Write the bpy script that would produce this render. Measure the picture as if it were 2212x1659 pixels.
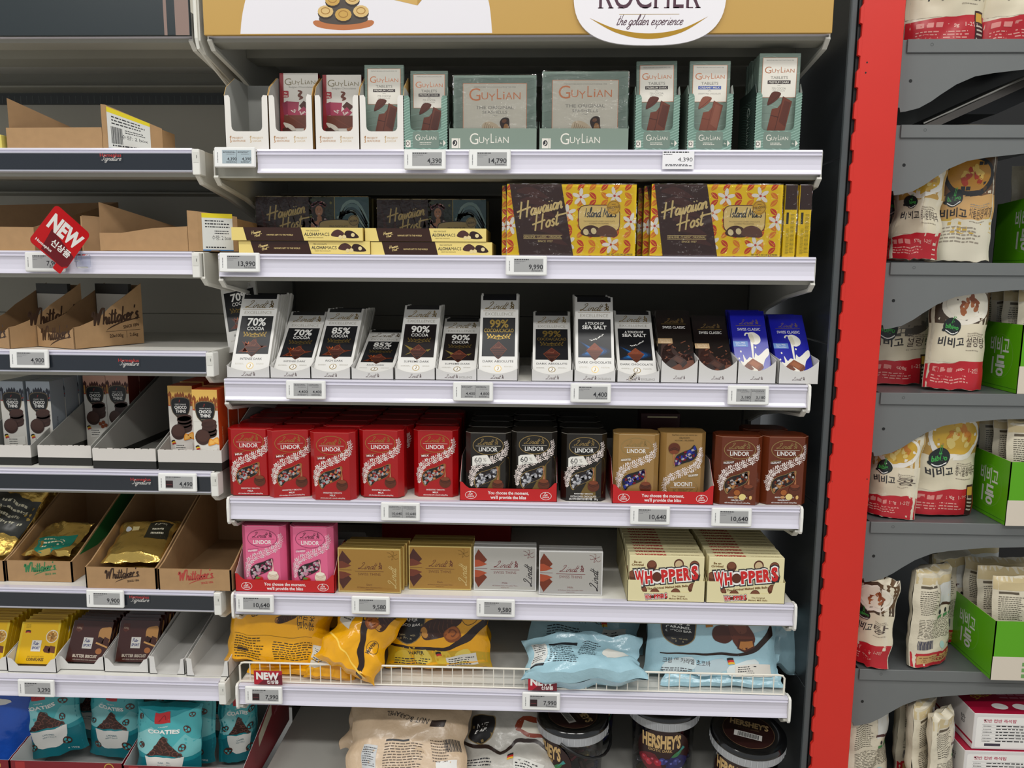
import bpy, math, random
from mathutils import Vector, Matrix, noise
random.seed(7)
S = bpy.context.scene
COL = S.collection
for _o in list(bpy.data.objects):
    bpy.data.objects.remove(_o)

# ---------------------------------------------------------------- camera
PW, PH, FPX = 2212.0, 1659.0, 1661.0
CAM = Vector((0.0, -1.552, 1.35))
PITCH, YAW, ROLL = 0.14441, 0.03371, 0.00679
_r = Vector((math.cos(YAW), math.sin(YAW), 0))
FWD = Vector((-math.sin(YAW) * math.cos(PITCH), math.cos(YAW) * math.cos(PITCH), -math.sin(PITCH)))
_u = _r.cross(FWD)
RGT = math.cos(ROLL) * _r + math.sin(ROLL) * _u
UPV = -math.sin(ROLL) * _r + math.cos(ROLL) * _u
cam = bpy.data.objects.new('camera', bpy.data.cameras.new('camera'))
cam.data.sensor_fit = 'HORIZONTAL'
cam.data.sensor_width = 36.0
cam.data.lens = 36.0 * FPX / PW
cam.data.clip_start = 0.02
cam.matrix_world = Matrix(((RGT.x, UPV.x, -FWD.x, CAM.x), (RGT.y, UPV.y, -FWD.y, CAM.y), (RGT.z, UPV.z, -FWD.z, CAM.z), (0, 0, 0, 1)))
COL.objects.link(cam)
S.camera = cam

def ray(px, py):
    return FWD + ((px - PW / 2) / FPX) * RGT - ((py - PH / 2) / FPX) * UPV
def at(px, py, Y=0.0):
    d = ray(px, py)
    return CAM + d * ((Y - CAM.y) / d.y)
def atz(px, py, Z):
    d = ray(px, py)
    return CAM + d * ((Z - CAM.z) / d.z)

# ---------------------------------------------------------------- light
world = bpy.data.worlds.new('world')
S.world = world
world.use_nodes = True
_bg = world.node_tree.nodes['Background']
_bg.inputs[0].default_value = (0.93, 0.97, 1.0, 1)
_bg.inputs[1].default_value = 0.5

def area(name, loc, sx, sy, power, rot=(0, 0, 0), color=(1, 1, 1)):
    l = bpy.data.lights.new(name, 'AREA')
    l.shape = 'RECTANGLE'
    l.size, l.size_y, l.energy, l.color = sx, sy, power, color
    o = bpy.data.objects.new(name, l)
    o.location, o.rotation_euler = loc, rot
    COL.objects.link(o)
    return o
# rows of ceiling lamps along the aisle
for i, x in enumerate((-2.6, -0.9, 0.8, 2.5)):
    area('ceiling_lamp', (x, -1.25, 3.5), 1.3, 0.25, 18.5, color=(1.0, 0.985, 0.95))
for i, x in enumerate((-2.2, -0.3, 1.6)):
    area('ceiling_lamp', (x, -3.0, 3.5), 1.3, 0.25, 35, color=(1.0, 0.985, 0.95))

S.view_settings.view_transform = 'Standard'
S.view_settings.look = 'None'
S.view_settings.exposure = -0.1
S.view_settings.gamma = 1.0
S.view_settings.use_curve_mapping = False

# ---------------------------------------------------------------- materials
def lin(h):
    h = h.lstrip('#')
    out = []
    for i in (0, 2, 4):
        c = int(h[i:i + 2], 16) / 255.0
        out.append(c / 12.92 if c <= 0.04045 else ((c + 0.055) / 1.055) ** 2.4)
    return tuple(out) + (1.0,)

_MATS = {}
def mat(h, r=0.45, m=0.0, kind='', coat=0.0):
    key = (h, r, m, kind, coat)
    if key in _MATS:
        return _MATS[key]
    mt = bpy.data.materials.new((kind or ('metal' if m else 'print')) + '_' + h.lstrip('#'))
    mt.use_nodes = True
    nt = mt.node_tree
    b = nt.nodes['Principled BSDF']
    b.inputs['Base Color'].default_value = lin(h)
    b.inputs['Roughness'].default_value = r
    b.inputs['Metallic'].default_value = m
    b.inputs['Coat Weight'].default_value = coat
    b.inputs['Coat Roughness'].default_value = 0.12
    def noise_tex(scale, detail=3.0, coord='Object'):
        tc = nt.nodes.new('ShaderNodeTexCoord')
        n = nt.nodes.new('ShaderNodeTexNoise')
        n.inputs['Scale'].default_value = scale
        n.inputs['Detail'].default_value = detail
        nt.links.new(tc.outputs[coord], n.inputs['Vector'])
        return n
    def bump(n, strength, dist=0.001):
        bp = nt.nodes.new('ShaderNodeBump')
        bp.inputs['Strength'].default_value = strength
        bp.inputs['Distance'].default_value = dist
        nt.links.new(n.outputs['Fac'], bp.inputs['Height'])
        nt.links.new(bp.outputs['Normal'], b.inputs['Normal'])
    def vary(n, a=0.86, c=1.1):
        mx = nt.nodes.new('ShaderNodeMix')
        mx.data_type = 'RGBA'
        col = lin(h)
        mx.inputs[6].default_value = tuple(min(1, q * a) for q in col[:3]) + (1,)
        mx.inputs[7].default_value = tuple(min(1, q * c) for q in col[:3]) + (1,)
        nt.links.new(n.outputs['Fac'], mx.inputs[0])
        nt.links.new(mx.outputs[2], b.inputs['Base Color'])
    if kind == 'kraft':
        n = noise_tex(60, 6)
        vary(n)
        bump(n, 0.15, 0.0008)
    elif kind == 'steel':
        n = noise_tex(9, 5)
        vary(n, 0.94, 1.05)
    elif kind == 'foil':
        n = noise_tex(55, 3)
        bump(n, 0.5, 0.004)
    elif kind == 'bag':
        n = noise_tex(38, 4)
        bump(n, 0.55, 0.006)
    elif kind == 'softfilm':
        n = noise_tex(24, 4)
        bump(n, 0.55, 0.008)
    elif kind == 'floor':
        n = noise_tex(3, 6)
        vary(n, 0.9, 1.08)
    elif kind in ('clear', 'wrap'):
        nt.nodes.remove(b)
        tr = nt.nodes.new('ShaderNodeBsdfTransparent')
        tr.inputs[0].default_value = lin(h)
        gl = nt.nodes.new('ShaderNodeBsdfGlossy')
        gl.inputs['Roughness'].default_value = r
        lw = nt.nodes.new('ShaderNodeLayerWeight')
        lw.inputs['Blend'].default_value = 0.25 if kind == 'wrap' else 0.3
        mx = nt.nodes.new('ShaderNodeMixShader')
        n = noise_tex(17 if kind == 'wrap' else 10, 4)
        bp = nt.nodes.new('ShaderNodeBump')
        bp.inputs['Strength'].default_value = 1.0 if kind == 'wrap' else 0.1
        bp.inputs['Distance'].default_value = 0.03 if kind == 'wrap' else 0.012
        nt.links.new(n.outputs['Fac'], bp.inputs['Height'])
        nt.links.new(bp.outputs['Normal'], gl.inputs['Normal'])
        nt.links.new(lw.outputs['Fresnel'], mx.inputs[0])
        nt.links.new(tr.outputs[0], mx.inputs[1])
        nt.links.new(gl.outputs[0], mx.inputs[2])
        nt.links.new(mx.outputs[0], nt.nodes['Material Output'].inputs['Surface'])
    _MATS[key] = mt
    return mt

# ---------------------------------------------------------------- flat print artwork (millimetres)
_TXT = {}
def text_geo(s, bold=0.0, res=2):
    key = (s, bold, res)
    if key not in _TXT:
        c = bpy.data.curves.new('lettering', 'FONT')
        c.body = s
        c.size = 1.0
        c.offset = bold
        c.resolution_u = res
        o = bpy.data.objects.new('lettering', c)
        me = bpy.data.meshes.new_from_object(o)
        vs = [(v.co.x, v.co.y) for v in me.vertices]
        fs = [tuple(p.vertices) for p in me.polygons]
        x0 = min((v[0] for v in vs), default=0)
        x1 = max((v[0] for v in vs), default=1)
        _TXT[key] = ([(v[0] - x0, v[1]) for v in vs], fs, max(1e-6, x1 - x0))
        bpy.data.objects.remove(o)
        bpy.data.curves.remove(c)
        bpy.data.meshes.remove(me)
    return _TXT[key]

def smooth(pts, n=5, closed=False):
    out = []
    N = len(pts)
    if N < 3:
        return list(pts)
    rng = range(N) if closed else range(N - 1)
    g = (lambda i: pts[i % N]) if closed else (lambda i: pts[max(0, min(N - 1, i))])
    for i in rng:
        p0, p1, p2, p3 = g(i - 1), g(i), g(i + 1), g(i + 2)
        for k in range(n):
            t = k / n
            out.append(tuple(0.5 * ((2 * b) + (c - a) * t + (2 * a - 5 * b + 4 * c - d) * t * t + (3 * b - a - 3 * c + d) * t ** 3)
                             for a, b, c, d in zip(p0, p1, p2, p3)))
    if not closed:
        out.append(tuple(pts[-1]))
    return out

class Art:
    """flat coloured shapes in mm: items are (layer, material, points, faces)"""
    def __init__(s):
        s.items = []
    def poly(s, m, pts, z=1):
        s.items.append((z, m, [tuple(p[:2]) for p in pts], [tuple(range(len(pts)))]))
    def rect(s, m, x0, y0, x1, y1, z=1, r=0):
        if r <= 0:
            return s.poly(m, [(x0, y0), (x1, y0), (x1, y1), (x0, y1)], z)
        pts = []
        for cx, cy, a0 in ((x1 - r, y0 + r, -90), (x1 - r, y1 - r, 0), (x0 + r, y1 - r, 90), (x0 + r, y0 + r, 180)):
            for k in range(5):
                a = math.radians(a0 + 22.5 * k)
                pts.append((cx + r * math.cos(a), cy + r * math.sin(a)))
        s.poly(m, pts, z)
    def ell(s, m, cx, cy, rx, ry, z=1, n=20, rot=0):
        c, d = math.cos(rot), math.sin(rot)
        pts = []
        for k in range(n):
            a = 2 * math.pi * k / n
            x, y = rx * math.cos(a), ry * math.sin(a)
            pts.append((cx + x * c - y * d, cy + x * d + y * c))
        s.poly(m, pts, z)
    def ring(s, m, cx, cy, rx, ry, w, z=1, n=26):
        s.stroke(m, [(cx + rx * math.cos(2 * math.pi * k / n), cy + ry * math.sin(2 * math.pi * k / n)) for k in range(n + 1)], w, z, sm=0)
    def stroke(s, m, pts, w, z=1, sm=4, taper=0.0):
        P = smooth(pts, sm) if sm and len(pts) > 2 else list(pts)
        n = len(P)
        vs = []
        for i, p in enumerate(P):
            a, b = P[max(0, i - 1)], P[min(n - 1, i + 1)]
            dx, dy = b[0] - a[0], b[1] - a[1]
            L = math.hypot(dx, dy) or 1e-6
            t = i / (n - 1)
            h = w / 2 * (1 - taper + taper * math.sin(math.pi * t))
            vs += [(p[0] - dy / L * h, p[1] + dx / L * h), (p[0] + dy / L * h, p[1] - dx / L * h)]
        s.items.append((z, m, vs, [(2 * i + 1, 2 * i + 3, 2 * i + 2, 2 * i) for i in range(n - 1)]))
    def text(s, m, t, x, y, h, z=1, w=None, bold=0.0, shear=0.0, rot=0.0, al='c', res=2):
        vs, fs, wd = text_geo(t, bold, res)
        ky = h / 0.69
        kx = w / wd if w else ky
        tw = wd * kx
        ox = {'c': -tw / 2, 'l': 0.0, 'r': -tw}[al]
        c, d = math.cos(rot), math.sin(rot)
        P = []
        for a, b in vs:
            u, v = a * kx + ox + shear * b * ky, b * ky
            P.append((x + u * c - v * d, y + u * d + v * c))
        s.items.append((z, m, P, fs))
    def greek(s, m, x0, y0, x1, y1, n, z=1, fill=0.4):
        """lines of print too small to read: word-long dashes"""
        st = (y1 - y0) / n
        for i in range(n):
            y = y0 + st * (i + 0.3)
            x = x0
            end = x1 - random.random() * 0.25 * (x1 - x0)
            while x < end:
                l = random.uniform(0.04, 0.13) * (x1 - x0)
                s.rect(m, x, y, min(end, x + l), y + st * fill, z)
                x += l + 0.02 * (x1 - x0) + 0.3
    def put(s, o, dx=0, dy=0, k=1.0, rot=0.0, dz=0):
        c, d = math.cos(rot) * k, math.sin(rot) * k
        for z, m, P, fs in o.items:
            s.items.append((z + dz, m, [(dx + a * c - b * d, dy + a * d + b * c) for a, b in P], fs))
    def clip(s, x0, y0, x1, y1):
        """cut everything to a rectangle"""
        new = []
        for z, m, P, fs in s.items:
            xs = [p[0] for p in P]
            ys = [p[1] for p in P]
            if not P or min(xs) > x1 or max(xs) < x0 or min(ys) > y1 or max(ys) < y0:
                continue
            if min(xs) >= x0 and max(xs) <= x1 and min(ys) >= y0 and max(ys) <= y1:
                new.append((z, m, P, fs))
                continue
            V, Fs = [], []
            for f in fs:
                q = [P[i] for i in f]
                for ax, lim, sg in ((0, x0, 1), (0, x1, -1), (1, y0, 1), (1, y1, -1)):
                    r = []
                    for i in range(len(q)):
                        a, b = q[i], q[(i + 1) % len(q)]
                        ia, ib = (a[ax] - lim) * sg >= 0, (b[ax] - lim) * sg >= 0
                        if ia:
                            r.append(a)
                        if ia != ib:
                            t = (lim - a[ax]) / (b[ax] - a[ax])
                            r.append((a[0] + t * (b[0] - a[0]), a[1] + t * (b[1] - a[1])))
                    q = r
                    if not q:
                        break
                if len(q) > 2:
                    Fs.append(tuple(range(len(V), len(V) + len(q))))
                    V += q
            if Fs:
                new.append((z, m, V, Fs))
        s.items = new
        return s

# stroke alphabet for the handwritten lettering: letter -> (advance, strokes), x-height 0.45, ascender 1
_HAND = {
 'a': (.42, [[(.36,.38),(.2,.45),(.05,.25),(.1,.03),(.25,.06),(.35,.3)], [(.37,.44),(.34,.1),(.4,.02),(.46,.1)]]),
 'c': (.36, [[(.33,.36),(.2,.45),(.05,.25),(.12,.02),(.36,.1)]]),
 'd': (.46, [[(.36,.38),(.2,.45),(.05,.25),(.1,.03),(.25,.06),(.35,.3)], [(.44,1.0),(.36,.12),(.42,.02),(.5,.1)]]),
 'e': (.36, [[(.05,.2),(.3,.28),(.25,.44),(.1,.38),(.06,.12),(.18,.0),(.38,.12)]]),
 'g': (.42, [[(.36,.38),(.2,.45),(.05,.25),(.12,.03),(.3,.1),(.37,.4)], [(.37,.44),(.3,-.3),(.1,-.38),(.05,-.22),(.42,.06)]]),
 'h': (.46, [[(.12,.98),(.06,.0)], [(.08,.2),(.22,.43),(.34,.36),(.32,.08),(.38,.01),(.46,.1)]]),
 'i': (.22, [[(.1,.44),(.07,.1),(.13,.01),(.22,.1)], [(.12,.6),(.14,.66)]]),
 'k': (.42, [[(.14,.98),(.06,.0)], [(.38,.42),(.12,.22),(.2,.2),(.3,.02),(.42,.1)]]),
 'l': (.24, [[(.06,.2),(.22,.8),(.15,1.0),(.08,.7),(.08,.1),(.15,.01),(.24,.1)]]),
 'm': (.64, [[(.06,.44),(.06,.0)], [(.06,.2),(.2,.44),(.28,.36),(.28,.0)], [(.28,.2),(.42,.44),(.5,.36),(.5,.06),(.56,.01),(.64,.1)]]),
 'n': (.44, [[(.06,.44),(.06,.0)], [(.06,.2),(.2,.44),(.31,.36),(.3,.06),(.36,.01),(.44,.1)]]),
 'o': (.4, [[(.2,.45),(.05,.25),(.12,.02),(.3,.08),(.34,.34),(.2,.45),(.4,.38)]]),
 'p': (.42, [[(.1,.44),(.02,-.36)], [(.08,.25),(.2,.44),(.36,.34),(.3,.06),(.1,.04)]]),
 'r': (.34, [[(.06,.44),(.06,.0)], [(.06,.22),(.18,.44),(.32,.38)]]),
 's': (.34, [[(.3,.38),(.2,.46),(.1,.34),(.26,.16),(.18,.0),(.04,.08)]]),
 't': (.28, [[(.16,.88),(.08,.1),(.15,.01),(.28,.1)], [(-.02,.55),(.28,.6)]]),
 'u': (.44, [[(.07,.44),(.05,.1),(.15,.0),(.3,.12),(.34,.44)], [(.34,.44),(.32,.08),(.38,.01),(.44,.1)]]),
 'w': (.56, [[(.04,.44),(.06,.05),(.16,.02),(.26,.4)], [(.26,.42),(.28,.05),(.38,.02),(.5,.44)]]),
 'x': (.38, [[(.05,.42),(.12,.4),(.26,.02),(.36,.06)], [(.34,.44),(.04,.0)]]),
 "'": (.14, [[(.1,.95),(.06,.75)]]),
 ' ': (.26, []),
 'L': (.72, [[(.28,.7),(.2,.86),(.36,1.02),(.48,.86),(.36,.45),(.2,.1),(.04,.02),(.02,.12),(.2,.14),(.42,.02),(.72,.1)]]),
 'W': (.95, [[(-.05,.6),(.02,.82),(.14,.8),(.16,.02)], [(.16,.02),(.42,.78)], [(.42,.78),(.46,.02)], [(.46,.02),(.62,.7),(.78,1.0),(1.02,.96)]]),
 'H': (.78, [[(.2,1.0),(.14,.0)], [(.62,1.0),(.56,.0)], [(-.08,.44),(.8,.56)]]),
 'I': (.26, [[(.12,.9),(.1,.0)]]),
 'M': (.72, [[(.06,.0),(.14,.9)], [(.14,.9),(.32,.2)], [(.32,.2),(.56,.9)], [(.56,.9),(.6,.02),(.7,.08)]]),
 'S': (.56, [[(.5,.86),(.36,1.0),(.16,.84),(.36,.5),(.3,.06),(.02,.1)]]),
}
def hand(a, m, s, x, y, h, w=1.0, shear=0.35, z=1, rot=0.0, al='l', squeeze=1.0, sm=3):
    tot = sum(_HAND[c][0] for c in s) * h * squeeze
    ox = {'l': 0, 'c': -tot / 2, 'r': -tot}[al]
    c, d = math.cos(rot), math.sin(rot)
    cx, k = 0.0, 0
    for ch in s:
        adv, sts = _HAND[ch]
        for st in sts:
            P = []
            for (u, v) in st:
                uu = ((cx + u) * squeeze + shear * v) * h + ox
                vv = v * h
                P.append((x + uu * c - vv * d, y + uu * d + vv * c))
            a.stroke(m, P, w, z + .22 * k, sm=sm, taper=0.35)
            k = (k + 1) % 5
        cx += adv
    return tot

def lindt(a, m, x, y, w, z=1, rot=0.0, emblem=True, wt=None, m2=None):
    """the slanted script word with its small crest; x,y = left end of the base line, w = overall width"""
    h = w / 3.7
    wt = wt or h * 0.085
    g = Art()
    hand(g, m, 'Lindt', 0, 0, h, wt, 0.5, z, squeeze=1.22)
    if emblem:
        e = h / 0.75
        ex = h * 3.25
        q = m2 or m
        for st in ([(0, .1), (.02, .8)], [(-.1, .62), (.14, .64)], [(-.02, .45), (.16, .5), (.2, .3), (.05, .28)],
                   [(.05, .28), (.2, .15), (.12, .0)], [(-.16, .3), (-.05, .35), (.05, .28)], [(-.16, .02), (-.05, .12), (.22, .1)]):
            g.stroke(q, [(ex + u * e, v * e) for u, v in st], h * 0.1, z, sm=3)
    a.put(g, x, y, rot=rot)

# ---------------------------------------------------------------- mesh building
LAY = 0.00009
class MB:
    def __init__(s):
        s.v, s.f, s.mi, s.mats = [], [], [], []
    def _m(s, m):
        if m not in s.mats:
            s.mats.append(m)
        return s.mats.index(m)
    def face(s, pts, m):
        n = len(s.v)
        s.v += [tuple(p) for p in pts]
        s.f.append(tuple(range(n, n + len(pts))))
        s.mi.append(s._m(m))
    def mesh(s, vs, fs, m):
        n = len(s.v)
        k = s._m(m)
        s.v += [tuple(p) for p in vs]
        for f in fs:
            s.f.append(tuple(i + n for i in f))
            s.mi.append(k)
    def box(s, x0, y0, z0, x1, y1, z1, m, c=0.0, T=None, mf=None):
        """box, optionally chamfered by c; mf: dict face->material for 'front','back','left','right','top','bottom'"""
        mf = mf or {}
        tr = (lambda p: tuple(T @ Vector(p))) if T else (lambda p: p)
        g = lambda k: mf.get(k, m)
        c = min(c, abs(x1 - x0) * .3, abs(y1 - y0) * .3, abs(z1 - z0) * .3)
        X, Y, Z = (x0, x1), (y0, y1), (z0, z1)
        if c <= 0:
            P = lambda i, j, k: tr((X[i], Y[j], Z[k]))
            for nm, q in (('front', ((0,0,0),(1,0,0),(1,0,1),(0,0,1))), ('back', ((1,1,0),(0,1,0),(0,1,1),(1,1,1))),
                          ('left', ((0,1,0),(0,0,0),(0,0,1),(0,1,1))), ('right', ((1,0,0),(1,1,0),(1,1,1),(1,0,1))),
                          ('top', ((0,0,1),(1,0,1),(1,1,1),(0,1,1))), ('bottom', ((0,1,0),(1,1,0),(1,0,0),(0,0,0)))):
                s.face([P(*t) for t in q], g(nm))
            return
        def V(i, j, k, ax):
            p = [X[i], Y[j], Z[k]]
            idx = (i, j, k)
            for a in range(3):
                if a != ax:
                    p[a] += c if idx[a] == 0 else -c
            return tr(tuple(p))
        for nm, ax, q in (('front', 1, ((0,0,0),(1,0,0),(1,0,1),(0,0,1))), ('back', 1, ((1,1,0),(0,1,0),(0,1,1),(1,1,1))),
                      ('left', 0, ((0,1,0),(0,0,0),(0,0,1),(0,1,1))), ('right', 0, ((1,0,0),(1,1,0),(1,1,1),(1,0,1))),
                      ('top', 2, ((0,0,1),(1,0,1),(1,1,1),(0,1,1))), ('bottom', 2, ((0,1,0),(1,1,0),(1,0,0),(0,0,0)))):
            s.face([V(*t, ax) for t in q], g(nm))
        for a in range(3):                       # edge chamfers
            b, d = (a + 1) % 3, (a + 2) % 3
            for i in (0, 1):
                for j in (0, 1):
                    q = []
                    for e, ax in ((0, b), (1, b), (1, d), (0, d)):
                        t = [0, 0, 0]
                        t[a], t[b], t[d] = e, i, j
                        q.append(V(*t, ax))
                    if (i + j) % 2:
                        q.reverse()
                    s.face(q, m)
        for i in (0, 1):
            for j in (0, 1):
                for k in (0, 1):
                    q = [V(i, j, k, 0), V(i, j, k, 1), V(i, j, k, 2)]
                    if (i + j + k) % 2 == 0:
                        q.reverse()
                    s.face(q, m)
    def prism(s, prof, fn, a, b, m, caps=True, closed=True, mcap=None):
        """extrude a 2-D outline from a to b; fn(u, v, t) -> xyz"""
        n = len(prof)
        vs = [fn(u, v, a) for u, v in prof] + [fn(u, v, b) for u, v in prof]
        fs = [(i, (i + 1) % n, n + (i + 1) % n, n + i) for i in range(n if closed else n - 1)]
        s.mesh(vs, fs, m)
        if caps:
            s.mesh(vs, [tuple(range(n - 1, -1, -1)), tuple(range(n, 2 * n))], mcap or m)
    def tube(s, pts, r, m, n=7, caps=True):
        P = [Vector(p) for p in pts]
        vs, fs = [], []
        for i, p in enumerate(P):
            d = (P[min(i + 1, len(P) - 1)] - P[max(i - 1, 0)]).normalized()
            u = d.cross(Vector((0.13, 0.31, 0.94)))
            if u.length < 1e-3:
                u = d.cross(Vector((1, 0, 0)))
            u.normalize()
            w = d.cross(u)
            for k in range(n):
                a = 2 * math.pi * k / n
                vs.append(tuple(p + r * (math.cos(a) * u + math.sin(a) * w)))
        for i in range(len(P) - 1):
            for k in range(n):
                fs.append((i * n + k, i * n + (k + 1) % n, (i + 1) * n + (k + 1) % n, (i + 1) * n + k))
        if caps:
            fs += [tuple(range(n - 1, -1, -1)), tuple(range(len(vs) - n, len(vs)))]
        s.mesh(vs, fs, m)
    def lathe(s, prof, m, n=40, a0=0.0, a1=2 * math.pi, c=(0, 0)):
        vs, fs = [], []
        full = abs(a1 - a0 - 2 * math.pi) < 1e-6
        cols = n if full else n + 1
        for r, z in prof:
            for k in range(cols):
                a = a0 + (a1 - a0) * k / n
                vs.append((c[0] + r * math.sin(a), c[1] - r * math.cos(a), z))
        for i in range(len(prof) - 1):
            for k in range(n):
                k2 = (k + 1) % cols
                fs.append((i * cols + k, i * cols + k2, (i + 1) * cols + k2, (i + 1) * cols + k))
        s.mesh(vs, fs, m)
    def art(s, a, o, ux=(1, 0, 0), uy=(0, 0, 1), T=None):
        """lay artwork on a plane: o = where (0,0) lies, ux/uy unit directions"""
        o, ux, uy = Vector(o), Vector(ux), Vector(uy)
        nn = ux.cross(uy)
        for z, m, P, fs in a.items:
            q = [o + ux * (x * .001) + uy * (y * .001) + nn * (LAY * z) for x, y in P]
            s.mesh([T @ p for p in q] if T else q, fs, m)
    def art_on(s, a, fn, step=8.0):
        """wrap artwork over a curved surface: fn(x_mm, y_mm, layer) -> xyz"""
        import bmesh
        if not a.items:
            return
        xs = [p[0] for it in a.items for p in it[2]]
        ys = [p[1] for it in a.items for p in it[2]]
        for z, m, P, fs in a.items:
            w = max(p[0] for p in P) - min(p[0] for p in P)
            h = max(p[1] for p in P) - min(p[1] for p in P)
            if max(w, h) < step * 1.3:
                s.mesh([fn(x, y, z) for x, y in P], fs, m)
                continue
            bm = bmesh.new()
            vv = [bm.verts.new((x, y, 0)) for x, y in P]
            for f in fs:
                try:
                    bm.faces.new([vv[i] for i in f])
                except ValueError:
                    pass
            for ax, lo, hi in ((0, min(p[0] for p in P), max(p[0] for p in P)), (1, min(p[1] for p in P), max(p[1] for p in P))):
                k = math.floor(lo / step) + 1
                while k * step < hi:
                    co = [0, 0, 0]
                    no = [0, 0, 0]
                    co[ax], no[ax] = k * step, 1
                    bmesh.ops.bisect_plane(bm, geom=bm.verts[:] + bm.edges[:] + bm.faces[:], plane_co=co, plane_no=no)
                    k += 1
            bm.verts.index_update()
            s.mesh([fn(v.co.x, v.co.y, z) for v in bm.verts], [tuple(v.index for v in f.verts) for f in bm.faces], m)
            bm.free()
    def sheet(s, fn, nu, nv, m, flip=False):
        vs = [fn(i / nu, j / nv) for j in range(nv + 1) for i in range(nu + 1)]
        fs = []
        for j in range(nv):
            for i in range(nu):
                a = j * (nu + 1) + i
                q = (a, a + 1, a + nu + 2, a + nu + 1)
                fs.append(q[::-1] if flip else q)
        s.mesh(vs, fs, m)
    def build(s, name, parent=None, smooth_=False, data_only=False):
        me = bpy.data.meshes.new(name)
        me.from_pydata(s.v, [], s.f)
        for m in s.mats:
            me.materials.append(m)
        me.polygons.foreach_set('material_index', s.mi)
        if smooth_:
            me.polygons.foreach_set('use_smooth', [True] * len(s.f))
        me.update()
        if smooth_:
            try:
                me.set_sharp_from_angle(angle=math.radians(38))
            except Exception:
                pass
        o = bpy.data.objects.new(name, me)
        COL.objects.link(o)
        if parent:
            o.parent = parent
        return o

def tag(o, label=None, cat=None, group=None, kind=None):
    if label: o['label'] = label
    if cat: o['category'] = cat
    if group: o['group'] = group
    if kind: o['kind'] = kind
    return o
def thing(name, label, cat, loc=(0, 0, 0), rot=(0, 0, 0), group=None):
    o = bpy.data.objects.new(name, None)
    o.empty_display_size = 0.03
    COL.objects.link(o)
    o.location = loc
    o.rotation_euler = rot
    return tag(o, label, cat, group)
def dup(root, loc, rot=(0, 0, 0), label=None, group=None):
    r = root.copy()
    COL.objects.link(r)
    r.location = loc
    r.rotation_euler = rot
    if label: r['label'] = label
    if group: r['group'] = group
    for ch in list(root.children):
        c = ch.copy()
        COL.objects.link(c)
        c.parent = r
        for g in list(ch.children):
            d = g.copy()
            COL.objects.link(d)
            d.parent = c
    return r
ORD = ['front', 'second', 'third', 'fourth', 'fifth', 'sixth', 'seventh', 'eighth', 'ninth', 'tenth', 'eleventh', 'twelfth', 'thirteenth', 'fourteenth', 'fifteenth', 'sixteenth']
XZ = lambda y: (lambda u, v, t: (u, t, v))          # outline in x,z extruded along y
# ================================================================ SETTING
WHITE = mat('e9e7ee', .38)
RAILW = mat('dedbe9', .22, coat=.3)
STEELW = mat('e6e4dd', .4, kind='steel')
GREYB = mat('a19f94', .5, kind='steel')
CHAR = mat('3c3f42', .38, kind='steel')
BLACK = mat('0d0d0e', .4)
RED = mat('d3281c', .42, kind='steel')

def struct(name, mb, label=None):
    o = mb.build(name)
    o['kind'] = 'structure'
    return o
m = MB(); m.box(-4, -5, -.02, 4, 1.4, 0, mat('b9b5ad', .25, kind='floor')); struct('floor', m)
m = MB(); m.box(-4, -5, 3.6, 4, 1.4, 3.65, mat('dcdcd8', .8)); struct('ceiling', m)

# ---- back panels, uprights
def back_panels(name, label, x0, x1, hexc):
    t = thing(name, label, 'shelving', ((x0 + x1) / 2, .47, 0))
    pm = mat(hexc, .55, kind='steel')
    zs = [.16, .53, .93, 1.235, 1.60, 2.05]
    w = (x1 - x0) / 2
    for a, b in zip(zs, zs[1:]):
        q = MB(); q.box(-w, 0, a + .0008, w, .02, b - .0008, pm); q.build('back_panel', t)
    q = MB(); q.box(-w, .0202, .1, w, .024, 2.3, pm); q.build('light_block_sheet', t)  # added unseen sheet, stops light leaking through the panel seams
    for x in (-w - .004, w + .004):
        q = MB(); q.box(x - .012, -.004, 0, x + .012, .03, 2.05, mat('5c5b54', .5))
        for k in range(60):
            q.box(x - .004, -.0046, .12 + k * .031, x + .004, -.004, .135 + k * .031, BLACK)
        q.build('upright', t)
    return t
back_panels('rear_shelving', 'dark olive grey steel back panel behind the six wide white-edged shelves', -.65, .549, '6f6c61')
t = back_panels('rear_shelving', 'grey steel back panel behind the shelves at the left edge of the photo', -1.9, -.683, 'cdc8ba')
q = MB(); q.box(-.6, -.012, 1.768, .595, -.001, 1.823, mat('4c5052', .4))
for k in range(74):
    q.box(-.588 + k * .016, -.0126, 1.801, -.5815 + k * .016, -.012, 1.8055, mat('f4f4ee', .3))
    q.box(-.586 + k * .016, -.0124, 1.770, -.583 + k * .016, -.012, 1.788, mat('5d6264', .4))
q.build('perforated_strip', t)

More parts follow.
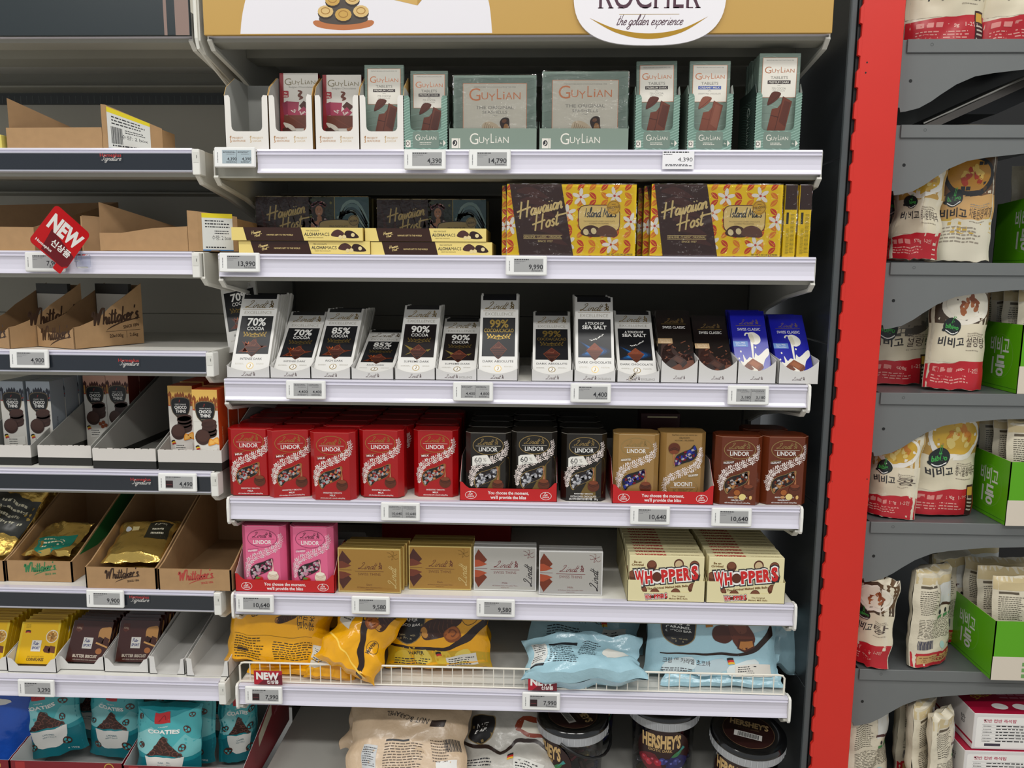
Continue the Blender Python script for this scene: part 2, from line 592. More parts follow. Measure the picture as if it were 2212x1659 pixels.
# ---- shelves
RAILP = [(.012, 0), (-.0015, 0), (-.0022, -.0035), (.0005, -.005), (.0005, -.0075), (-.0018, -.009), (-.0018, -.0105),
         (.001, -.0125), (.0022, -.019), (.0024, -.028), (.0012, -.037), (-.0012, -.0425), (-.002, -.0455), (.006, -.0465), (.012, -.0465)]
def shelf(name, label, x0, x1, z, dark=False, rx0=None, rx1=None, caps=(True, True), depth=.465, brx=(None, None), railh=1.0, arms=(True, True), ycap=0):
    t = thing(name, label, 'shelf', ((x0 + x1) / 2, 0, z))
    cx = (x0 + x1) / 2
    a, b = x0 - cx, x1 - cx
    q = MB()
    q.box(a, .006, -.004, b, depth, -.0005, STEELW, .0008)
    q.box(a, .012, -.052, b, .022, -.004, GREYB)
    q.box(a, .012, -.054, b, .06, -.052, GREYB)
    q.box(a, depth - .07, -.05, b, depth, -.046, GREYB)
    q.box(a, depth - .012, -.046, b, depth, -.004, GREYB)
    q.box(a, .20, -.034, b, .27, -.004, GREYB)
    q.build('shelf_board', t)
    ra, rb = (rx0 - cx if rx0 is not None else a), (rx1 - cx if rx1 is not None else b)
    q = MB()
    pr = [(u, v * railh) for u, v in RAILP]
    q.prism(pr, lambda u, v, s: (s, u, v), ra, rb, RAILW)
    rail = q.build('price_rail', t)
    if dark:
        q = MB()
        dk = mat('20262f', .16, coat=.4)
        sv = mat('c9c9d4', .25, .5)
        q.box(ra, -.0026, -.0425 * railh, rb - .002, -.0014, -.0105 * railh, dk)
        q.box(ra, -.0036, -.0455 * railh, rb - .001, -.002, -.0425 * railh, sv)
        q.box(ra, -.0034, -.0105 * railh, rb - .001, -.002, -.0085 * railh, sv)
        q.build('dark_cover_strip', rail)
    for k, (x, on) in enumerate(((a, arms[0]), (b, arms[1]))):
        if on:
            sgn = -1 if k == 0 else 1
            q = MB()
            pf = [(.004, -.002), (.004, -.05), (.02, -.062), (.16, -.08), (.30, -.11), (.40, -.145), (depth, -.16), (depth, -.002)]
            q.prism(pf, lambda u, v, s: (s, u, v), x + sgn * .0005, x + sgn * .0028, mat('c9c7be', .45, kind='steel'))
            q.prism([(.004, -.05), (.02, -.062), (.16, -.08), (.30, -.11), (.40, -.145), (.40, -.151), (.30, -.116), (.16, -.086), (.02, -.068), (.002, -.054)],
                    lambda u, v, s: (s, u, v), x - sgn * .006, x + sgn * .003, mat('dddbd2', .4, kind='steel'))
            q.build('bracket', t)
    for k, (x, on) in enumerate(((ra, caps[0]), (rb, caps[1]))):
        if on:
            sgn = -1 if k == 0 else 1
            q = MB()
            p2 = [(.0, .002), (-.006, -.002), (-.008, -.02), (-.007, -.05), (-.003, -.056), (.002, -.056), (.016, -.03), (.02, .0)]
            q.prism(p2, lambda u, v, s: (s, u + ycap, v), x + sgn * .0006, x + sgn * .0055, mat('f1efe9', .35))
            q.build('end_cap', t)
    return t
ZR = [1.587, 1.383, 1.1285, .874, .662, .452]
XL, XR = -.652, .5478
LBL = ['top wide white-edged shelf holding the grey green tablet boxes', 'second wide white-edged shelf holding the yellow flowered boxes',
       'third wide white-edged shelf holding the white trays of slim bars', 'fourth wide white-edged shelf holding the red and black six-sided boxes',
       'fifth wide white-edged shelf holding the pink, gold and silver boxes', 'sixth wide white-edged shelf with the low wire fence along its front']
for i, z in enumerate(ZR):
    shelf('wall_shelf', LBL[i], -.647, .5435, z, rx0=(-.56 if i == 0 else None), caps=(i > 2, i > 1), arms=(True, True))
shelf('wall_shelf', 'steel shelf directly behind and under the wide gold header sign', -.647, .5435, 1.845, caps=(False, False))
LZ = [(1.5888, True, -.6775), (1.3868, False, -.6885), (1.1845, True, -.670), (.9300, True, -.673), (.6655, True, -.6795), (.4580, False, -.6795)]
LLB = ['upper left shelf with dark rail holding one low brown carton', 'white-railed left shelf carrying the tilted red sign', 'dark-railed left shelf holding the tall kraft display boxes',
       'dark-railed left shelf holding the narrow white biscuit boxes', 'dark-railed left shelf holding the long kraft trays', 'white-railed left shelf holding the square yellow and brown bars']
for (z, dk, xr), lb in zip(LZ, LLB):
    t = shelf('wall_shelf', lb, -1.9, -.681, z, dark=dk, rx1=xr - .012, caps=(False, False))
    cx = (-1.9 - .681) / 2
    q = MB()                                    # white bracket nose at the bay joint
    q.box(xr - .0115 - cx, -.006, -.052, xr + .004 - cx, .022, -.002, mat('e9e8e2', .4), .0015)
    q.box(xr - .0085 - cx, -.0066, -.028, xr + .002 - cx, -.006, -.008, mat('dad9d2', .4))
    q.box(xr - .0015 - cx, -.0068, -.02, xr - .0005 - cx, -.0066, -.014, BLACK)
    q.build('bracket_nose', t)
shelf('wall_shelf', 'steel shelf directly behind and under the dark blue header sign', -1.9, -.681, 1.845, caps=(False, False))
for lb, a, b, zz in (('light grey base deck under the wide shelves carrying the round tubs', -.650, .5478, .17), ('light grey base deck under the left shelves carrying the teal pouches', -1.9, -.677, .17)):
    t = thing('base_deck', lb, 'shelf', ((a + b) / 2, 0, 0))
    w = (b - a) / 2
    q = MB(); q.box(-w + .012, .0, zz - .03, w - .012, .464, zz, mat('d9d7d0', .45, kind='steel'), .001); q.build('deck_plate', t)
    q = MB(); q.box(-w, .03, 0, w, .05, zz - .03, mat('6a6a66', .5)); q.build('kick_plate', t)
# joint upright between the bays with white plates
t = thing('bay_divider', 'narrow pale steel divider plate standing between the left and the wide header sign', 'divider', (-.664, .0, 1.79))
q = MB()
q.prism([(-.004, .045), (-.004, .0), (.02, -.02), (.16, -.045), (.30, -.10), (.46, -.19), (.46, .3), (-.004, .3)], lambda u, v, s: (s, u, v), -.0035, .0035, mat('d5d3ca', .4, kind='steel'))
q.build('divider_plate', t)
q = MB()
q.tube([(-.0035, -.006, .28), (-.0035, -.006, .004), (-.0035, .0, -.012), (-.0035, .16, -.055), (-.0035, .30, -.11), (-.0035, .44, -.19)], .0035, mat('f0efe6', .35), 6)
q.build('edge_trim', t)

# ---- dark end panel and red post
t = thing('end_gable', 'glossy charcoal side panel closing the right end of the wide shelves', 'panel', (.6, 0, 0))
zs = [.0, .4501, .8649, 1.2089, 1.5789, 1.93, 2.3]
for a, b in zip(zs, zs[1:]):
    q = MB(); q.box(-.004, .016, a + .001, -.0005, .49, b - .001, mat('33373a', .27, kind='steel'), .0008); q.build('side_sheet', t)
q = MB(); q.box(-.0175, .0035, 0, -.0055, .0155, 2.3, mat('4f5456', .35, kind='steel'), .002); q.build('corner_profile', t)
t = thing('rack_post', 'bright red slotted steel post rising the full height of the picture', 'post', (.6401, 0, 0))
q = MB(); q.box(-.0385, -.006, 0, .0385, .045, 2.4, RED, .0012); q.build('post_face', t)
q = MB(); q.box(-.0445, .0015, 0, -.0386, .0125, 2.4, BLACK)
q.build('slot_channel', t)
q = MB()
comb = [(-.0375, 2.38), (-.0375, .02)]
z = .05
while z < 2.34:
    comb += [(-.0388, z - .017), (-.0435, z - .015), (-.0435, z + .012), (-.0388, z + .019)]
    z += .0575
q.prism(comb, lambda u, v, s: (u, s, v), -.0062, .001, RED)
q.build('slot_teeth', t)
for px, py in ((1873, 135), (1870, 157), (1873, 1035), (1797, 1040)):
    p = at(px, py, -.006)
    q = MB(); a_ = Art(); a_.ell(BLACK if py < 900 else mat('7d241c', .5), 0, 0, 1.6, 1.9, 1, 10); q.art(a_, (p.x - .6401, -.006, p.z)); q.build('bolt_hole', t)
# added black sheet standing in for the dark interior behind the end rack
t = thing('rack_backdrop', 'black sheet added as the dark behind the grey end rack, seen between its shelves', 'panel', (.9, 0, 0))
q = MB(); q.box(-.22, .985, 0, 1.6, 1.0, 2.3, mat('1b1b1c', .6)); q.build('dark_backdrop', t)
q = MB(); q.box(-.225, .06, 0, -.215, .985, 2.3, mat('232425', .6)); q.build('inner_sheet', t)

# ---- end rack shelves (brackets seen from the side)
BZ = [1.7972, 1.6392, 1.3744, 1.1113, .8372, .5069]
BL = ['topmost grey end rack shelf, carrying two cream pouches', 'grey end rack shelf carrying the slanted black pan', 'grey end rack shelf below the pan, with a twisted pouch by the red post',
      'grey end rack shelf at mid height with the shaded wide pouch by the post', 'grey end rack shelf with the yellow soup pouch', 'lowest grey end rack shelf in view, with the turned pouches']
GREYR = mat('6d7070', .42, kind='steel')
PROF = [(.685, .0), (1.16, .0), (1.16, -.045), (.9424, -.053), (.8706, -.061), (.8356, -.0672), (.8014, -.0822), (.7735, -.1008), (.7566, -.1133), (.7343, -.1258), (.7097, -.1321), (.699, -.1335), (.697, -.125), (.694, -.125), (.692, -.134), (.685, -.134)]
for z, lb in zip(BZ, BL):
    t = thing('rack_shelf', lb, 'shelf', (.69, .03, z))
    for y in (0.0, .93):
        q = MB(); q.prism([(u - .69, v - .0005) for u, v in PROF], lambda u, v, s: (u, s, v), y, y + .0025, GREYR)
        if y == 0.0:
            a_ = Art(); a_.ell(BLACK, 24, -76, 3.4, 3.4, 1, 14); a_.poly(BLACK, [(-2, -95), (4, -102), (4, -110), (-2, -117)], 1)
            q.art(a_, (0, 0, 0))
        q.build('bracket_plate', t)
    q = MB()
    q.box(.012, -.003, -.0245, .47, -.0005, 0, GREYR, .0008)
    a_ = Art(); a_.ring(mat('4a4d4d', .5), 58, -10, 2.6, 2.6, 1.0, 1, 12); a_.rect(mat('3e4142', .5), 13, -25, 470, -24.2, 1); a_.rect(mat('3e4142', .5), 11.4, -24.5, 12.4, 0, 1)
    q.art(a_, (0, -.003, 0))
    q.build('flange', t)
    q = MB(); q.box(.012, -.0005, -.0022, .47, .928, -.0002, mat('5b5e5f', .33, kind='steel')); q.build('shelf_plate', t)

# ---- header signs
GOLDP = mat('c29a4e', .34)
t = thing('header_sign', 'wide gold header sign with white arch and oval badge above the shelves', 'sign', (-.052, -.014, 1.797))
q = MB(); q.box(-.597, 0, 0, .595, .008, .30, GOLDP, .0008)
a = Art()
WP = mat('e9e6ec', .3)
a.poly(WP, smooth([(-526, 2), (-520, 40), (-505, 85), (-470, 150)], 5) + smooth([(-400, 220), (-290, 262), (-190, 230), (-90, 140), (-52, 70), (-42, 2)], 5), 1)
# praline tower on its copper stand
COP = mat('b9703f', .35)
cx = -326
a.poly(COP, smooth([(cx - 54, 26), (cx - 50, 14), (cx, 8), (cx + 50, 14), (cx + 54, 26), (cx, 20)], 5, True), 2)
a.poly(mat('4e463f', .3), smooth([(cx - 46, 32), (cx - 38, 22), (cx, 18), (cx + 38, 22), (cx + 46, 32), (cx + 20, 60), (cx, 110), (cx - 20, 60)], 5, True), 3)
for i, (x, y, r) in enumerate(((-34, 42, 15), (0, 36, 16), (34, 42, 15), (-20, 62, 14), (18, 64, 14), (-2, 84, 13))):
    a.ell(mat('2f2119', .4), cx + x, y - 4, r, r * .7, 4 + i // 3, 14)
    a.ell(mat('caa04e' if i % 2 else 'd9b878', .4), cx + x, y, r, r * .72, 5 + i // 3, 14)
    a.ring(mat('a5772f', .4), cx + x, y + 1, r * .55, r * .38, 1.6, 6 + i // 3, 12)
a.poly(mat('cfa75c', .3), [(-246, 66), (-184, 52), (-172, 66), (-160, 150), (-250, 150)], 3)
a.poly(mat('b88d3e', .3), [(-184, 52), (-172, 66), (-160, 150), (-184, 150)], 4)
q.art(a, (0, 0, 0))
q.build('sign_face', t)
q = MB()
a = Art()
sg_ = lambda v: math.copysign(abs(v) ** (2 / 2.8), v)
EP = [(142 * sg_(math.cos(u)), 98 * sg_(math.sin(u))) for u in [2 * math.pi * k / 64 for k in range(64)]]
q.prism([(x * .001, y * .001) for x, y in EP], lambda u, v, s: (u, s, v), -.0045, 0, mat('efecf1', .3))
DK = mat('4a2438', .4)
a.text(DK, 'ROCHER', 0, -32, 46, 2, w=188, bold=.004, res=4)
for x in (-91, -72, -54, -8, 12, 32, 50, 76, 90):
    a.rect(DK, x - 5, -32.4, x + 5, -30.6, 2)
a.rect(mat('b79a62', .3, .3), -56, -43.6, 56, -42.6, 2)
hand(a, DK, 'the golden experience', 0, -62, 19, 1.5, .4, 2, al='c', squeeze=.86)
sw = smooth([(-112, -49), (-60, -69), (0, -77), (60, -69), (110, -47)], 8)
sw2 = smooth([(110, -47), (60, -76), (0, -87), (-60, -76), (-112, -49)], 8)
a.poly(mat('b98f2d', .25, .3), sw + sw2[1:-1], 2)
q.art(a, (0, -.0045, 0))
o = q.build('oval_badge', t)
o.location = (at(1401, -14).x + .052, -.0005, at(1401, -14).z - 1.797)
t = thing('header_sign', 'dark slate header sign with two dusty pink stripes at the upper left', 'sign', (-1.28, -.014, 1.797))
q = MB(); q.box(-.62, 0, 0, .604, .008, .30, mat('262f33', .3), .0008)
a = Art()
PK = mat('8d756c', .45)
a.rect(PK, 554, 0, 560, 300, 1); a.rect(PK, 576, 0, 603, 300, 1)
a.stroke(mat('f2f2ee', .4), [(150, 66), (185, 60), (206, 66), (218, 82)], 6, 1, taper=.4)
a.stroke(mat('f2f2ee', .4), [(150, 95), (195, 92), (205, 112)], 5, 1, taper=.4)
q.art(a, (0, 0, 0)); q.build('sign_face', t)
# ================================================================ PRODUCTS: top two shelves of the wide bay
INK = mat('26262b', .45)
GREYT = mat('8a8780', .45)
PAPER = mat('e8e5dc', .42)
SAGE = mat('74867b', .4)
SAGE2 = mat('88a094', .4)
CREAM = mat('e6e1d6', .38)
COPPER = mat('c67f5c', .28, .75)
CHOC = mat('4a241a', .35)
CHOC2 = mat('6b3524', .35)
CARD_SHADE = mat('b3b3ae', .6)  # grey tray insides: shade on white card put into the colour
KRAFT = mat('ad8960', .75, kind='kraft')
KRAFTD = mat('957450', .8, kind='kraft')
GOLDF = mat('d8bd73', .22, .85)

def single(mb, name, label, cat, loc=(0, 0, 0), rot=(0, 0, 0), group=None, sm=False):
    o = mb.build(name, None, sm)
    o.location, o.rotation_euler = loc, rot
    return tag(o, label, cat, group)
def span(pl, pr_, py, y):
    a, b = at(pl, py, y), at(pr_, py, y)
    return (a.x + b.x) / 2, b.x - a.x

def shellword(a, m, x, y, w, z=2, t=None):
    """tall-and-small capitals of the sea-shell brand"""
    h = w * .2
    k = w / 100.0
    pos = [('G', 0, 1.45, 22), ('U', 24, .82, 13), ('Y', 38, .82, 13), ('L', 54, 1.25, 9), ('i', 66, .95, 3), ('A', 71, .82, 13), ('N', 86, .82, 14)]
    for ch, px_, hh, ww in pos:
        yy = y - (3 * k if ch in 'GY' else 0)
        a.text(m, ch, x + (px_ + ww / 2) * k, yy, 19 * hh * k, z, w=ww * k, bold=-.004, res=3)
def pen(a, m, pts, w, z):
    a.stroke(m, pts, w, z, sm=0)

def tablet_art(w, h, kind):
    a = Art()
    for k in range(12):
        y = 6 + k * h / 12
        a.stroke(SAGE2 if k % 2 else mat('6a7c71', .4), [(0, y), (w * .3, y + 4), (w * .6, y - 3), (w, y + 3)], .9, 1)
    x0, x1, y0, y1 = w * .09, w * .91, h * .43, h * .93
    a.rect(COPPER, x0 - .9, y0 - .9, x1 + .9, y1 + .9, 2)
    a.rect(CREAM, x0, y0, x1, y1, 3)
    shellword(a, COPPER, w * .14, h * .745, w * .72, 4)
    a.text(GREYT, 'TABLETS', w * .5, h * .665, 6.2, 4, w=w * .42, bold=.01)
    milk = kind == 'milk'
    a.rect(mat('3d58a8' if milk else '2b1c22', .4), w * .22, h * .6, w * .78, h * .645, 4)
    a.text(CREAM, 'CREAMY MILK' if milk else 'PREMIUM DARK', w * .5, h * .61, 4.6, 5, w=w * .5, bold=.008)
    a.stroke(GREYT, [(w * .46, h * .575), (w * .5, h * .582), (w * .54, h * .575)], .8, 4)
    a.text(GREYT, 'CREAMY MILK CHOCOLATE' if milk else '72% COCOA', w * .5, h * .53, 3.2 if milk else 4.6, 4, w=w * (.55 if milk else .34))
    if not milk: a.text(GREYT, 'DARK CHOCOLATE', w * .5, h * .505, 2.3, 4, w=w * .3)
    a.text(GREYT, 'PREMIUM BELGIAN CHOCOLATE SINCE 1958', w * .5, h * .895, 2.2, 4, w=w * .66)
    c1, c2, c3 = (CHOC2, mat('7d4433', .3), mat('8a5240', .3)) if milk else (mat('4b261d', .3), CHOC2, mat('5a2d22', .3))
    bar = [(w * .2, h * .03), (w * .36, h * .3), (w * .5, h * .31), (w * .58, h * .345), (w * .62, h * .4), (w * .84, h * .36), (w * .64, h * .03)]
    a.poly(c2, bar, 4)
    for p, q in (((.62, .4), (.43, .09)), ((.33, .25), (.52, .235)), ((.24, .11), (.7, .085))):
        a.stroke(c1, [(w * p[0], h * p[1]), (w * q[0], h * q[1])], 1.2, 5)
    a.poly(c3, [(w * .66, h * .37), (w * .8, h * .35), (w * .7, h * .16), (w * .54, h * .2)], 5)
    a.poly(c3, smooth([(w * .24, h * .33), (w * .34, h * .43), (w * .56, h * .425), (w * .46, h * .37)], 4, True), 6)
    a.stroke(c1, [(w * .24, h * .33), (w * .36, h * .36), (w * .55, h * .42)], 1.0, 7)
    out = Art()
    for z, m_, P, fs in a.items:
        ys = [p[1] for p in P]
        if z == 1: f = lambda y: y
        elif min(ys) >= h * .405 and max(ys) > h * .46: f = lambda y: h * .55 + (y - h * .43) * .8
        else: f = lambda y: h * .04 + y * 1.3
        out.items.append((z, m_, [(p[0], f(p[1])) for p in P], fs))
    return out
def red_art(w, h):
    a = Art()
    a.rect(mat('ddd8cf', .35), 0, 0, w, h, 1)
    a.rect(mat('8e1a23', .35), 0, 0, w * .1, h, 2)
    shellword(a, mat('7b7258', .35, .3), w * .13, h * .82, w * .8, 3)
    a.text(GREYT, 'Belgian Chocolates', w * .55, h * .765, 4, 3, w=w * .62)
    a.rect(mat('a51f2d', .35), w * .06, h * .61, w * .23, h * .72, 3, 2.5)
    a.text(CREAM, '4x', w * .15, h * .67, 4.6, 4, bold=.02); a.text(CREAM, '20g', w * .15, h * .625, 4.2, 4, bold=.02)
    a.stroke(CHOC2, [(w * .47, h * .72), (w * .56, h * .7), (w * .5, h * .64), (w * .58, h * .61), (w * .5, h * .58)], 6, 3, taper=.5)
    P1, P2 = mat('a23b55', .3), mat('8c2c47', .3)
    a.poly(P2, [(w * .06, h * .52), (w * .2, h * .56), (w * .24, h * .34), (w * .1, h * .33)], 3)
    a.poly(P1, [(w * .2, h * .55), (w * .5, h * .54), (w * .46, h * .33), (w * .2, h * .33)], 4)
    a.poly(CHOC, [(w * .5, h * .48), (w * .62, h * .56), (w * .8, h * .48), (w * .64, h * .38)], 4)
    a.poly(P1, [(w * .36, h * .33), (w * .62, h * .47), (w * .76, h * .38), (w * .6, h * .28)], 5)
    hand(a, CREAM, 'lin', w * .38, h * .36, 10, 1, .3, 6, rot=1.2)
    hand(a, CREAM, 'lian', w * .54, h * .33, 9, 1, .3, 6, rot=.6)
    a.rect(CHOC2, w * .1, h * .12, w * .78, h * .33, 6)
    a.stroke(mat('7a4030', .3), [(w * .2, h * .33), (w * .7, h * .13)], 2, 7)
    a.poly(mat('d8cfc0', .4), smooth([(w * .08, h * .21), (w * .3, h * .17), (w * .4, h * .09), (w * .2, h * .1)], 4, True), 8)
    a.poly(CHOC, [(w * .06, h * .12), (w * .2, h * .13), (w * .34, h * .06), (w * .06, h * .05)], 9)
    for x, y in ((.66, .1), (.74, .12), (.7, .07)): a.ell(mat('9a5a3a', .35), w * x, h * y, 4, 4, 9, 10)
    a.items = [(z, m_, P if z < 3 else [(p[0], h * .22 + .78 * p[1]) for p in P], fs) for z, m_, P, fs in a.items]
    return a
def waves(a, m, w, y0, y1, z, step=5.2):
    y = y0 - 30
    while y < y1 + 20:
        a.stroke(m, [(0, y), (w * .2, y + 7), (w * .45, y + 2), (w * .7, y - 6), (w, y + 4)], 1.5, z)
        y += step
def window_tray(name, label, cat, x0, x1, z, y, hb, hu, hs, depth, front, side, inside, art=None, strip=13, rag=False):
    """shelf carton with a U-shaped opening in its front: hb sill height, hu height of the side strips, hs height of the back"""
    w = x1 - x0
    W2 = w * 1000
    q = MB()
    th = .0009
    U = [(0, 0), (W2, 0), (W2, hu)]
    r = 9
    U += [(W2 - strip + 3, hu + (3 if rag else 1)), (W2 - strip, hu - 4), (W2 - strip - 1, hb + r)]
    U += [(W2 - strip - 1 - r * (1 - math.cos(t)), hb + r - r * math.sin(t)) for t in (.5, 1.0, 1.5708)]
    U += [(strip + 1 + r * (1 - math.cos(t)), hb + r - r * math.sin(t)) for t in (1.5708, 1.0, .5)]
    U += [(strip + 1, hb + r), (strip, hu - 4), (strip - 3, hu + 1), (0, hu)]
    q.prism([(u * .001, v * .001) for u, v in U], lambda u, v, s: (u, s, v), 0, th, front, mcap=front)
    if art:
        art.clip(0, 0, W2, hu)
        keep = Art()
        b = Art(); b.items = list(art.items); b.clip(0, 0, W2, hb); keep.items += b.items
        for xa, xb in ((0, strip), (W2 - strip, W2)):
            b = Art(); b.items = list(art.items); b.clip(xa, hb, xb, hu - 3); keep.items += b.items
        q.art(keep, (0, 0, 0))
    sd = [(0, 0), (depth, 0), (depth, hs * .001), (depth * .45, hs * .00099), (.012, hu * .00118), (0, hu * .001)]
    for x in (0, w - th):
        q.prism(sd, lambda u, v, s: (s, u, v), x, x + th, side)
    q.prism(sd, lambda u, v, s: (s, u + .0002, v), th, th + .0002, inside)
    q.prism(sd, lambda u, v, s: (s, u + .0002, v), w - th - .0002, w - th, inside)
    q.box(0, depth - th, 0, w, depth, hs * .001, inside)
    q.box(0, 0, 0, w, depth, th, inside)
    return single(q, name, label, cat, (x0, y, z))

def carton(name, label, cat, w, h, d, art, body, loc, rot=(0, 0, 0), group=None, c=.0006, wrapm=None, artpart='printed_front', extra=None):
    """closed box: origin at the bottom centre of the front face"""
    q = MB()
    q.box(-w / 2, 0, 0, w / 2, d, h, body, c)
    if art:
        q.art(art, (-w / 2, -.00002, 0))
    if extra:
        extra(q, w, h, d)
    if wrapm:
        t = thing(name, label, cat, loc, rot, group)
        q.build('box', t)
        q = MB(); q.box(-w / 2 - .0012, -.0028, .0002, w / 2 + .0012, d + .001, h + .0012, wrapm, .002)
        q.build('clear_wrap', t)
        return t
    return single(q, name, label, cat, loc, rot, group)

Z1 = ZR[0] + .0003
YA = .012
# --- white trays (empty, two red, one green)
def seahorse_art(w):
    a = Art()
    for k, (x, t1, t2) in enumerate(((.1, 'PROJECT', 'SEAHORSE'), (.56, 'PROJECT', 'COCOA'))):
        m_ = mat('b98a5c' if k == 0 else 'cdb28a', .4)
        a.stroke(m_, [(w * x, 24), (w * (x + .03), 27), (w * (x + .015), 20), (w * (x + .03), 16), (w * x, 15)], 1.6, 1)
        a.text(m_, t1, w * (x + .06), 21.5, 3.6, 1, w=w * .24, al='l', bold=.01)
        a.text(m_, t2, w * (x + .06), 16, 3.6, 1, w=w * (.3 if k == 0 else .2), al='l', bold=.01)
    return a
TW = mat('e6e2dc', .5)
TGOLD = mat('c9a05a', .5)
trays = [(488, 582, 'empty white and gold shelf tray at the left end of the top shelf'), (583, 677, 'white and gold tray holding the left one of the two red-edged boxes'),
         (682, 777, 'white and gold tray holding the right one of the two red-edged boxes'), (778, 873, 'white and gold tray holding a grey green tablet box')]
for i, (a_, b_, lb) in enumerate(trays):
    cx, w = span(a_, b_, 318, YA)
    window_tray('shelf_tray', lb, 'tray', cx - w / 2, cx + w / 2, Z1, YA, 36, 104, 152, .13, TW, TGOLD, CARD_SHADE, seahorse_art(w * 1000), 12, rag=(i == 1))
def tablet(px0, px1, top, kind, label, dy=.018, lean=.05, roll=0.0, n=1, names=None, gap=.0104, dxb=0.0):
    cx, w = span(px0, px1, 250, YA + dy)
    w = min(w, .079)
    hz = at((px0 + px1) / 2, top, YA + dy + .004).z - Z1 - .001
    h = hz / math.cos(lean) - .001
    if kind == 'red':
        a, body, d = red_art(w * 1000, h * 1000), mat('8e1a23', .35), .02
    else:
        a, body, d = tablet_art(w * 1000, h * 1000, kind), SAGE, .009
    nm = 'chocolate_box'
    o = carton(nm, label, 'chocolate box', w, h, d, a, body, (cx, YA + dy, Z1 + .0022), (-lean, roll, 0), names and names[1])
    for k in range(1, n):
        c = dup(o, (cx + dxb * k, YA + dy + gap * k, Z1 + .0022), (-lean, 0, 0), names[0](k), names[1])
    return o
tablet(601, 690, 157, 'red', 'cream and dark red gift box in the left of two neighbouring white trays', .055)
tablet(695, 782, 161, 'red', 'cream and dark red gift box in the right of two neighbouring white trays', .045)
tablet(787, 872, 139, 'dark', 'tall grey green tablet box standing in a white and gold tray', .03)
# --- green trays
def green_tray_art(w):
    a = Art()
    waves(a, mat('93b3a6', .42), w, 0, 130, 1)
    a.rect(SAGE, w * .2, 4, w * .8, 36, 2, 4)
    shellword(a, CREAM, w * .26, 20, w * .48, 3)
    a.greek(CREAM, w * .36, 10, w * .64, 16, 2, 3)
    a.rect(CREAM, w * .04, 6, w * .15, 19, 3); a.ring(INK, w * .085, 13, 3, 3.6, 1.2, 4, 14)
    a.rect(mat('5f776c', .4), w * .8, 8, w * .9, 20, 3); a.text(CREAM, '4x', w * .85, 12, 3.4, 4)
    a.poly(CREAM, [(w * .9, 8), (w * .96, 14), (w * .9, 20)], 4)
    return a
GT = mat('6f8f82', .45)
for a_, b_, hu, lb in ((873, 967, 103, 'wavy green tray standing between a white tray and a wide green gift tray'), (1370, 1466, 104, 'wavy green tray with dark tablet box, left of the blue-banded one'),
                       (1483, 1580, 106, 'wavy green tray holding the tablet box with a blue band'), (1628, 1727, 108, 'deep wavy green tray at the right end of the top shelf')):
    cx, w = span(a_, b_, 318, YA)
    window_tray('shelf_tray', lb, 'tray', cx - w / 2, cx + w / 2, Z1, YA, 38, hu, 122, .125, GT, mat('2c3a35', .45) if a_ == 1628 else SAGE, CARD_SHADE, green_tray_art(w * 1000), 12)
    if a_ == 1628:
        q = MB(); g = Art(); waves(g, mat('4d665c', .45), 125, 4, 100, 1); g.clip(2, 2, 122, 102)
        shellword(g, CREAM, 0, 0, 74, 3)
        h_ = Art(); shellword(h_, mat('b8c4bb', .4), 0, 0, 70, 3); g2 = Art(); g2.items = [it for it in g.items if it[0] == 1]; g2.put(h_, 66, 90, rot=-1.5708)
        q.art(g2, (cx - w / 2 - .00003, YA + .125, Z1), ux=(0, -1, 0))
        single(q, 'side_print', 'white lettering on the dark side of the deep green tray', 'print')
        bpy.data.objects['side_print'].parent = [o for o in COL.objects if o.get('label') == lb][0]
        o = bpy.data.objects['side_print']
        o.location = -o.parent.location
        for k_ in ('category', 'label'): del o[k_]
tablet(886, 967, 152, 'dark', 'grey green tablet box set back in a wavy green tray beside the wide gift boxes', .045)
tablet(1376, 1466, 131, 'dark', 'slightly crooked grey green tablet box right of the second wide gift box', .016, .04, -.012)
tablet(1487, 1576, 131, 'milk', 'grey green tablet box with a blue band under its lettering', .016, .04)
tablet(1639, 1727, 117, 'dark', 'front tablet box of the long row at the right end of the top shelf', .012, .0, 0, 11,
       (lambda k: f'{ORD[k]} box from the front in the tablet row at the top right', 'tablet boxes in the deep green tray'), dxb=.0)
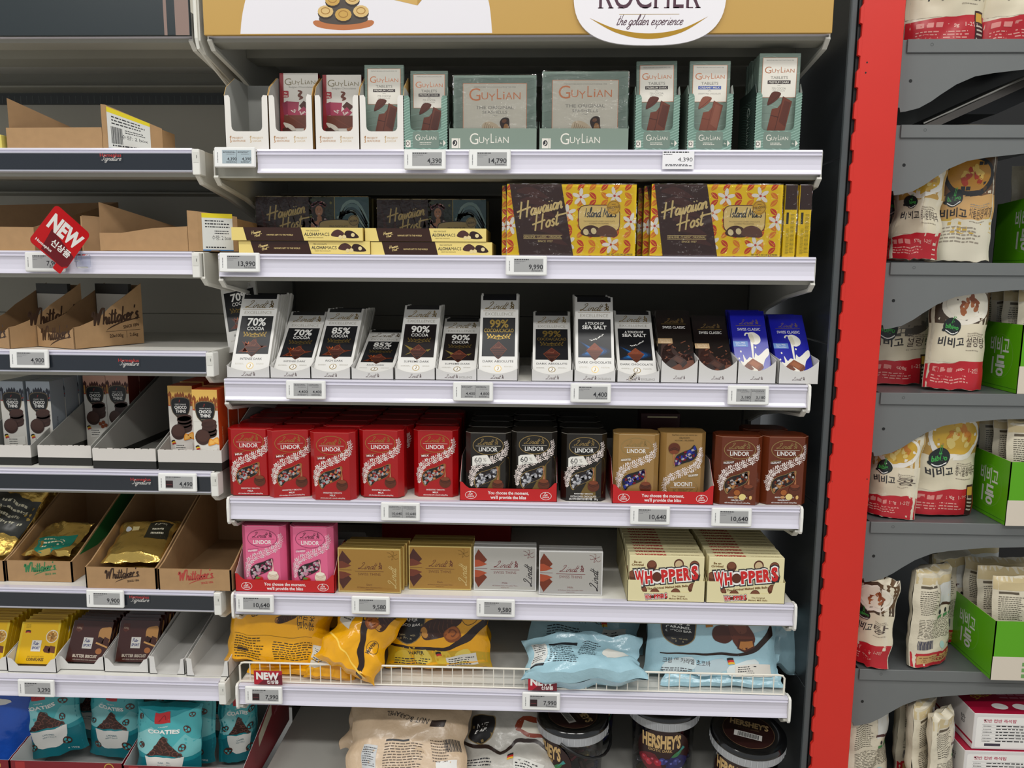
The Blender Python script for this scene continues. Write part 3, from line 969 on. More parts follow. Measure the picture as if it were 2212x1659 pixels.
# --- wide sea shell gift boxes in low trays
def shells_art(w, h):
    a = Art()
    for k in range(9):
        a.stroke(mat('66796f', .4), [(0, h * k / 9 + 4), (w * .3, h * k / 9 + 11), (w * .7, h * k / 9 - 2), (w, h * k / 9 + 8)], .8, 1)
    x0, x1, y0, y1 = w * .12, w * .88, h * .12, h * .885
    a.rect(COPPER, x0 - 1, y0 - 1, x1 + 1, y1 + 1, 2); a.rect(mat('cfcabc', .35), x0, y0, x1, y1, 3)
    a.text(GREYT, 'PREMIUM BELGIAN CHOCOLATE SINCE 1958', w * .5, h * .82, 2.6, 4, w=w * .5)
    shellword(a, COPPER, w * .19, h * .635, w * .62, 4)
    a.text(GREYT, 'THE ORIGINAL', w * .5, h * .48, 7, 4, w=w * .46, bold=.008)
    a.text(GREYT, 'SEASHELLS', w * .5, h * .41, 6, 4, w=w * .3, bold=.008)
    a.stroke(GREYT, [(w * .47, h * .375), (w * .49, h * .385), (w * .51, h * .37), (w * .53, h * .38)], .8, 4)
    a.poly(mat('c9b79c', .35), smooth([(w * .34, h * .13), (w * .36, h * .25), (w * .45, h * .28), (w * .56, h * .2), (w * .58, h * .13)], 5), 4)
    for k in range(8):
        x = w * (.37 + .022 * k)
        a.stroke(mat('8a7358', .4), [(x, h * .14), (x + 3, h * (.26 - .014 * k))], 1.0, 5)
    a.poly(mat('33211b', .25), smooth([(w * .6, h * .13), (w * .56, h * .26), (w * .6, h * .34), (w * .67, h * .33), (w * .68, h * .2), (w * .7, h * .13)], 5), 5)
    a.poly(mat('9a6a33', .3), smooth([(w * .6, h * .14), (w * .62, h * .24), (w * .66, h * .23), (w * .68, h * .14)], 4), 6)
    a.ell(mat('6d4326', .3), w * .615, h * .29, 5, 4, 6, 12, .5)
    a.items = [(z, m_, P if z < 4 else [(p[0], h * .13 + .855 * p[1]) for p in P], fs) for z, m_, P, fs in a.items]
    return a
WRAP = mat('ffffff', .09, kind='wrap')
for a_, b_, p0, p1, top, lb, lt in ((969, 1160, 978, 1157, 165, 'wide grey green gift box with copper lettering, left of two', 'low green tray under the left wide gift box'),
                                    (1164, 1358, 1170, 1356, 155, 'glossy wrapped wide grey green gift box, right of two', 'low green tray under the right wide gift box')):
    cx, w = span(a_, b_, 310, YA)
    q = MB()
    g = Art(); W_ = w * 1000
    shellword(g, CREAM, W_ * .24, 14, W_ * .44, 1); g.rect(CREAM, W_ * .035, 4, W_ * .11, 23, 1); g.rect(CREAM, W_ * .115, 4, W_ * .132, 23, 1)
    g.ell(INK, W_ * .072, 14, 4.6, 5.6, 2, 14); g.stroke(CREAM, [(W_ * .06, 10), (W_ * .08, 13), (W_ * .075, 17)], 1.6, 3)
    q.box(0, 0, 0, w, .001, .042, mat('7f8f83', .45)); q.art(g, (0, 0, 0))
    q.box(0, 0, 0, w, .11, .001, SAGE); q.box(0, .109, 0, w, .11, .04, SAGE)
    for x in (0, w - .001):
        q.prism([(0, 0), (.11, 0), (.11, .06), (.03, .06), (0, .042)], lambda u, v, s: (s, u, v), x, x + .001, SAGE)
    single(q, 'shelf_tray', lt, 'tray', (cx - w / 2, YA, Z1))
    cx, w = span(p0, p1, 200, YA + .008)
    w = min(w, .172)
    h = at((p0 + p1) / 2, top, YA + .008).z - Z1 - .002
    carton('gift_box', lb, 'chocolate box', w, h, .034, shells_art(w * 1000, h * 1000), SAGE, (cx, YA + .006, Z1 + .0014), (-.02, 0, 0), None, wrapm=WRAP)
    carton('gift_box', lb.replace('wide', 'wide hidden').replace('copper lettering', 'copper lettering behind it'), 'chocolate box', w, h * .97, .034, shells_art(w * 1000, h * 970), SAGE, (cx, YA + .049, Z1 + .0014), (-.01, 0, 0)) if False else None

# ---------------------------------------------------------------- flowered and brown nut chocolate boxes
Z2 = ZR[1] + .0003
HBROWN = mat('3b1e17', .28)
HB2 = mat('4f2921', .28)
HCREAM = mat('e3c987', .35)
YEL = mat('f7d208', .3)
def hh_logo(a, m, cx, cy, k, z=4, rot=.24):
    g = Art()
    hand(g, m, 'H', -44, 4, 34, 5.6, .28, z); hand(g, m, 'awaiian', -16, 6, 30, 4.2, .3, z, squeeze=.86)
    hand(g, m, 'H', -18, -28, 32, 5.2, .28, z); hand(g, m, 'ost', 9, -26, 30, 4.2, .3, z, squeeze=.95)
    g.stroke(m, [(36, -7), (62, -7)], 3.4, z)
    a.put(g, cx, cy, k, rot)
def lobes(a, m, cx, cy, r, z, n=5, rot=0.0, wd=.36):
    for k in range(n):
        t = rot + 2 * math.pi * k / n
        a.ell(m, cx + math.cos(t) * r * .56, cy + math.sin(t) * r * .56, r * .46, r * wd * .6, z, 12, t)
def island_art(w, h):
    a = Art()
    RDL, ORL = mat('d03a22', .3), mat('e5801e', .3)
    rnd = random.Random(3)
    for j in range(5):
        yb = h * (.02 + .22 * j)
        a.stroke(YEL, [(0, yb), (w * .25, yb + 5), (w * .5, yb - 4), (w * .75, yb + 5), (w, yb - 2)], 2, 2)
        for k in range(12):
            x = w * k / 11.0
            for sg in (1, -1):
                c = (ORL, RDL)[(k + j + (sg > 0)) % 2]
                L = w * .056
                t = sg * .75
                px, py = x, yb + sg * 2
                q = [(0, 0), (L * .4, 4.4), (L * .85, 4.8), (L * 1.3, 0), (L * .8, -4), (L * .35, -3.4)]
                a.poly(c, [(px + u * math.cos(t) - v * math.sin(t), py + u * math.sin(t) + v * math.cos(t)) for u, v in smooth(q, 3, True)], 3)
                a.stroke(YEL, [(px, py), (px + L * 1.1 * math.cos(t), py + L * 1.1 * math.sin(t))], .8, 4)
    for x, y in ((.57, .82), (.83, .84), (.47, .6), (.47, .3 - .12), (.81, .16), (.96, .48), (.03, .42), (.25, .9)):
        lobes(a, mat('f3efe8', .35), w * x, h * y, h * .125, 5, 5, rnd.random())
        a.ell(mat('c8402f', .35), w * x, h * y, 2.4, 2.4, 6, 8)
    # brown folded band on the left
    a.poly(HBROWN, [(w * .02, h), (w * .42, h), (w * .52, 0), (w * .1, 0)], 7)
    for k in range(6):
        x = w * (.07 + .03 * k)
        a.poly(HB2, smooth([(x, h * (.9 - .13 * k)), (x + 30, h * (.96 - .13 * k)), (x + 66, h * (.8 - .13 * k)), (x + 26, h * (.85 - .13 * k))], 4, True), 8)
    hh_logo(a, HCREAM, w * .245, h * .55, w / 268.0 * .98, 9)
    for y in (.285, .235): a.rect(HCREAM, w * .13, h * y, w * .43, h * y + .8, 9)
    a.text(HCREAM, 'GENUINE. CLASSIC. ORIGINAL.', w * .28, h * .25, 4, 9, w=w * .3, bold=.012)
    a.text(HCREAM, 'SINCE 1927', w * .3, h * .19, 3.6, 9, w=w * .115, bold=.012)
    P = smooth([(.56, .5), (.575, .68), (.71, .705), (.85, .68), (.87, .5), (.85, .36), (.72, .33), (.585, .36)], 4, True)
    a.poly(mat('5d2416', .35), [((u - .715) * 1.04 * w + .715 * w, (v - .515) * 1.05 * h + .515 * h) for u, v in P], 9)
    a.poly(mat('e9cd82', .35), [(u * w, v * h) for u, v in P], 10)
    hand(a, INK, 'Island Macs', w * .6, h * .545, 19, 2.2, .15, 11, squeeze=.78)
    a.text(mat('7d5a33', .4), "THE CHOCOLATE LOVER'S CHOCOLATE", w * .715, h * .475, 2.8, 11, w=w * .24)
    a.text(mat('7d5a33', .4), 'COVERED MACADAMIAS', w * .715, h * .445, 2.8, 11, w=w * .15)
    for dx, c in ((0, '4a281d'), (.12, '6b4636')):
        a.poly(mat(c, .25), smooth([(w * (.575 + dx), h * .31), (w * (.6 + dx), h * .4), (w * (.66 + dx), h * .43), (w * (.72 + dx), h * .38), (w * (.735 + dx), h * .28), (w * (.65 + dx), h * .27)], 4, True), 11 + int(dx > 0))
    for x, y in ((.615, .335), (.675, .35)): a.ell(mat('ead9a8', .4), w * x, h * y, 5.4, 6.4, 13, 12, .5)
    a.ell(mat('d9a92b', .35), w * .825, h * .68, h * .1, h * .1, 12, 24); a.ring(mat('7b5312', .4), w * .825, h * .68, h * .085, h * .085, .8, 13, 24)
    a.text(mat('4d3208', .4), 'DELICIOUS', w * .825, h * .665, 4.4, 13, w=h * .16, bold=.02, rot=.14)
    for y in (.72, .64): a.stroke(mat('7b5312', .4), [(w * .81, h * y), (w * .84, h * y + 1)], 1.2, 13)
    a.text(INK, 'NET WT. 5 OZ (142 g) 8 PIECES', w * .88, h * .012, 3, 9, w=w * .2, bold=.01)
    return a.clip(0, 0, w, h)
def island_spine(w, h):
    a = Art()
    a.rect(HBROWN, 0, h * .66, w, h, 2)
    a.rect(mat('2d2a1a', .4), w * .16, h * .46, w * .36, h * .62, 2)
    a.greek(mat('5a4c10', .4), w * .2, h * .04, w * .5, h * .4, 22, 2); a.greek(mat('5a4c10', .4), w * .55, h * .06, w * .9, h * .6, 30, 2)
    return a.clip(0, 0, w, h)
def island_extra(q, w, h, d):
    q.art(island_spine(d * 1000 - 1, h * 1000), (-w / 2 - .00002, d - .0005, 0), ux=(0, -1, 0))
    q.art(island_spine(d * 1000 - 1, h * 1000), (w / 2 + .00002, .0005, 0), ux=(0, 1, 0))
YB = .012
isl = None
cx, w = span(1095, 1374, 470, YB)
h = at(1230, 396, YB).z - Z2 - .0015
o1 = carton('nut_chocolate_box', 'yellow flowered box with brown band standing left of its twin', 'chocolate box', w, h, .024, island_art(w * 1000, h * 1000), YEL, (cx, YB, Z2), (0, 0, 0), 'yellow flowered boxes', wrapm=WRAP, extra=island_extra)
c2, _ = span(1405, 1693, 470, YB)
dup(o1, (c2, YB, Z2), (0, 0, 0), 'yellow flowered box with brown band standing right of its twin')
dup(o1, (cx - .011, YB + .03, Z2), (0, 0, 0), 'yellow flowered box half hidden behind the left front one')
for k in range(1, 4):
    dup(o1, (c2 - .008 * k - .004, YB + .03 * k, Z2), (0, 0, 0), f'{ORD[k]} yellow flowered box from the front in the right-hand row')
for k, (pa, pb) in enumerate(((1694, 1722), (1725, 1754))):
    cx_, w_ = span(pa, pb, 470, YB)
    dup(o1, (cx_ - .012, YB + .002 + w / 2, Z2), (0, 0, math.radians(-90)), 'yellow box turned spine outward, ' + ('touching the flowered front' if k == 0 else 'last at the right end of its shelf'))

def lady(a, x, y, k, z):
    """small printed picture of a woman with a flower crown and garland"""
    g = Art()
    SK, HR = mat('c78f6d', .4), mat('231512', .4)
    g.poly(HR, smooth([(-13, 18), (-15, -6), (-20, -26), (0, -30), (18, -24), (15, -4), (13, 18), (0, 26)], 4, True), z)
    g.poly(SK, smooth([(-22, -48), (-20, -28), (-6, -22), (-5, -12), (6, -12), (7, -22), (20, -26), (24, -48)], 3), z + 1)
    g.ell(SK, 0, 2, 9.5, 13, z + 2, 18)
    g.rect(mat('b89a3c', .4), -13, -52, 18, -38, z + 2)
    for s in (-3.6, 3.6):
        g.ell(HR, s, 4, 1.5, .9, z + 3, 8); g.stroke(HR, [(s - 2, 6.6), (s + 2, 6.8)], .7, z + 3)
    g.stroke(mat('a86d50', .4), [(0, 3), (1, -1), (-.6, -1.4)], .6, z + 3)
    g.poly(mat('f0e4de', .4), [(-3.6, -4.4), (3.6, -4.4), (0, -7)], z + 3)
    rnd = random.Random(5)
    for i in range(26):
        t = math.pi * (i % 13) / 12
        c = ('c2587a', 'd98aa0', 'a03a58', 'e8c3c4')[i % 4]
        g.ell(mat(c, .4), 15 * math.cos(t) + rnd.uniform(-1.5, 1.5), 13 + 8 * math.sin(t) + rnd.uniform(-2, 3), 3.3, 2.6, z + 4, 8, rnd.random() * 3)
    for i in range(26):
        t = math.pi * (i % 13) / 12
        c = ('e6cdd0', 'c7668a', 'f0dedd', '8e3457')[i % 4]
        g.ell(mat(c, .4), 17 * math.cos(t) + rnd.uniform(-2, 2), -20 - 16 * math.sin(t) + rnd.uniform(-2, 2), 3.6, 2.6, z + 4, 8, rnd.random() * 3)
    a.put(g, x, y, k)
def aloha_front(w, h):
    a = Art()
    a.rect(mat('32140f', .3), 0, 0, w * .5, h, 1)
    for k in range(6):
        a.poly(mat('4a1a14', .3), smooth([(w * .02 + 22 * k, h * .95), (w * .06 + 24 * k, h * .6), (w * .05 + 20 * k, h * .1), (w * .09 + 22 * k, h * .5)], 4, True), 2)
    a.rect(mat('27352b', .35), w * .47, 0, w * .7, h, 1)
    rnd = random.Random(9)
    for k in range(26):
        a.ell(mat(('45543a', '8a8a4a', '1c2a22')[k % 3], .4), w * rnd.uniform(.47, .69), h * rnd.uniform(.3, .98), rnd.uniform(3, 7), rnd.uniform(2, 4), 2, 8, rnd.random() * 3)
    a.rect(mat('c9b46c', .35), w * .694, 0, w * .7, h, 3)
    a.rect(mat('3f6670', .3), w * .7, 0, w, h, 2)
    for k in range(5):
        a.stroke(mat(('8fb0b0', '6e939a', '2d5763', 'aac4c0', '47737c')[k], .3), [(w * .72, h * (.4 + .08 * k)), (w * (.78 + .02 * k), h * (.85 - .03 * k)), (w * .9, h * (.9 - .08 * k)), (w * .99, h * (.55 - .05 * k))], 7, 3)
    hh_logo(a, HCREAM, w * .255, h * .62, w / 268 * .95, 6, .2)
    lady(a, w * .56, h * .75, w / 268 * .95, 4)
    P = smooth([(.56, .14), (.56, .5), (.6, .59), (.74, .61), (.88, .58), (.9, .48), (.9, .14)], 4)
    a.poly(mat('231713', .35), [((u - .73) * 1.04 * w + .73 * w, (v - .35) * 1.05 * h + .35 * h) for u, v in P], 12)
    a.poly(mat('cdb67a', .35), [(u * w, v * h) for u, v in P], 13)
    a.text(INK, 'MILK CHOCOLATE', w * .73, h * .49, 3.6, 14, w=w * .16)
    a.text(INK, 'ALOHA', w * .595, h * .37, 9.5, 14, w=w * .145, al='l', bold=.02); a.text(INK, 'MACS', w * .745, h * .37, 9.5, 14, w=w * .12, al='l')
    a.text(mat('6d5a33', .4), 'CREAMY MILK CHOCOLATE', w * .73, h * .31, 2.8, 14, w=w * .2)
    a.ell(mat('b9a26a', .35), w * .865, h * .6, h * .095, h * .095, 15, 22); a.ring(INK, w * .865, h * .6, h * .08, h * .08, .8, 16, 22)
    a.text(INK, 'ALOHA', w * .865, h * .58, 4.4, 16, w=h * .13, bold=.02, rot=.1)
    return a.clip(0, 0, w, h)
def aloha_edge(w, h):
    a = Art()
    a.rect(mat('ead37f', .35), 0, 0, w, h, 1)
    a.poly(mat('34190f', .3), [(w * .09, h), (w * .53, h), (w * .555, 0), (w * .115, 0)], 2)
    hh_logo(a, HCREAM, w * .185, h * .48, .205 * w / 268 * 1.0, 3, .2)
    a.text(HCREAM, "HAWAII'S GIFT TO THE WORLD", w * .37, h * .38, 3, 3, w=w * .2, bold=.01)
    a.text(INK, 'MILK CHOCOLATE', w * .62, h * .72, 2.6, 3, w=w * .1)
    a.text(INK, 'ALOHA', w * .555, h * .38, 6, 3, w=w * .105, al='l', bold=.02); a.text(INK, 'MACS', w * .662, h * .38, 6, 3, w=w * .085, al='l')
    a.text(mat('6d5a33', .4), 'CREAMY MILK CHOCOLATE', w * .64, h * .2, 2, 3, w=w * .12)
    a.poly(mat('4a2c28', .25), smooth([(w * .76, h * .4), (w * .78, h * .75), (w * .82, h * .85), (w * .86, h * .55), (w * .82, h * .3)], 4, True), 3)
    a.poly(mat('2e1715', .25), smooth([(w * .86, h * .5), (w * .88, h * .78), (w * .93, h * .7), (w * .97, h * .25), (w * .88, h * .22)], 4, True), 3)
    for x, y in ((.83, .28), (.86, .3), (.925, .45)): a.ell(mat('e2cf9a', .4), w * x, h * y, h * .15, h * .15, 4, 12)
    return a.clip(0, 0, w, h)
cx, w0 = span(501, 783, 512, .012)
hh = .0258
def flat_box(pl, pr_, z, y, lb):
    cx, w = span(pl, pr_, 525, y)
    return carton('nut_chocolate_box', lb, 'chocolate box', w, hh, .148, aloha_edge(w * 1000, hh * 1000), mat('c9ab55', .35), (cx, y, z), (0, 0, 0), 'flat cream and brown boxes')
flat_box(516, 800, Z2, .014, 'lower flat cream and brown box of the left pair')
flat_box(501, 784, Z2 + hh + .0012, .011, 'upper flat cream and brown box of the left pair')
flat_box(801, 1063, Z2, .02, 'lower flat cream and brown box of the right pair')
flat_box(789, 1050, Z2 + hh + .0012, .018, 'upper flat cream and brown box of the right pair')
for pl, pr_, top, y, lb in ((553, 797, 425, .175, 'dark box printed with a flower-crowned woman, standing left of its twin'), (814, 1050, 431, .178, 'dark box printed with a flower-crowned woman, standing right of its twin')):
    cx, w = span(pl, pr_, 460, y)
    h = at((pl + pr_) / 2, top, y).z - Z2
    carton('nut_chocolate_box', lb, 'chocolate box', w, h, .026, aloha_front(w * 1000, h * 1000), mat('6a6230', .35), (cx, y, Z2), (0, 0, 0), 'standing brown boxes', wrapm=WRAP)
    for k in (1, 2):
        carton('nut_chocolate_box', lb.split(',')[0] + f', {ORD[k]} behind the ' + ('left' if pl == 553 else 'right') + ' front one', 'chocolate box', w, h - .001 * k, .026, None, mat('6a6230', .35), (cx + .004, y + .03 * k, Z2)) if k == 1 else None
# ================================================================ PRODUCTS: slim bars on the third shelf
BW_ = mat('e2e0dc', .38)
BBLK = mat('14151a', .3)
GOLDT = mat('b79a54', .24, .85)
GOLDD = mat('8a7440', .3, .7)
SILT = mat('a59f90', .3, .4)
WHT = mat('f2f0ec', .4)
Z3 = ZR[2] + .0003

def laurel(a, m, cx, cy, w, z):
    for sx in (-1, 1):
        for k, (x, y, t) in enumerate(((.12, .02, .5), (.2, .06, .9), (.28, .02, .3), (.34, .09, 1.1), (.4, .02, .2), (.46, .1, 1.2), (.3, -.04, -.3), (.42, -.05, -.5))):
            a.ell(m, cx + sx * w * x, cy + w * y, w * .055, w * .026, z, 9, sx * t)
    for x, y, r in ((0, .05, .05), (-.07, .02, .035), (.07, .02, .035), (.16, -.03, .03), (-.16, -.03, .03), (0, -.05, .03)):
        a.ell(m, cx + w * x, cy + w * y, w * r, w * r, z, 10)
    a.stroke(m, [(cx - w * .25, cy - w * .06), (cx, cy - w * .1), (cx + w * .25, cy - w * .06)], w * .02, z)

def bar_art(w, h, kind):
    a = Art()
    a.rect(BW_, 0, 0, w, h, 1)
    a.rect(BBLK, w * .055, h * .945, w * .945, h, 2)
    gold = kind in ('99',)
    lindt(a, GOLDT, w * .12, h * .832, w * .8, 2)
    a.rect(GOLDT, w * .07, h * .808, w * .93, h * .812, 2)
    a.text(SILT, 'EXCELLENCE', w * .5, h * .752, 7.2, 2, w=w * .74, bold=-.008, res=3)
    y0, y1 = h * .25, h * .725
    a.rect(BBLK if kind != '90' else mat('150d10', .3), w * .07, y0, w * .93, y1, 2)
    a.poly(BBLK, [(w * .4, y0 + .2), (w * .6, y0 + .2), (w * .5, y0 - h * .035)], 2)
    cx, cy = w * .5, h * .335
    R = w * .21
    if kind == 'salt':
        for k, c in enumerate(('0b2340', '12406f', '1d66a5', '2f86c9')):
            s = 1 - .2 * k
            a.poly(mat(c, .3), smooth([(cx - w * .42 * s, cy + h * .12 * s), (cx - w * .1 * s, cy + h * .05 * s), (cx + w * .12 * s, cy + h * .06 * s), (cx + w * .4 * s, cy - h * .005), (cx + w * .1, cy - h * .07 * s), (cx - w * .42 * s, cy - h * .075 * s), (cx - w * .2 * s, cy + h * .01)], 4, True), 3 + k)
        a.text(WHT, 'A TOUCH OF', cx, h * .655, 6.2, 4, w=w * .5, bold=.022)
        a.text(WHT, 'SEA SALT', cx, h * .6, 8.2, 4, w=w * .64, bold=.03)
        rnd = random.Random(2)
        for k in range(20):
            t = k / 19
            a.ell(WHT, cx - w * .13 + w * .36 * t + rnd.uniform(-1, 1), cy + h * .125 + h * .075 * t ** 2 + rnd.uniform(-1.3, 1.3), 1.5, .9, 8, 6, rnd.random() * 3)
    else:
        num = GOLDT if gold else WHT
        a.text(num, kind + '%', cx, h * .605, 17, 4, w=w * .5, bold=.028, res=3)
        a.text(num, 'COCOA/CACAO' if gold else 'COCOA', cx, h * .545, 8, 4, w=w * (.78 if gold else .46), bold=.02)
        laurel(a, GOLDD if kind != '99' else GOLDT, cx, h * .487, w * .64, 4)
        if kind in ('70', '85'):
            for c, s in (('5d2410', 1.0), ('8e3d17', .72), ('b85a24', .4)):
                a.poly(mat(c, .3), [(cx - w * .32 * s, cy + h * .075), (cx - w * .1, cy + h * .02 * s), (cx + w * .05, cy + h * .11 * s), (cx + w * .12, cy + h * .02), (cx + w * .4 * s, cy + h * .015), (cx + w * .14, cy - h * .03), (cx, cy - h * .04), (cx - w * .38 * s, cy - h * .065), (cx - w * .2, cy)], 3)
        if kind == '90':
            for q in ([(-.38, .09), (-.1, .03), (-.18, -.0)], [(-.34, -.055), (-.16, .0), (-.2, -.03)], [(.2, .02), (.34, .035), (.26, -.005)]):
                a.poly(mat('a18a48', .25, .6), [(cx + w * u, cy + h * v) for u, v in q], 3)
    a.poly(mat('8a4a2c', .3), [(cx - R - 1, cy), (cx, cy + R + 1), (cx + R + 1, cy), (cx, cy - R * 1.35)], 8)
    a.poly(mat('2c1411', .3) if kind != 'salt' else mat('5a2b1c', .3), [(cx - R, cy), (cx, cy - R * 1.3), (cx + R, cy)], 9)
    a.poly(mat('512319', .3) if kind != 'salt' else mat('7d3d26', .3), [(cx - R, cy), (cx, cy + R), (cx + R, cy)], 9)
    lindt(a, mat('8a5a44', .3), cx - w * .13, cy + 2.6, w * .26, 10, emblem=False)
    for k in range(3): a.rect(mat('6b3a2a', .3), cx - R * (.86 - .22 * k), cy - 3.4 - 4 * k, cx + R * (.86 - .22 * k), cy - 2.4 - 4 * k, 10)
    a.text(INK, {'70': 'INTENSE DARK', '85': 'RICH DARK', '90': 'SUPREME DARK', '99': 'DARK ABSOLUTE', 'salt': 'DARK CHOCOLATE'}[kind], cx, h * .178, 5, 2,
           w=w * {'70': .58, '85': .46, '90': .66, '99': .8, 'salt': .84}[kind], bold=.006)
    a.ell(mat('cbb27a', .3, .6), cx, h * .105, 7.6, 7.6, 2, 20); a.ell(mat('efece6', .4), cx, h * .105, 6, 6, 3, 18)
    a.stroke(GOLDD, [(cx - 1.5, h * .085), (cx + 1, h * .105), (cx, h * .128)], 1.2, 4)
    a.greek(SILT, w * .1, h * .12, w * .36, h * .14, 2, 2); a.greek(SILT, w * .66, h * .12, w * .9, h * .14, 2, 2)
    return a
def swiss_art(w, h, blue):
    a = Art()
    bg = mat('161aa0', .25, coat=.3) if blue else mat('191210', .14, coat=.5)
    a.rect(bg, 0, 0, w, h, 1)
    lindt(a, mat('c9a86a', .2, .8), w * .24, h * .8, w * .58, 3)
    a.rect(GOLDT, w * .14, h * .775, w * .86, h * .782, 3)
    a.text(WHT, 'SWISS CLASSIC', w * .5, h * .705, 6.6, 3, w=w * .66, bold=.004)
    a.rect(mat('5f86c4' if blue else 'b99a72', .35), 0, h * .47, w * .42, h * .55, 3)
    a.text(WHT if blue else mat('f0dfc0', .4), 'Swiss Milk' if blue else 'Swiss Dark', w * .21, h * .515, 3.8, 4, w=w * .28)
    a.text(WHT if blue else mat('f0dfc0', .4), 'Chocolate', w * .22, h * .482, 3.8, 4, w=w * .28)
    MK = mat('ece8dd', .35)
    if blue:
        a.stroke(MK, [(w * .36, h * .63), (w * .4, h * .665), (w * .52, h * .66)], 3, 5)
        a.poly(MK, smooth([(w * .46, h * .66), (w * .62, h * .68), (w * .78, h * .62), (w * .78, h * .54), (w * .64, h * .5), (w * .52, h * .54)], 4, True), 5)
        a.poly(mat('d9d2be', .4), smooth([(w * .48, h * .64), (w * .58, h * .65), (w * .62, h * .54), (w * .52, h * .54)], 4, True), 6)
        a.poly(MK, [(w * .5, h * .56), (w * .58, h * .55), (w * .535, h * .28), (w * .5, h * .28)], 5)
        a.poly(MK, smooth([(w * .1, h * .14), (w * .18, h * .2), (w * .14, h * .27), (w * .24, h * .25), (w * .24, h * .36), (w * .32, h * .28), (w * .42, h * .32), (w * .54, h * .3), (w * .6, h * .38), (w * .68, h * .34), (w * .96, h * .45), (w * .98, h * .36), (w * .84, h * .28), (w * .7, h * .12), (w * .4, h * .06)], 3, True), 4)
        a.poly(MK, smooth([(w * .02, h * .12), (w * .3, h * .16), (w * .7, h * .13), (w * .98, h * .18), (w * .98, h * .02), (w * .02, h * .02)], 3, True), 4)
        for x, y in ((.12, .3), (.19, .4), (.62, .46)): a.ell(MK, w * x, h * y, 1.8, 2.6, 4, 8)
    else:
        for c, s in (('2f1710', 1.0), ('44211a', .7)):
            a.poly(mat(c, .25), smooth([(w * .1, h * .12), (w * .12, h * .4 * s + .1 * h), (w * .34, h * .46), (w * .6 * s, h * .3), (w * .9, h * .3), (w * .9, h * .1)], 4, True), 2)
        rnd = random.Random(4)
        for k in range(26):
            x, y = rnd.uniform(.15, .92), rnd.uniform(.22, .5)
            a.stroke(mat(('5d3426', '7a4a36', '2a140f')[k % 3], .2), [(w * x, h * y), (w * (x + rnd.uniform(-.07, .07)), h * (y + rnd.uniform(-.03, .03))), (w * (x + rnd.uniform(-.09, .09)), h * (y + rnd.uniform(-.04, .04)))], 1.8, 4)
        a.poly(mat('6d4130', .22), smooth([(w * .3, h * .1), (w * .6, h * .17), (w * .96, h * .22), (w * .9, h * .08), (w * .5, h * .03)], 3, True), 4)
    c1, c2, c3 = ('8a4a26', '6d3519', '9c5a33') if blue else ('3a2018', '24120d', '4d2c20')
    a.poly(mat(c2, .3), [(w * .14, h * .15), (w * .36, h * .25), (w * .5, h * .15), (w * .3, h * .1)], 7)
    a.poly(mat(c1, .3), [(w * .33, h * .235), (w * .5, h * .3), (w * .76, h * .215), (w * .6, h * .14)], 8)
    a.poly(mat(c2, .3), [(w * .76, h * .215), (w * .6, h * .14), (w * .63, h * .1), (w * .78, h * .17)], 8)
    a.poly(mat(c3, .3), [(w * .4, h * .23), (w * .5, h * .272), (w * .68, h * .212), (w * .58, h * .168)], 9)
    return a.clip(0, 0, w, h)
def proj_y(p):
    d = Vector(p) - CAM
    return PH / 2 - FPX * d.dot(UPV) / d.dot(FWD)
def solve_lean(x, y0, z0, L, top):
    best = (1e9, 0)
    for k in range(0, 140):
        t = k * .01
        e = abs(proj_y((x, y0 + L * math.sin(t), z0 + L * math.cos(t))) - top)
        if e < best[0]: best = (e, t)
    return best[1]
BARW, BARL, BARD = .080, .187, .0092
def bar_extra(q, w, h, d):
    for x in (-w / 2, w / 2 - .0042):
        q.box(x, 0, h - .0005, x + .0042, d * .8, h + .0016, BW_)
def make_bar(kind, label, group):
    swiss = kind in ('dk', 'bl')
    L = BARL if not swiss else .165
    w = BARW if not swiss else .072
    a = swiss_art(w * 1000, L * 1000, kind == 'bl') if swiss else bar_art(w * 1000, L * 1000, kind)
    body = mat('d9d7d0', .5) if not swiss else (mat('161aa0', .25, coat=.3) if kind == 'bl' else mat('191210', .14, coat=.5))
    return carton('chocolate_bar', label, 'chocolate bar', w, L, BARD, a, body, (0, 0, 0), (0, 0, 0), group, extra=None if swiss else bar_extra)
BARN = {'70': 'seventy percent', '85': 'eighty-five percent', '90': 'ninety percent', '99': 'ninety-nine percent', 'salt': 'sea salt', 'dk': 'dark brown wrapped', 'bl': 'bright blue'}
def smile_tray(label, x0, x1, z, y, hc, hm, depth, back, excel=False, torn=False):
    w = x1 - x0
    q = MB()
    N = 14
    pr_ = [(0, 0), (w, 0)] + [(w * (1 - k / N), hm + (hc - hm) * (2 * k / N - 1) ** 2) for k in range(N + 1)]
    TR = mat('d3d1ce', .5)
    q.prism(pr_, lambda u, v, s: (u, s, v), 0, .0009, TR)
    a = Art()
    lindt(a, mat('4a2a2e', .4), w * 1000 * (.34 if not excel else .22), hm * 1000 * .3, w * 1000 * .33, 1)
    if excel: a.text(GREYT, 'EXCELLENCE', w * 730, hm * 300, 4, 1, w=w * 320)
    q.art(a, (0, 0, 0))
    sd = [(0, 0), (depth, 0), (depth, back * .8), (depth * .7, back * .97), (depth * .35, hc + (back - hc) * .45), (.01, hc * 1.06), (0, hc)]
    for x in (0, w - .0009):
        q.prism(sd, lambda u, v, s: (s, u, v), x, x + .0009, TR)
    q.box(0, depth - .001, 0, w, depth, .016, TR)
    q.box(0, 0, 0, w, depth, .0009, TR)
    if torn:
        for i in range(5):
            q.box(w * (.28 + .03 * i), -.0012, .004 + .003 * i, w * (.34 + .03 * i), 0, .010 + .003 * i, mat('c5bcae', .8))
    return single(q, 'display_tray', label, 'tray', (x0, y, z))
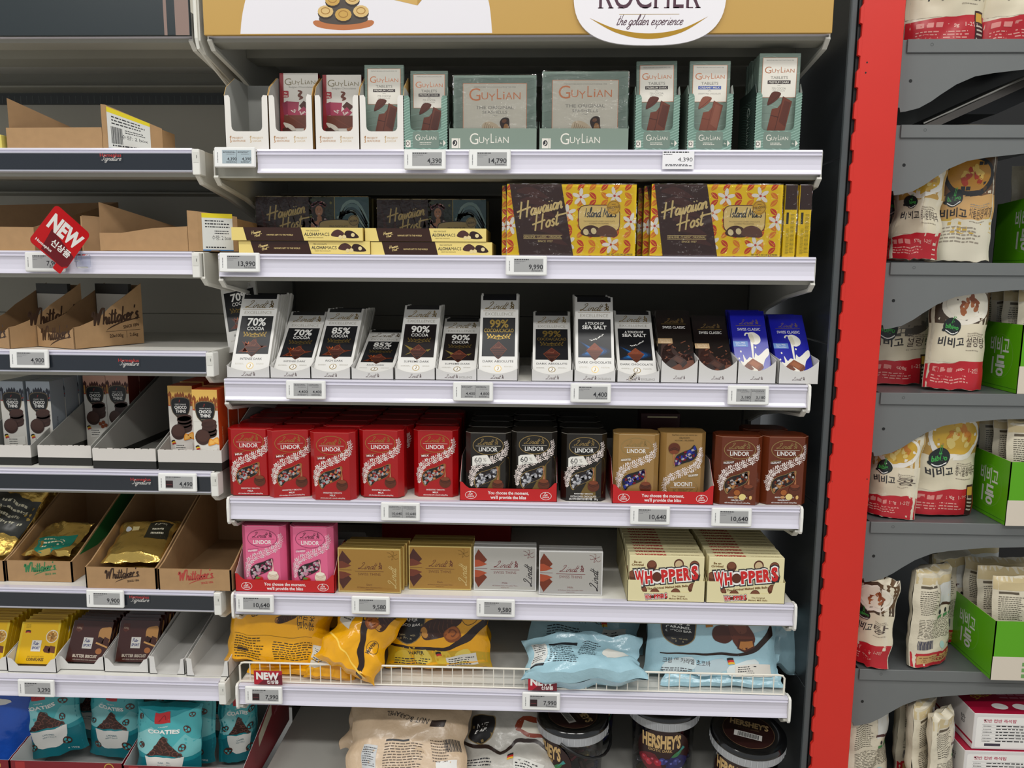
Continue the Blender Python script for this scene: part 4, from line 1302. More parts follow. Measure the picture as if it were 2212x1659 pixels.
TRAYS = [(490, 583, 637, '70', 7), (584, 671, 677, '70', 3), (672, 757, 671, '85', 8), (759, 850, 717, '85', 2), (853, 940, 662, '90', 4), (941, 1030, 692, '90', 4),
         (1030, 1118, 639, '99', 10), (1148, 1238, 677, '99', 7), (1240, 1330, 643, 'salt', 10), (1333, 1425, 675, 'salt', 4), (1427, 1507, 680, 'dk', 5), (1508, 1592, 684, 'dk', 4), (1593, 1676, 673, 'bl', 4), (1682, 1768, 682, 'bl', 5)]
SIDE = {'70': ('left', 'right'), '85': ('left', 'right'), '90': ('left', 'right'), '99': ('left', 'right'), 'salt': ('left', 'right'), 'dk': ('left', 'right'), 'bl': ('left', 'right')}
protos, seen = {}, {}
YC = .012
for (pl, pr_, top, kind, n) in TRAYS:
    cx, w = span(pl, pr_, 815, YC)
    swiss = kind in ('dk', 'bl')
    sd = SIDE[kind][seen.get(kind, 0)]
    seen[kind] = seen.get(kind, 0) + 1
    L = BARL if not swiss else .165
    y0 = YC + .004
    z0 = Z3 + .0016
    th = solve_lean(cx, y0, z0 + .005, L, top)
    z0 += BARD * math.sin(th) + .0004
    gap = BARD / math.cos(th) * 1.14
    dep = .016 + gap * n + .022 * math.tan(min(th, 1.1)) + .008
    th_in = 'white smile-fronted tray of the ' + sd + ' ' + BARN[kind] + ' bars'
    smile_tray(th_in, cx - w / 2, cx + w / 2, Z3, YC, .048 if swiss else .0255, .026 if swiss else .0145, dep, .05 if not swiss else .06,
               excel=(kind == 'salt' or (kind == '90' and sd == 'right')), torn=(kind == 'salt' and sd == 'right'))
    for k in range(n):
        lb = f'{ORD[k]} {BARN[kind]} bar ' + ('' if k == 0 else 'from the front ') + f'in the {sd} tray of its kind'
        if kind == 'salt' and k == 0: lb = f'front sea salt bar with blue glow in the {sd} tray of its kind'
        loc = (cx + random.uniform(-.0012, .0012) + (.0 if k == 0 else .0005 * k), y0 + gap * k + (.0 if k == 0 else .001), z0)
        # bars behind lean on the ones before and stand a little lower
        rot = (-(th + (0 if k == 0 else .004 * k)), random.uniform(-.005, .005), 0)
        if kind not in protos:
            protos[kind] = make_bar(kind, lb, BARN[kind] + ' bars in trays')
            protos[kind].location, protos[kind].rotation_euler = loc, rot
        else:
            dup(protos[kind], loc, rot, lb)
o = dup(protos['70'], (at(534, 812, .105).x, .108, Z3 + .05), (-.3, -.22, 0), 'crooked seventy percent bar tilting out behind the leftmost tray')

# ================================================================ PRODUCTS: six-sided boxes on the fourth shelf
def flower_band(a, m, z, pts, wd, rnd):
    P = smooth(pts, 8)
    for i, (x, y) in enumerate(P[:-1]):
        dx, dy = P[i + 1][0] - x, P[i + 1][1] - y
        L = math.hypot(dx, dy) or 1
        nx, ny = -dy / L, dx / L
        t0 = math.atan2(dy, dx)
        env = math.sin(math.pi * (i + 4) / (len(P) + 8)) ** .5
        for sg in (-1, 1):
            for r in ((.25, .75)[(i + (sg > 0)) % 2],):
                t = t0 + sg * rnd.uniform(.4, 1.3)
                q = wd * .5 * env * r * sg + rnd.uniform(-.6, .6)
                a.ell(m, x + nx * q, y + ny * q, 2.9, .8, z, 7, t)
        if i % 6 == 3 and 6 < i < len(P) - 8:
            for sg in (-.3, .35):
                lobes(a, m, x + nx * wd * sg, y + ny * wd * sg, 4.6, z + 1, 5, rnd.random())
                a.ring(mat('9c8b80', .4), x + nx * wd * sg, y + ny * wd * sg, 1.5, 1.5, .6, z + 2, 8)
CORN = {  # body, ribbon text, band, lower text, foil colours
    'red': ('a60a10', 'MILK', ('c2c2c6', 'b03030', 'd88a5a', '8e8e94')), 'dark': ('17120d', '', ('c6c6cc', '8f9098', '3c3d46', 'dcdce2')),
    'gold': ('9a7743', 'ASSORTED', ('3440a8', 'c4bcc6', '8a2033', '22286e')), 'brown': ('64290f', 'HAZELNUT', ('c08a58', 'c9c4c4', '7d3420', '4a3530')),
    'pink': ('e2668f', 'STRAWBERRY', ('e09ab6', 'c9b6c0', 'a03a60', 'd8ccd2'))}
def cornet_art(kind):
    a = Art()
    rnd = random.Random(11)
    body, rib, foils = CORN[kind]
    dark = kind == 'dark'
    ORO = {'red': mat('b0783c', .3, .5), 'pink': mat('8f3a5c', .35)}.get(kind, mat('a98f5c', .28, .6))
    if dark:
        a.poly(mat('6d5626', .3), smooth([(-6, 8), (36, 10), (48, 40), (48, 84), (40, 90), (20, 70), (6, 40)], 4, True), 1)
    a.ring(ORO, 0, 117, 31.5, 19.5, 1.3, 3, 40)
    lindt(a, ORO if kind != 'pink' else mat('5a2238', .4), -22, 119, 44, 3, wt=1.25)
    a.rect(mat('d9cfc0', .35) if kind != 'pink' else mat('8f3a5c', .35), -26, 115.4, 26, 116.1, 3)
    a.text(WHT, 'LINDOR', 0, 104.5, 8.6, 3, w=39, bold=.012, res=3)
    if rib:
        rb = {'red': '8a0c10', 'gold': '8a6a3c', 'brown': '4a1c0c', 'pink': 'd9588a'}[kind]
        a.poly(mat(rb, .35), [(-33, 84), (-30, 92), (-20, 93.5), (-9, 95), (-10, 87), (-20, 86)], 2)
        a.stroke(ORO, [(-32, 92), (-20, 93.5), (-9, 95)], .8, 3)
        a.text(WHT, rib, -21, 87.6, 4, 3, w=16 if len(rib) < 6 else 21, bold=.02, rot=.1)
    band = [(-34.5, 31), (-36, 45), (-32, 59), (-23, 72), (-5, 80), (12, 88), (30, 97), (40, 111), (37, 127)]
    flower_band(a, mat('efe2dd', .4) if kind != 'pink' else mat('f3cdd8', .4), 5, band, 15, rnd)
    if dark:
        a.poly(mat('e9e6df', .4), [(-33, 73), (-33, 92), (-28, 95), (-2, 97), (9, 79)], 8)
        a.text(INK, '60', -21, 80.5, 11, 9, w=15, bold=.0); a.text(GREYT, '%', -7, 83, 7, 9); a.text(INK, 'COCOA*', -14, 75, 4.4, 9, w=22)
    wnd = [((x - 1360) / 5.65, (1215 - y) / 5.65) for x, y in ((1240, 1075), (1202, 1000), (1216, 930), (1270, 882), (1360, 852), (1466, 812), (1466, 890), (1440, 950), (1370, 992), (1290, 1026))]
    wn = smooth(wnd, 4, True)
    mx, my = sum(p[0] for p in wn) / len(wn), sum(p[1] for p in wn) / len(wn)
    a.poly(ORO, [(mx + (x - mx) * 1.07, my + (y - my) * 1.07) for x, y in wn], 6)
    a.poly(mat('1d1516', .3), wn, 7)
    def inside(x, y):
        c = False
        for i in range(len(wn)):
            (xa, ya), (xb, yb) = wn[i - 1], wn[i]
            if (ya > y) != (yb > y) and x < (xb - xa) * (y - ya) / (yb - ya) + xa: c = not c
        return c
    n_ = 0
    while n_ < 44:                          # wrapped sweets behind the window
        x, y = rnd.uniform(-30, 22), rnd.uniform(22, 74)
        pts = [(x + rnd.uniform(1.5, 5) * math.cos(q), y + rnd.uniform(1.5, 4.4) * math.sin(q)) for q in (0, 1, 2.1, 3.1, 4.2, 5.2)]
        if all(inside(*p) for p in pts):
            a.poly(mat(foils[(n_ * 7 + n_ // 5) % 4], .24, .6, kind='foil'), pts, 8 + n_ // 12)
            n_ += 1
    ch = {'pink': 'e8dcc4'}.get(kind, '5c2a17')
    a.poly(mat('b0704a' if kind != 'pink' else 'ecc7b8', .3), smooth([(17.5, 70), (20, 68), (22.5, 44), (18.5, 44), (20.5, 55)], 3, True), 12)
    a.ell(mat(ch, .25), 20.5, 32, 12.2, 11.6, 13, 26)
    a.ell(mat('7a3c22' if kind != 'pink' else 'f3e9d6', .25), 20.5, 40, 9.5, 4, 14, 18)
    for k in range(2): a.stroke(mat('3a170c' if kind != 'pink' else 'd0a698', .3), [(9.5 + k, 38 - 3 * k), (20, 34 - 3.4 * k), (31.5 - k, 38 - 3 * k)], .9, 15)
    if kind == 'brown':
        a.ell(mat('a05a25', .35), -2, 26, 6.4, 6, 13, 14); a.poly(mat('e3cf86', .35), smooth([(2, 18), (8, 24), (16, 20), (14, 12), (6, 11)], 4, True), 16); a.ell(mat('d9b06c', .35), 26, 16, 3, 4.5, 16, 10); a.ell(mat('c08f5c', .35), -4, 16, 4.6, 3, 16, 10)
    if kind == 'pink':
        for x, y in ((-9, 23), (4, 15)):
            a.poly(mat('c3291f', .3), smooth([(x - 9, y + 5), (x, y + 9), (x + 8, y + 5), (x + 4, y - 5), (x, y - 8), (x - 5, y - 5)], 4, True), 16)
        a.poly(mat('5c8a3a', .35), [(-16, 32), (-8, 30), (-4, 34), (-9, 27), (-17, 26)], 17)
    lc = WHT if kind != 'gold' else mat('5f4a25', .4)
    a.text(lc, 'IRRESISTIBLY SMOOTH', 0, 14, 2.8, 4, w=39, bold=.01)
    a.text(lc, {'red': 'MILK', 'dark': 'EXTRA DARK CHOCOLATE', 'gold': 'ASSORTED', 'brown': 'HAZELNUT', 'pink': 'STRAWBERRIES & CREAM'}[kind], 0, 8, 3.6, 4, w={'red': 12, 'dark': 54, 'gold': 22, 'brown': 26, 'pink': 40}[kind], bold=.006)
    if dark: a.text(lc, '60% 카카오 함유한 필 초콜릿 제품    200 g', 0, 2.2, 4, 4, w=60, bold=.02)
    else: a.text(lc, 'milk chocolate with a smooth melting filling', 0, 3, 2.6, 4, w=52, bold=.01)
    return a
CPLAN = [(-.0365, 0), (.0365, 0), (.0475, .0135), (.0475, .0475), (.0365, .061), (-.0365, .061), (-.0475, .0475), (-.0475, .0135)]
CH = .1435
_ch = math.hypot(.011, .0135)
def cornet_wrap(x, y, z):
    x, y, o = x * .001, y * .001, LAY * z
    if abs(x) <= .0365:
        return (x, -o, y)
    s = 1 if x > 0 else -1
    d = abs(x) - .0365
    return (s * (.0365 + d * .011 / _ch + o * .7), d * .0135 / _ch - o * .7, y)
def make_cornet(kind, label, loc, rot, group):
    q = MB()
    body = mat(CORN[kind][0], .3, coat=.15)
    q.prism(CPLAN, lambda u, v, s: (u, v, s), 0, CH, body)
    q.prism([(u * .9, .0305 + (v - .0305) * .86) for u, v in CPLAN], lambda u, v, s: (u, v, s), CH, CH + .0012, body)
    edge = mat({'red': 'd06a62', 'dark': 'a9a49a', 'gold': 'd9c49a', 'brown': 'b98a72', 'pink': 'f2b6c8'}[kind], .4)
    for a_, b_ in ((0, 1), (1, 2), (7, 0)):
        q.tube([(CPLAN[a_][0], CPLAN[a_][1], CH), (CPLAN[b_][0], CPLAN[b_][1], CH)], .00035, edge, 4)
    q.art_on(cornet_art(kind), cornet_wrap, 25)
    t = single(q, 'chocolate_carton', label, 'chocolate box', loc, rot, group)
    return t
Z4 = ZR[3] + .0003
def on(px, py, z):
    p = atz(px, py, z)
    return p.x, p.y
CP = {}
def cornet(kind, px, py, lb, group, yaw=0.0, y=None, x=None, z=Z4, flip=False):
    if x is None:
        if y is None: x, y = on(px, py, z)
        else: x = at(px, py, y).x
    loc = (x, y, z + (CH if flip else 0))
    rot = (0, math.pi if flip else 0, yaw)
    if kind not in CP:
        CP[kind] = make_cornet(kind, lb, loc, rot, group)
        return CP[kind]
    return dup(CP[kind], loc, rot, lb, group)
GR = 'red six-sided boxes'
reds = [(541, 1071, 0.03, 'front red six-sided box at the left end of the fourth shelf'), (633, 1074, .22, 'red six-sided box turned aside, half covered by its right neighbour'),
        (719, 1080, 0.0, 'front red six-sided box standing farthest forward of all red ones'), (822, 1075, -.02, 'fourth front red six-sided box from the left'), (941, 1073, .0, 'front red six-sided box next to the tray of dark boxes')]
for i, (px, py, yaw, lb) in enumerate(reds):
    o = cornet('red', px, py, lb, GR, yaw)
    if i == 0: RX0 = o.location.x
    for k in range(1, 5 if i < 4 else 4):
        dx = (-.012 if i == 4 else 0) + random.uniform(-.004, .004)
        cornet('red', 0, 0, f'{ORD[k]} red six-sided box from the front, column {["at the left end", "behind the turned one", "behind the most forward one", "left of the gap", "beside the dark boxes"][i]}', GR,
               random.uniform(-.012, .012), y=o.location.y + (.012 if i == 1 else 0) + .0655 * k, x=(RX0 + .0968 * i if i < 4 else o.location.x) + dx * .4)
def bliss_tray(lb, x0, x1, z, y, depth, hs=.085):
    w = x1 - x0
    W_ = w * 1000
    q = MB()
    RT = mat('c01a1e', .32)
    P = [(0, 0), (W_, 0), (W_, 41), (W_ - 6, 40), (W_ - 13, 32), (W_ - 20, 27), (20, 27), (13, 32), (6, 40), (0, 41)]
    q.prism([(u * .001, v * .001) for u, v in P], lambda u, v, s: (u, s, v), 0, .001, RT)
    a = Art()
    a.text(WHT, 'You choose the moment,', W_ / 2, 14.6, 6.6, 1, w=W_ * .42, bold=.02)
    a.text(WHT, "we'll provide the bliss", W_ / 2, 5, 6.6, 1, w=W_ * .365, bold=.02)
    for x in (W_ * .115, W_ * .885):
        a.ring(WHT, x, 12.5, 11.5, 8, .9, 1, 26); hand(a, WHT, 'Lin', x - 6, 13, 6.6, .9, .4, 1); a.text(WHT, 'LINDOR', x, 8.2, 3, 1, w=14, bold=.02)
    q.art(a, (0, 0, 0))
    q.build('display_tray') if False else None
    inn = mat('cfccc6', .6)
    sd = [(0, 0), (depth, 0), (depth, hs), (.05, hs), (.02, .055), (0, .041)]
    for x, m1, m2 in ((0, RT, inn), (w - .001, inn, RT)):
        q.prism(sd, lambda u, v, s: (s, u, v), x, x + .0005, m1)
        q.prism(sd, lambda u, v, s: (s, u, v), x + .0005, x + .001, m2)
    q.box(0, 0, 0, w, depth, .0008, inn)
    q.box(0, depth - .001, 0, w, depth, hs, inn)
    return single(q, 'display_tray', lb, 'tray', (x0, y, z))
# dark boxes
x0, yt = on(993, 1081, Z4); x1, _ = on(1203, 1083, Z4)
bliss_tray('red slogan tray holding the two front dark six-sided boxes', x0, x1, Z4, yt, .27)
GD = 'dark six-sided boxes'
for i, (pl, pr_) in enumerate(((1008, 1102), (1110, 1205))):
    cx, _ = span(pl, pr_, 1000, yt + .012)
    for k in range(4):
        cornet('dark', 0, 0, f'{ORD[k]} dark six-sided box in the {"left" if i == 0 else "right"} column of the red slogan tray', GD, random.uniform(-.02, .02) if k else 0, y=yt + .004 + .064 * k, x=cx + (.0 if i == 0 else -.0005) , z=Z4 + .001)
o = cornet('dark', 1260, 1082, 'front dark six-sided box standing loose right of the red tray', GD)
for k in range(1, 4):
    cornet('dark', 0, 0, f'{ORD[k]} loose dark six-sided box from the front', GD, 0, y=o.location.y + .064 * k, x=o.location.x - .002 * k)
# gold boxes
x0, yt = on(1322, 1087, Z4); x1, _ = on(1541, 1091, Z4)
bliss_tray('half empty red slogan tray with two gold six-sided boxes', x0, x1, Z4, yt, .25)
cx, _ = span(1327, 1422, 1000, yt + .008)
cornet('gold', 0, 0, 'upright gold six-sided box in the half empty red tray', 'gold six-sided boxes', -.05, y=yt + .01, x=cx, z=Z4 + .001)
cx, _ = span(1428, 1505, 1000, yt + .03)
cornet('gold', 0, 0, 'upside down gold six-sided box in the half empty red tray', 'gold six-sided boxes', .03, y=yt + .024, x=cx - .004, z=Z4 + .001, flip=True)
q = MB(); q.box(-.045, 0, 0, .045, .06, .152, mat('3a0f12', .4), .001); q.box(-.03, -.0006, .142, .038, 0, .1455, mat('d9cba0', .4))
single(q, 'chocolate_carton', 'dark maroon carton whose top shows behind the gold boxes', 'chocolate box', (at(1425, 912, .2).x, .205, Z4 + .001))
# brown boxes
for px, py, yaw, lb in ((1597, 1089, -.04, 'brown hazelnut box, left of the two'), (1693, 1090, .02, 'brown hazelnut box at the right end of its shelf')):
    o = cornet('brown', px, py, lb, 'brown six-sided boxes', yaw)
cornet('brown', 0, 0, 'brown hazelnut box half hidden behind the other two', 'brown six-sided boxes', 0, y=o.location.y + .068, x=o.location.x - .022)
# ================================================================ PRODUCTS: fifth shelf
Z5 = ZR[4] + .0003
x0, yt = on(509, 1277, Z5); x1, _ = on(724, 1280, Z5)
yt = max(yt, -.004)
bliss_tray('red slogan tray holding the two pink six-sided boxes', x0, x1, Z5, yt, .1)
for i, (pl, pr_) in enumerate(((519, 620), (623, 721))):
    cx, _ = span(pl, pr_, 1200, yt + .01)
    o = cornet('pink', 0, 0, f'pink strawberry six-sided box at the {"left" if i == 0 else "right"} in the red tray', 'pink six-sided boxes', .03 if i == 0 else -.02, y=yt + .006, x=cx, z=Z5 + .001)
def thins_art(w, h, gold):
    a = Art()
    bg = mat('ad8442', .22, .45) if gold else mat('b5b3ae', .22, .35)
    e = mat('d9c27c', .2, .6) if gold else mat('e6e6e6', .18, .5)
    a.rect(e, 0, 0, w, h, 1); a.rect(bg, 2.2, 2.6, w - 2.2, h - 2.6, 2)
    tx = mat('5a2b1c', .35) if gold else mat('6b1f26', .35)
    c = ('4a231d', '6e3524', '35181a') if gold else ('6d2d17', 'a3482a', '4a1d14')
    cy = h * .5
    for sg in (1, -1):
        a.poly(mat(c[0], .25), [(2.2, cy + sg * h * .28), (10, cy + sg * h * .44), (w * .215, cy + sg * h * .2), (w * .16, cy + sg * h * .12), (2.2, cy + sg * h * .2)], 3)
        a.poly(mat(c[1], .25), [(2.2, cy + sg * 3), (w * .12, cy + sg * 5), (w * .215, cy + sg * h * .1), (10, cy + sg * h * .2), (2.2, cy + sg * h * .2)], 4)
    a.rect(tx, 2.2, cy - .5, w * .215, cy + .4, 3)
    lindt(a, tx, w * .32, h * .53, w * .4, 3)
    a.rect(tx, w * .27, h * .475, w * .73, h * .485, 3)
    a.text(tx, 'SWISS THINS', w * .5, h * .385, 6, 3, w=w * .36, bold=-.006, res=3)
    a.text(tx, 'Dark' if gold else 'Milk', w * .5, h * .155, 4, 3, w=w * .09)
    a.text(tx, '40 Delicate Swiss Chocolate Thins', w * .5, h * .1, 2.4, 3, w=w * .4); a.text(tx, 'elegantly thin', w * .5, h * .06, 2, 3, w=w * .13)
    lindt(a, mat('e3c98a', .2, .9) if gold else mat('3d3a3c', .3, .3), w * .93, h * .1, h * .66, 4, rot=1.5708, emblem=False, wt=2.0)
    for k in range(6):
        t = .4 + k
        a.stroke(tx if not gold else mat('7a5a28', .3, .5), [(w * .88, h * .84), (w * .88 + 9 * math.cos(t), h * .84 + 9 * math.sin(t)), (w * .88 + 13 * math.cos(t + .4), h * .86 + 8 * math.sin(t))], .8, 4)
    return a.clip(0, 0, w, h)
THN = {}
def thins(pl, pr_, top, base, gold, n, lbs, tilt=0.0, dx=.0, grp=None):
    x, y = on((pl + pr_) / 2, base, Z5)
    y = max(y, -.002)
    _, w = span(pl, pr_, base - 20, y)
    w, h = .136, .0985
    for k in range(n):
        loc = (x + dx * k, y + .0185 * k, Z5 + .0005)
        rot = (-.01, 0, tilt)
        if gold not in THN:
            body = mat('c9a95c', .2, .6) if gold else mat('d3d2cf', .2, .5)
            THN[gold] = carton('thin_chocolate_box', lbs[k], 'chocolate box', w, h, .0165, thins_art(w * 1000, h * 1000, gold), body, loc, rot, grp)
        else:
            dup(THN[gold], loc, rot, lbs[k], grp)
def lbl(n, c, where): return [f'{ORD[k]} {c} flat box ' + ('' if k == 0 else 'from the front ') + where for k in range(n)]
thins(729, 868, 1180, 1280, True, 4, lbl(4, 'gold', 'in the row beside the pink boxes'), -.02, .004, 'gold flat boxes')
thins(881, 1020, 1172, 1274, True, 4, lbl(4, 'gold', 'in the row next to the silver boxes'), 0, .001, 'gold flat boxes')
thins(1022, 1159, 1170, 1276, False, 2, lbl(2, 'silver', 'in the row next to the gold boxes'), 0, .0, 'silver flat boxes')
thins(1162, 1302, 1182, 1286, False, 2, lbl(2, 'silver', 'in the right-hand silver row'), 0, .0, 'silver flat boxes')
# dark red carton with pale lettering at the back
x1 = at(1103, 1160, .33).x
q = MB(); q.box(-.33, 0, 0, 0, .1, .16, mat('8a1015', .4), .001)
a = Art()
hand(a, mat('e9ded6', .45), 'ltesers', -245, 96, 44, 6, .1, 1, squeeze=.9)
q.art(a, (0, 0, 0))
single(q, 'snack_carton', 'large dark red carton with pale lettering standing behind the gold and silver boxes', 'carton', (x1, .33, Z5))
q = MB(); q.prism([(0, 0), (.08, 0), (.06, .085), (-.02, .085)], lambda u, v, s: (u, s, v), 0, .0012, mat('77756f', .6))
q.box(0, 0, 0, .06, .05, .001, mat('77756f', .6))
single(q, 'display_tray', 'empty grey card tray behind the first gold flat boxes', 'tray', (at(735, 1200, .16).x, .16, Z5))
# malted milk balls
MCR = mat('e6dcae', .42)
MB1 = mat('5b2d1b', .25)
def whop_logo(a, cx, cy, w, z, rot=.11):
    g = Art()
    for m_, b, dz in ((INK, .2, 0), (WHT, .13, 1), (mat('cc2222', .35), .055, 2)):
        x = -50
        for i, ch in enumerate('WHOPPERS'):
            hh = (22, 19, 18, 19, 19, 18, 19, 21)[i]
            ww = (15, 12, 12, 11, 11, 10, 12, 11)[i]
            if ch != 'O': g.text(m_, ch, x + ww / 2, 0 if i else -1, hh, z + dz, w=ww + (b - .055) * 45, bold=b)
            else:
                if dz < 2: g.ell(m_, x + ww / 2, 9, 9 + (b - .055) * 22, 10 + (b - .055) * 22, z + dz, 20)
                else: g.ell(MB1, x + ww / 2, 9, 7.6, 8.4, z + dz, 20)
            x += ww + 1.2
    a.put(g, cx, cy, w / 104.0, rot)
def whop_art(w, h):
    a = Art()
    for x, y, c in ((.3, .79, 0), (.87, .8, 0), (.66, .83, 1), (.05, .56, 0), (.63, .17, 0), (.35, .16, 0), (.86, .3, 0), (.18, .22, 0)):
        a.ell(MB1, w * x, h * y, h * .105, h * .115, 2, 20)
        a.ell(mat('7a4630', .25), w * x, h * (y + .03), h * .085, h * .07, 3, 16) if c == 0 else a.ell(mat('cdb48c', .45), w * x, h * (y - .01), h * .08, h * .09, 3, 18)
    a.text(mat('7a5626', .4), 'Be an', w * .11, h * .84, 4.6, 3, w=w * .1, bold=.03); a.text(mat('7a5626', .4), 'Original', w * .11, h * .775, 4.6, 3, w=w * .16, bold=.03)
    whop_logo(a, w * .5, h * .44, w * .86, 5)
    a.text(mat('7a5626', .4), 'The Original Malted Milk Balls', w * .52, h * .285, 4.4, 5, w=w * .55, bold=.03, rot=.1)
    return a.clip(0, 0, w, h)
def whop_extra(q, w, h, d):
    g = Art()
    g.text(mat('b5262a', .4), 'WHOPPERS', w * 290, d * 300, d * 420, 1, w=w * 420, bold=.06)
    g.text(mat('7a5626', .4), 'The Original Malted Milk Balls', w * 750, d * 400, 2.4, 1, w=w * 380, bold=.02)
    q.art(g, (-w / 2, 0, h), ux=(1, 0, 0), uy=(0, 1, 0))
whp = None
for i, (pl, pr_, base, side) in enumerate(((1355, 1522, 1299, 'left'), (1525, 1695, 1304, 'right'))):
    xa, y = on(pl, base, Z5); xb, _ = on(pr_, base, Z5)
    y = max(y, .002)
    xa, xb = at(pl, base - 8, y).x, at(pr_, base - 8, y).x
    w = xb - xa
    W_ = w * 1000
    q = MB()
    P = [(0, 0), (W_, 0), (W_, 47), (W_ * .87, 47), (W_ * .85, 40), (W_ * .83, 24), (W_ * .8, 21), (W_ * .2, 21), (W_ * .18, 26), (W_ * .17, 42), (W_ * .15, 47), (0, 47)]
    q.prism([(u * .001, v * .001) for u, v in P], lambda u, v, s: (u, s, v), 0, .001, MCR)
    a = Art(); whop_logo(a, W_ * .37, 7, W_ * .29, 1, .08)
    for j, t in enumerate(('The Original', 'Malted Milk Balls')): a.text(mat('7a5626', .4), t, W_ * .66, 11 - 5.4 * j, 3.4, 1, w=W_ * (.17, .24)[j], bold=.02)
    q.art(a, (0, 0, 0))
    n = 12
    dep = .018 * n + .012
    for x in (0, w - .001):
        q.prism([(0, 0), (dep, 0), (dep, .085), (.12, .085), (0, .047)], lambda u, v, s: (s, u, v), x, x + .001, mat('c9be8e', .5))
    q.box(0, 0, 0, w, dep, .0008, MCR)
    q.box(0, dep, 0, w, dep + .001, .085, MCR)
    single(q, 'display_tray', f'{side} cream display tray of chocolate ball boxes', 'tray', (xa, y, Z5))
    for k in range(n):
        loc = (xa + w / 2 + (random.uniform(-.001, .001) if k else 0), y + .0022 + .0178 * k, Z5 + .0012)
        lb = f'{ORD[k]} cream chocolate ball box ' + ('' if k == 0 else 'from the front ') + f'in the {side} display tray'
        if whp is None: whp = carton('candy_box', lb, 'candy box', w - .006, .0985, .0168, whop_art(W_ - 6, 98.5), MCR, loc, (0, 0, 0), 'cream candy boxes', extra=whop_extra)
        else: dup(whp, loc, (-.002, 0, 0), lb)

# ================================================================ PRICE TAGS
TAGW = mat('efefed', .3)
SCR = mat('a6a6a6', .35)
def tag_art(price, dbl=None, pic=False, glare=False):
    a = Art()
    scr = SCR if not glare else mat('a9b8bf', .2)
    a.rect(scr, 17, 8, 75, 34, 1)
    for k in range(9): a.rect(mat('7d7d80', .5), 7.2, 10 + 2.2 * k, 8.8, 11.2 + 2.2 * k + (k % 3) * .3, 1)
    if dbl:
        a.rect(INK, 45.8, 8, 46.3, 34, 2)
        for k, p in enumerate((price, dbl)):
            o = 17 + 29.2 * k
            a.greek(INK, o + 2, 28, o + 27, 33, 2, 2, .35); a.greek(mat('5c5c60', .5), o + 9, 25, o + 28, 27, 1, 2)
            a.text(INK, p, o + 28.6, 14, 5.6, 2, al='r', bold=.012, w=18.5 if len(p) < 6 else 21)
            a.greek(INK, o + 8, 9, o + 28, 12.5, 2, 2, .5)
    else:
        a.greek(INK, 18, 30.6, 50, 33.2, 1, 2, .7); a.greek(mat('5c5c60', .5), 18, 27.4, 42, 29.6, 2, 2)
        if pic: a.rect(mat('2a1418', .4), 17.6, 10, 33, 25, 2); a.rect(mat('8a3a3e', .4), 19, 16, 31, 16.8, 3)
        else: a.greek(mat('5c5c60', .5), 18, 24, 30, 26, 1, 2)
        a.text(INK, price, 74.4, 13.4, 9, 2, al='r', bold=.016, w=6.6 * len(price) - 5)
        a.greek(INK, 52, 9, 75, 12, 2, 2, .5)
    return a
def price_tag(px, py, price, label, dbl=None, pic=False, glare=False, tilt=-.1):
    p = at(px, py, -.008)
    t = thing('price_tag', label, 'price tag', (p.x, -.008, p.z), (tilt * .6, 0, 0))
    q = MB(); q.box(-.041, -.0035, -.0195, .041, .0028, .0195, TAGW, .0022); q.build('case', t)
    q = MB(); q.art(tag_art(price, dbl, pic, glare), (-.0415, -.0036, -.0205)); q.build('display', t)
    return t
for args in ((508, 340, '4,390', 'pale glaring price tag below the empty white tray', '4,390', False, True), (918, 345, '4,390', 'price tag under the green tray left of the wide gift boxes'),
             (1058, 345, '14,790', 'price tag under the left wide gift box'), (518, 567, '13,990', 'price tag under the flat cream and brown boxes'),
             (1137, 574, '9,990', 'price tag under the left yellow flowered box'), (661, 842, '4,400', 'double price tag under the seventy percent bars', '4,400'),
             (1022, 846, '4,400', 'double price tag under the ninety and ninety-nine percent bars', '4,800'), (1276, 849, '4,400', 'single price tag under the sea salt bars'),
             (1616, 854, '3,180', 'double price tag under the bright blue bars', '3,180'), (865, 1105, '10,640', 'double price tag under the red six-sided boxes', '10,640'),
             (1404, 1113, '10,640', 'price tag under the gold six-sided boxes'), (1580, 1117, '10,640', 'price tag under the brown hazelnut boxes'),
             (551, 1303, '10,640', 'price tag under the pink six-sided boxes'), (801, 1307, '9,580', 'price tag under the gold flat boxes'), (1071, 1313, '9,580', 'price tag under the silver flat boxes'),
             (570, 1501, '7,990', 'price tag below the yellow snack bags', None, True), (1169, 1514, '7,990', 'price tag below the light blue snack bag hanging over the fence', None, True),
             (98, 566, '7,900', 'price tag half hidden behind the tilted red sign'), (64, 775, '4,900', 'price tag on the dark rail under the kraft display boxes'),
             (384, 1042, '4,490', 'price tag on the dark rail under the orange biscuit boxes', None, True), (228, 1293, '9,900', 'price tag on the dark rail under the middle kraft tray'),
             (79, 1486, '3,290', 'price tag under the square yellow bars')):
    price_tag(*args)
p = at(1465, 346, -.003)
q = MB(); q.box(-.0305, 0, -.017, .0305, .0004, .017, mat('f4f3f6', .5))
a = Art(); a.greek(INK, 2, 30, 52, 33, 1, 1, .7); a.text(mat('2f2f36', .5), '4,390', 58, 14.5, 7.4, 1, al='r', w=28); a.greek(mat('55555c', .5), 6, 5, 60, 10, 2, 1, .6); a.greek(INK, 2, 26.5, 22, 29, 1, 1, .5)
q.art(a, (-.0305, 0, -.017))
single(q, 'price_label', 'white paper price label slipped into the rail of the top shelf', 'price label', (p.x, -.0035, p.z))
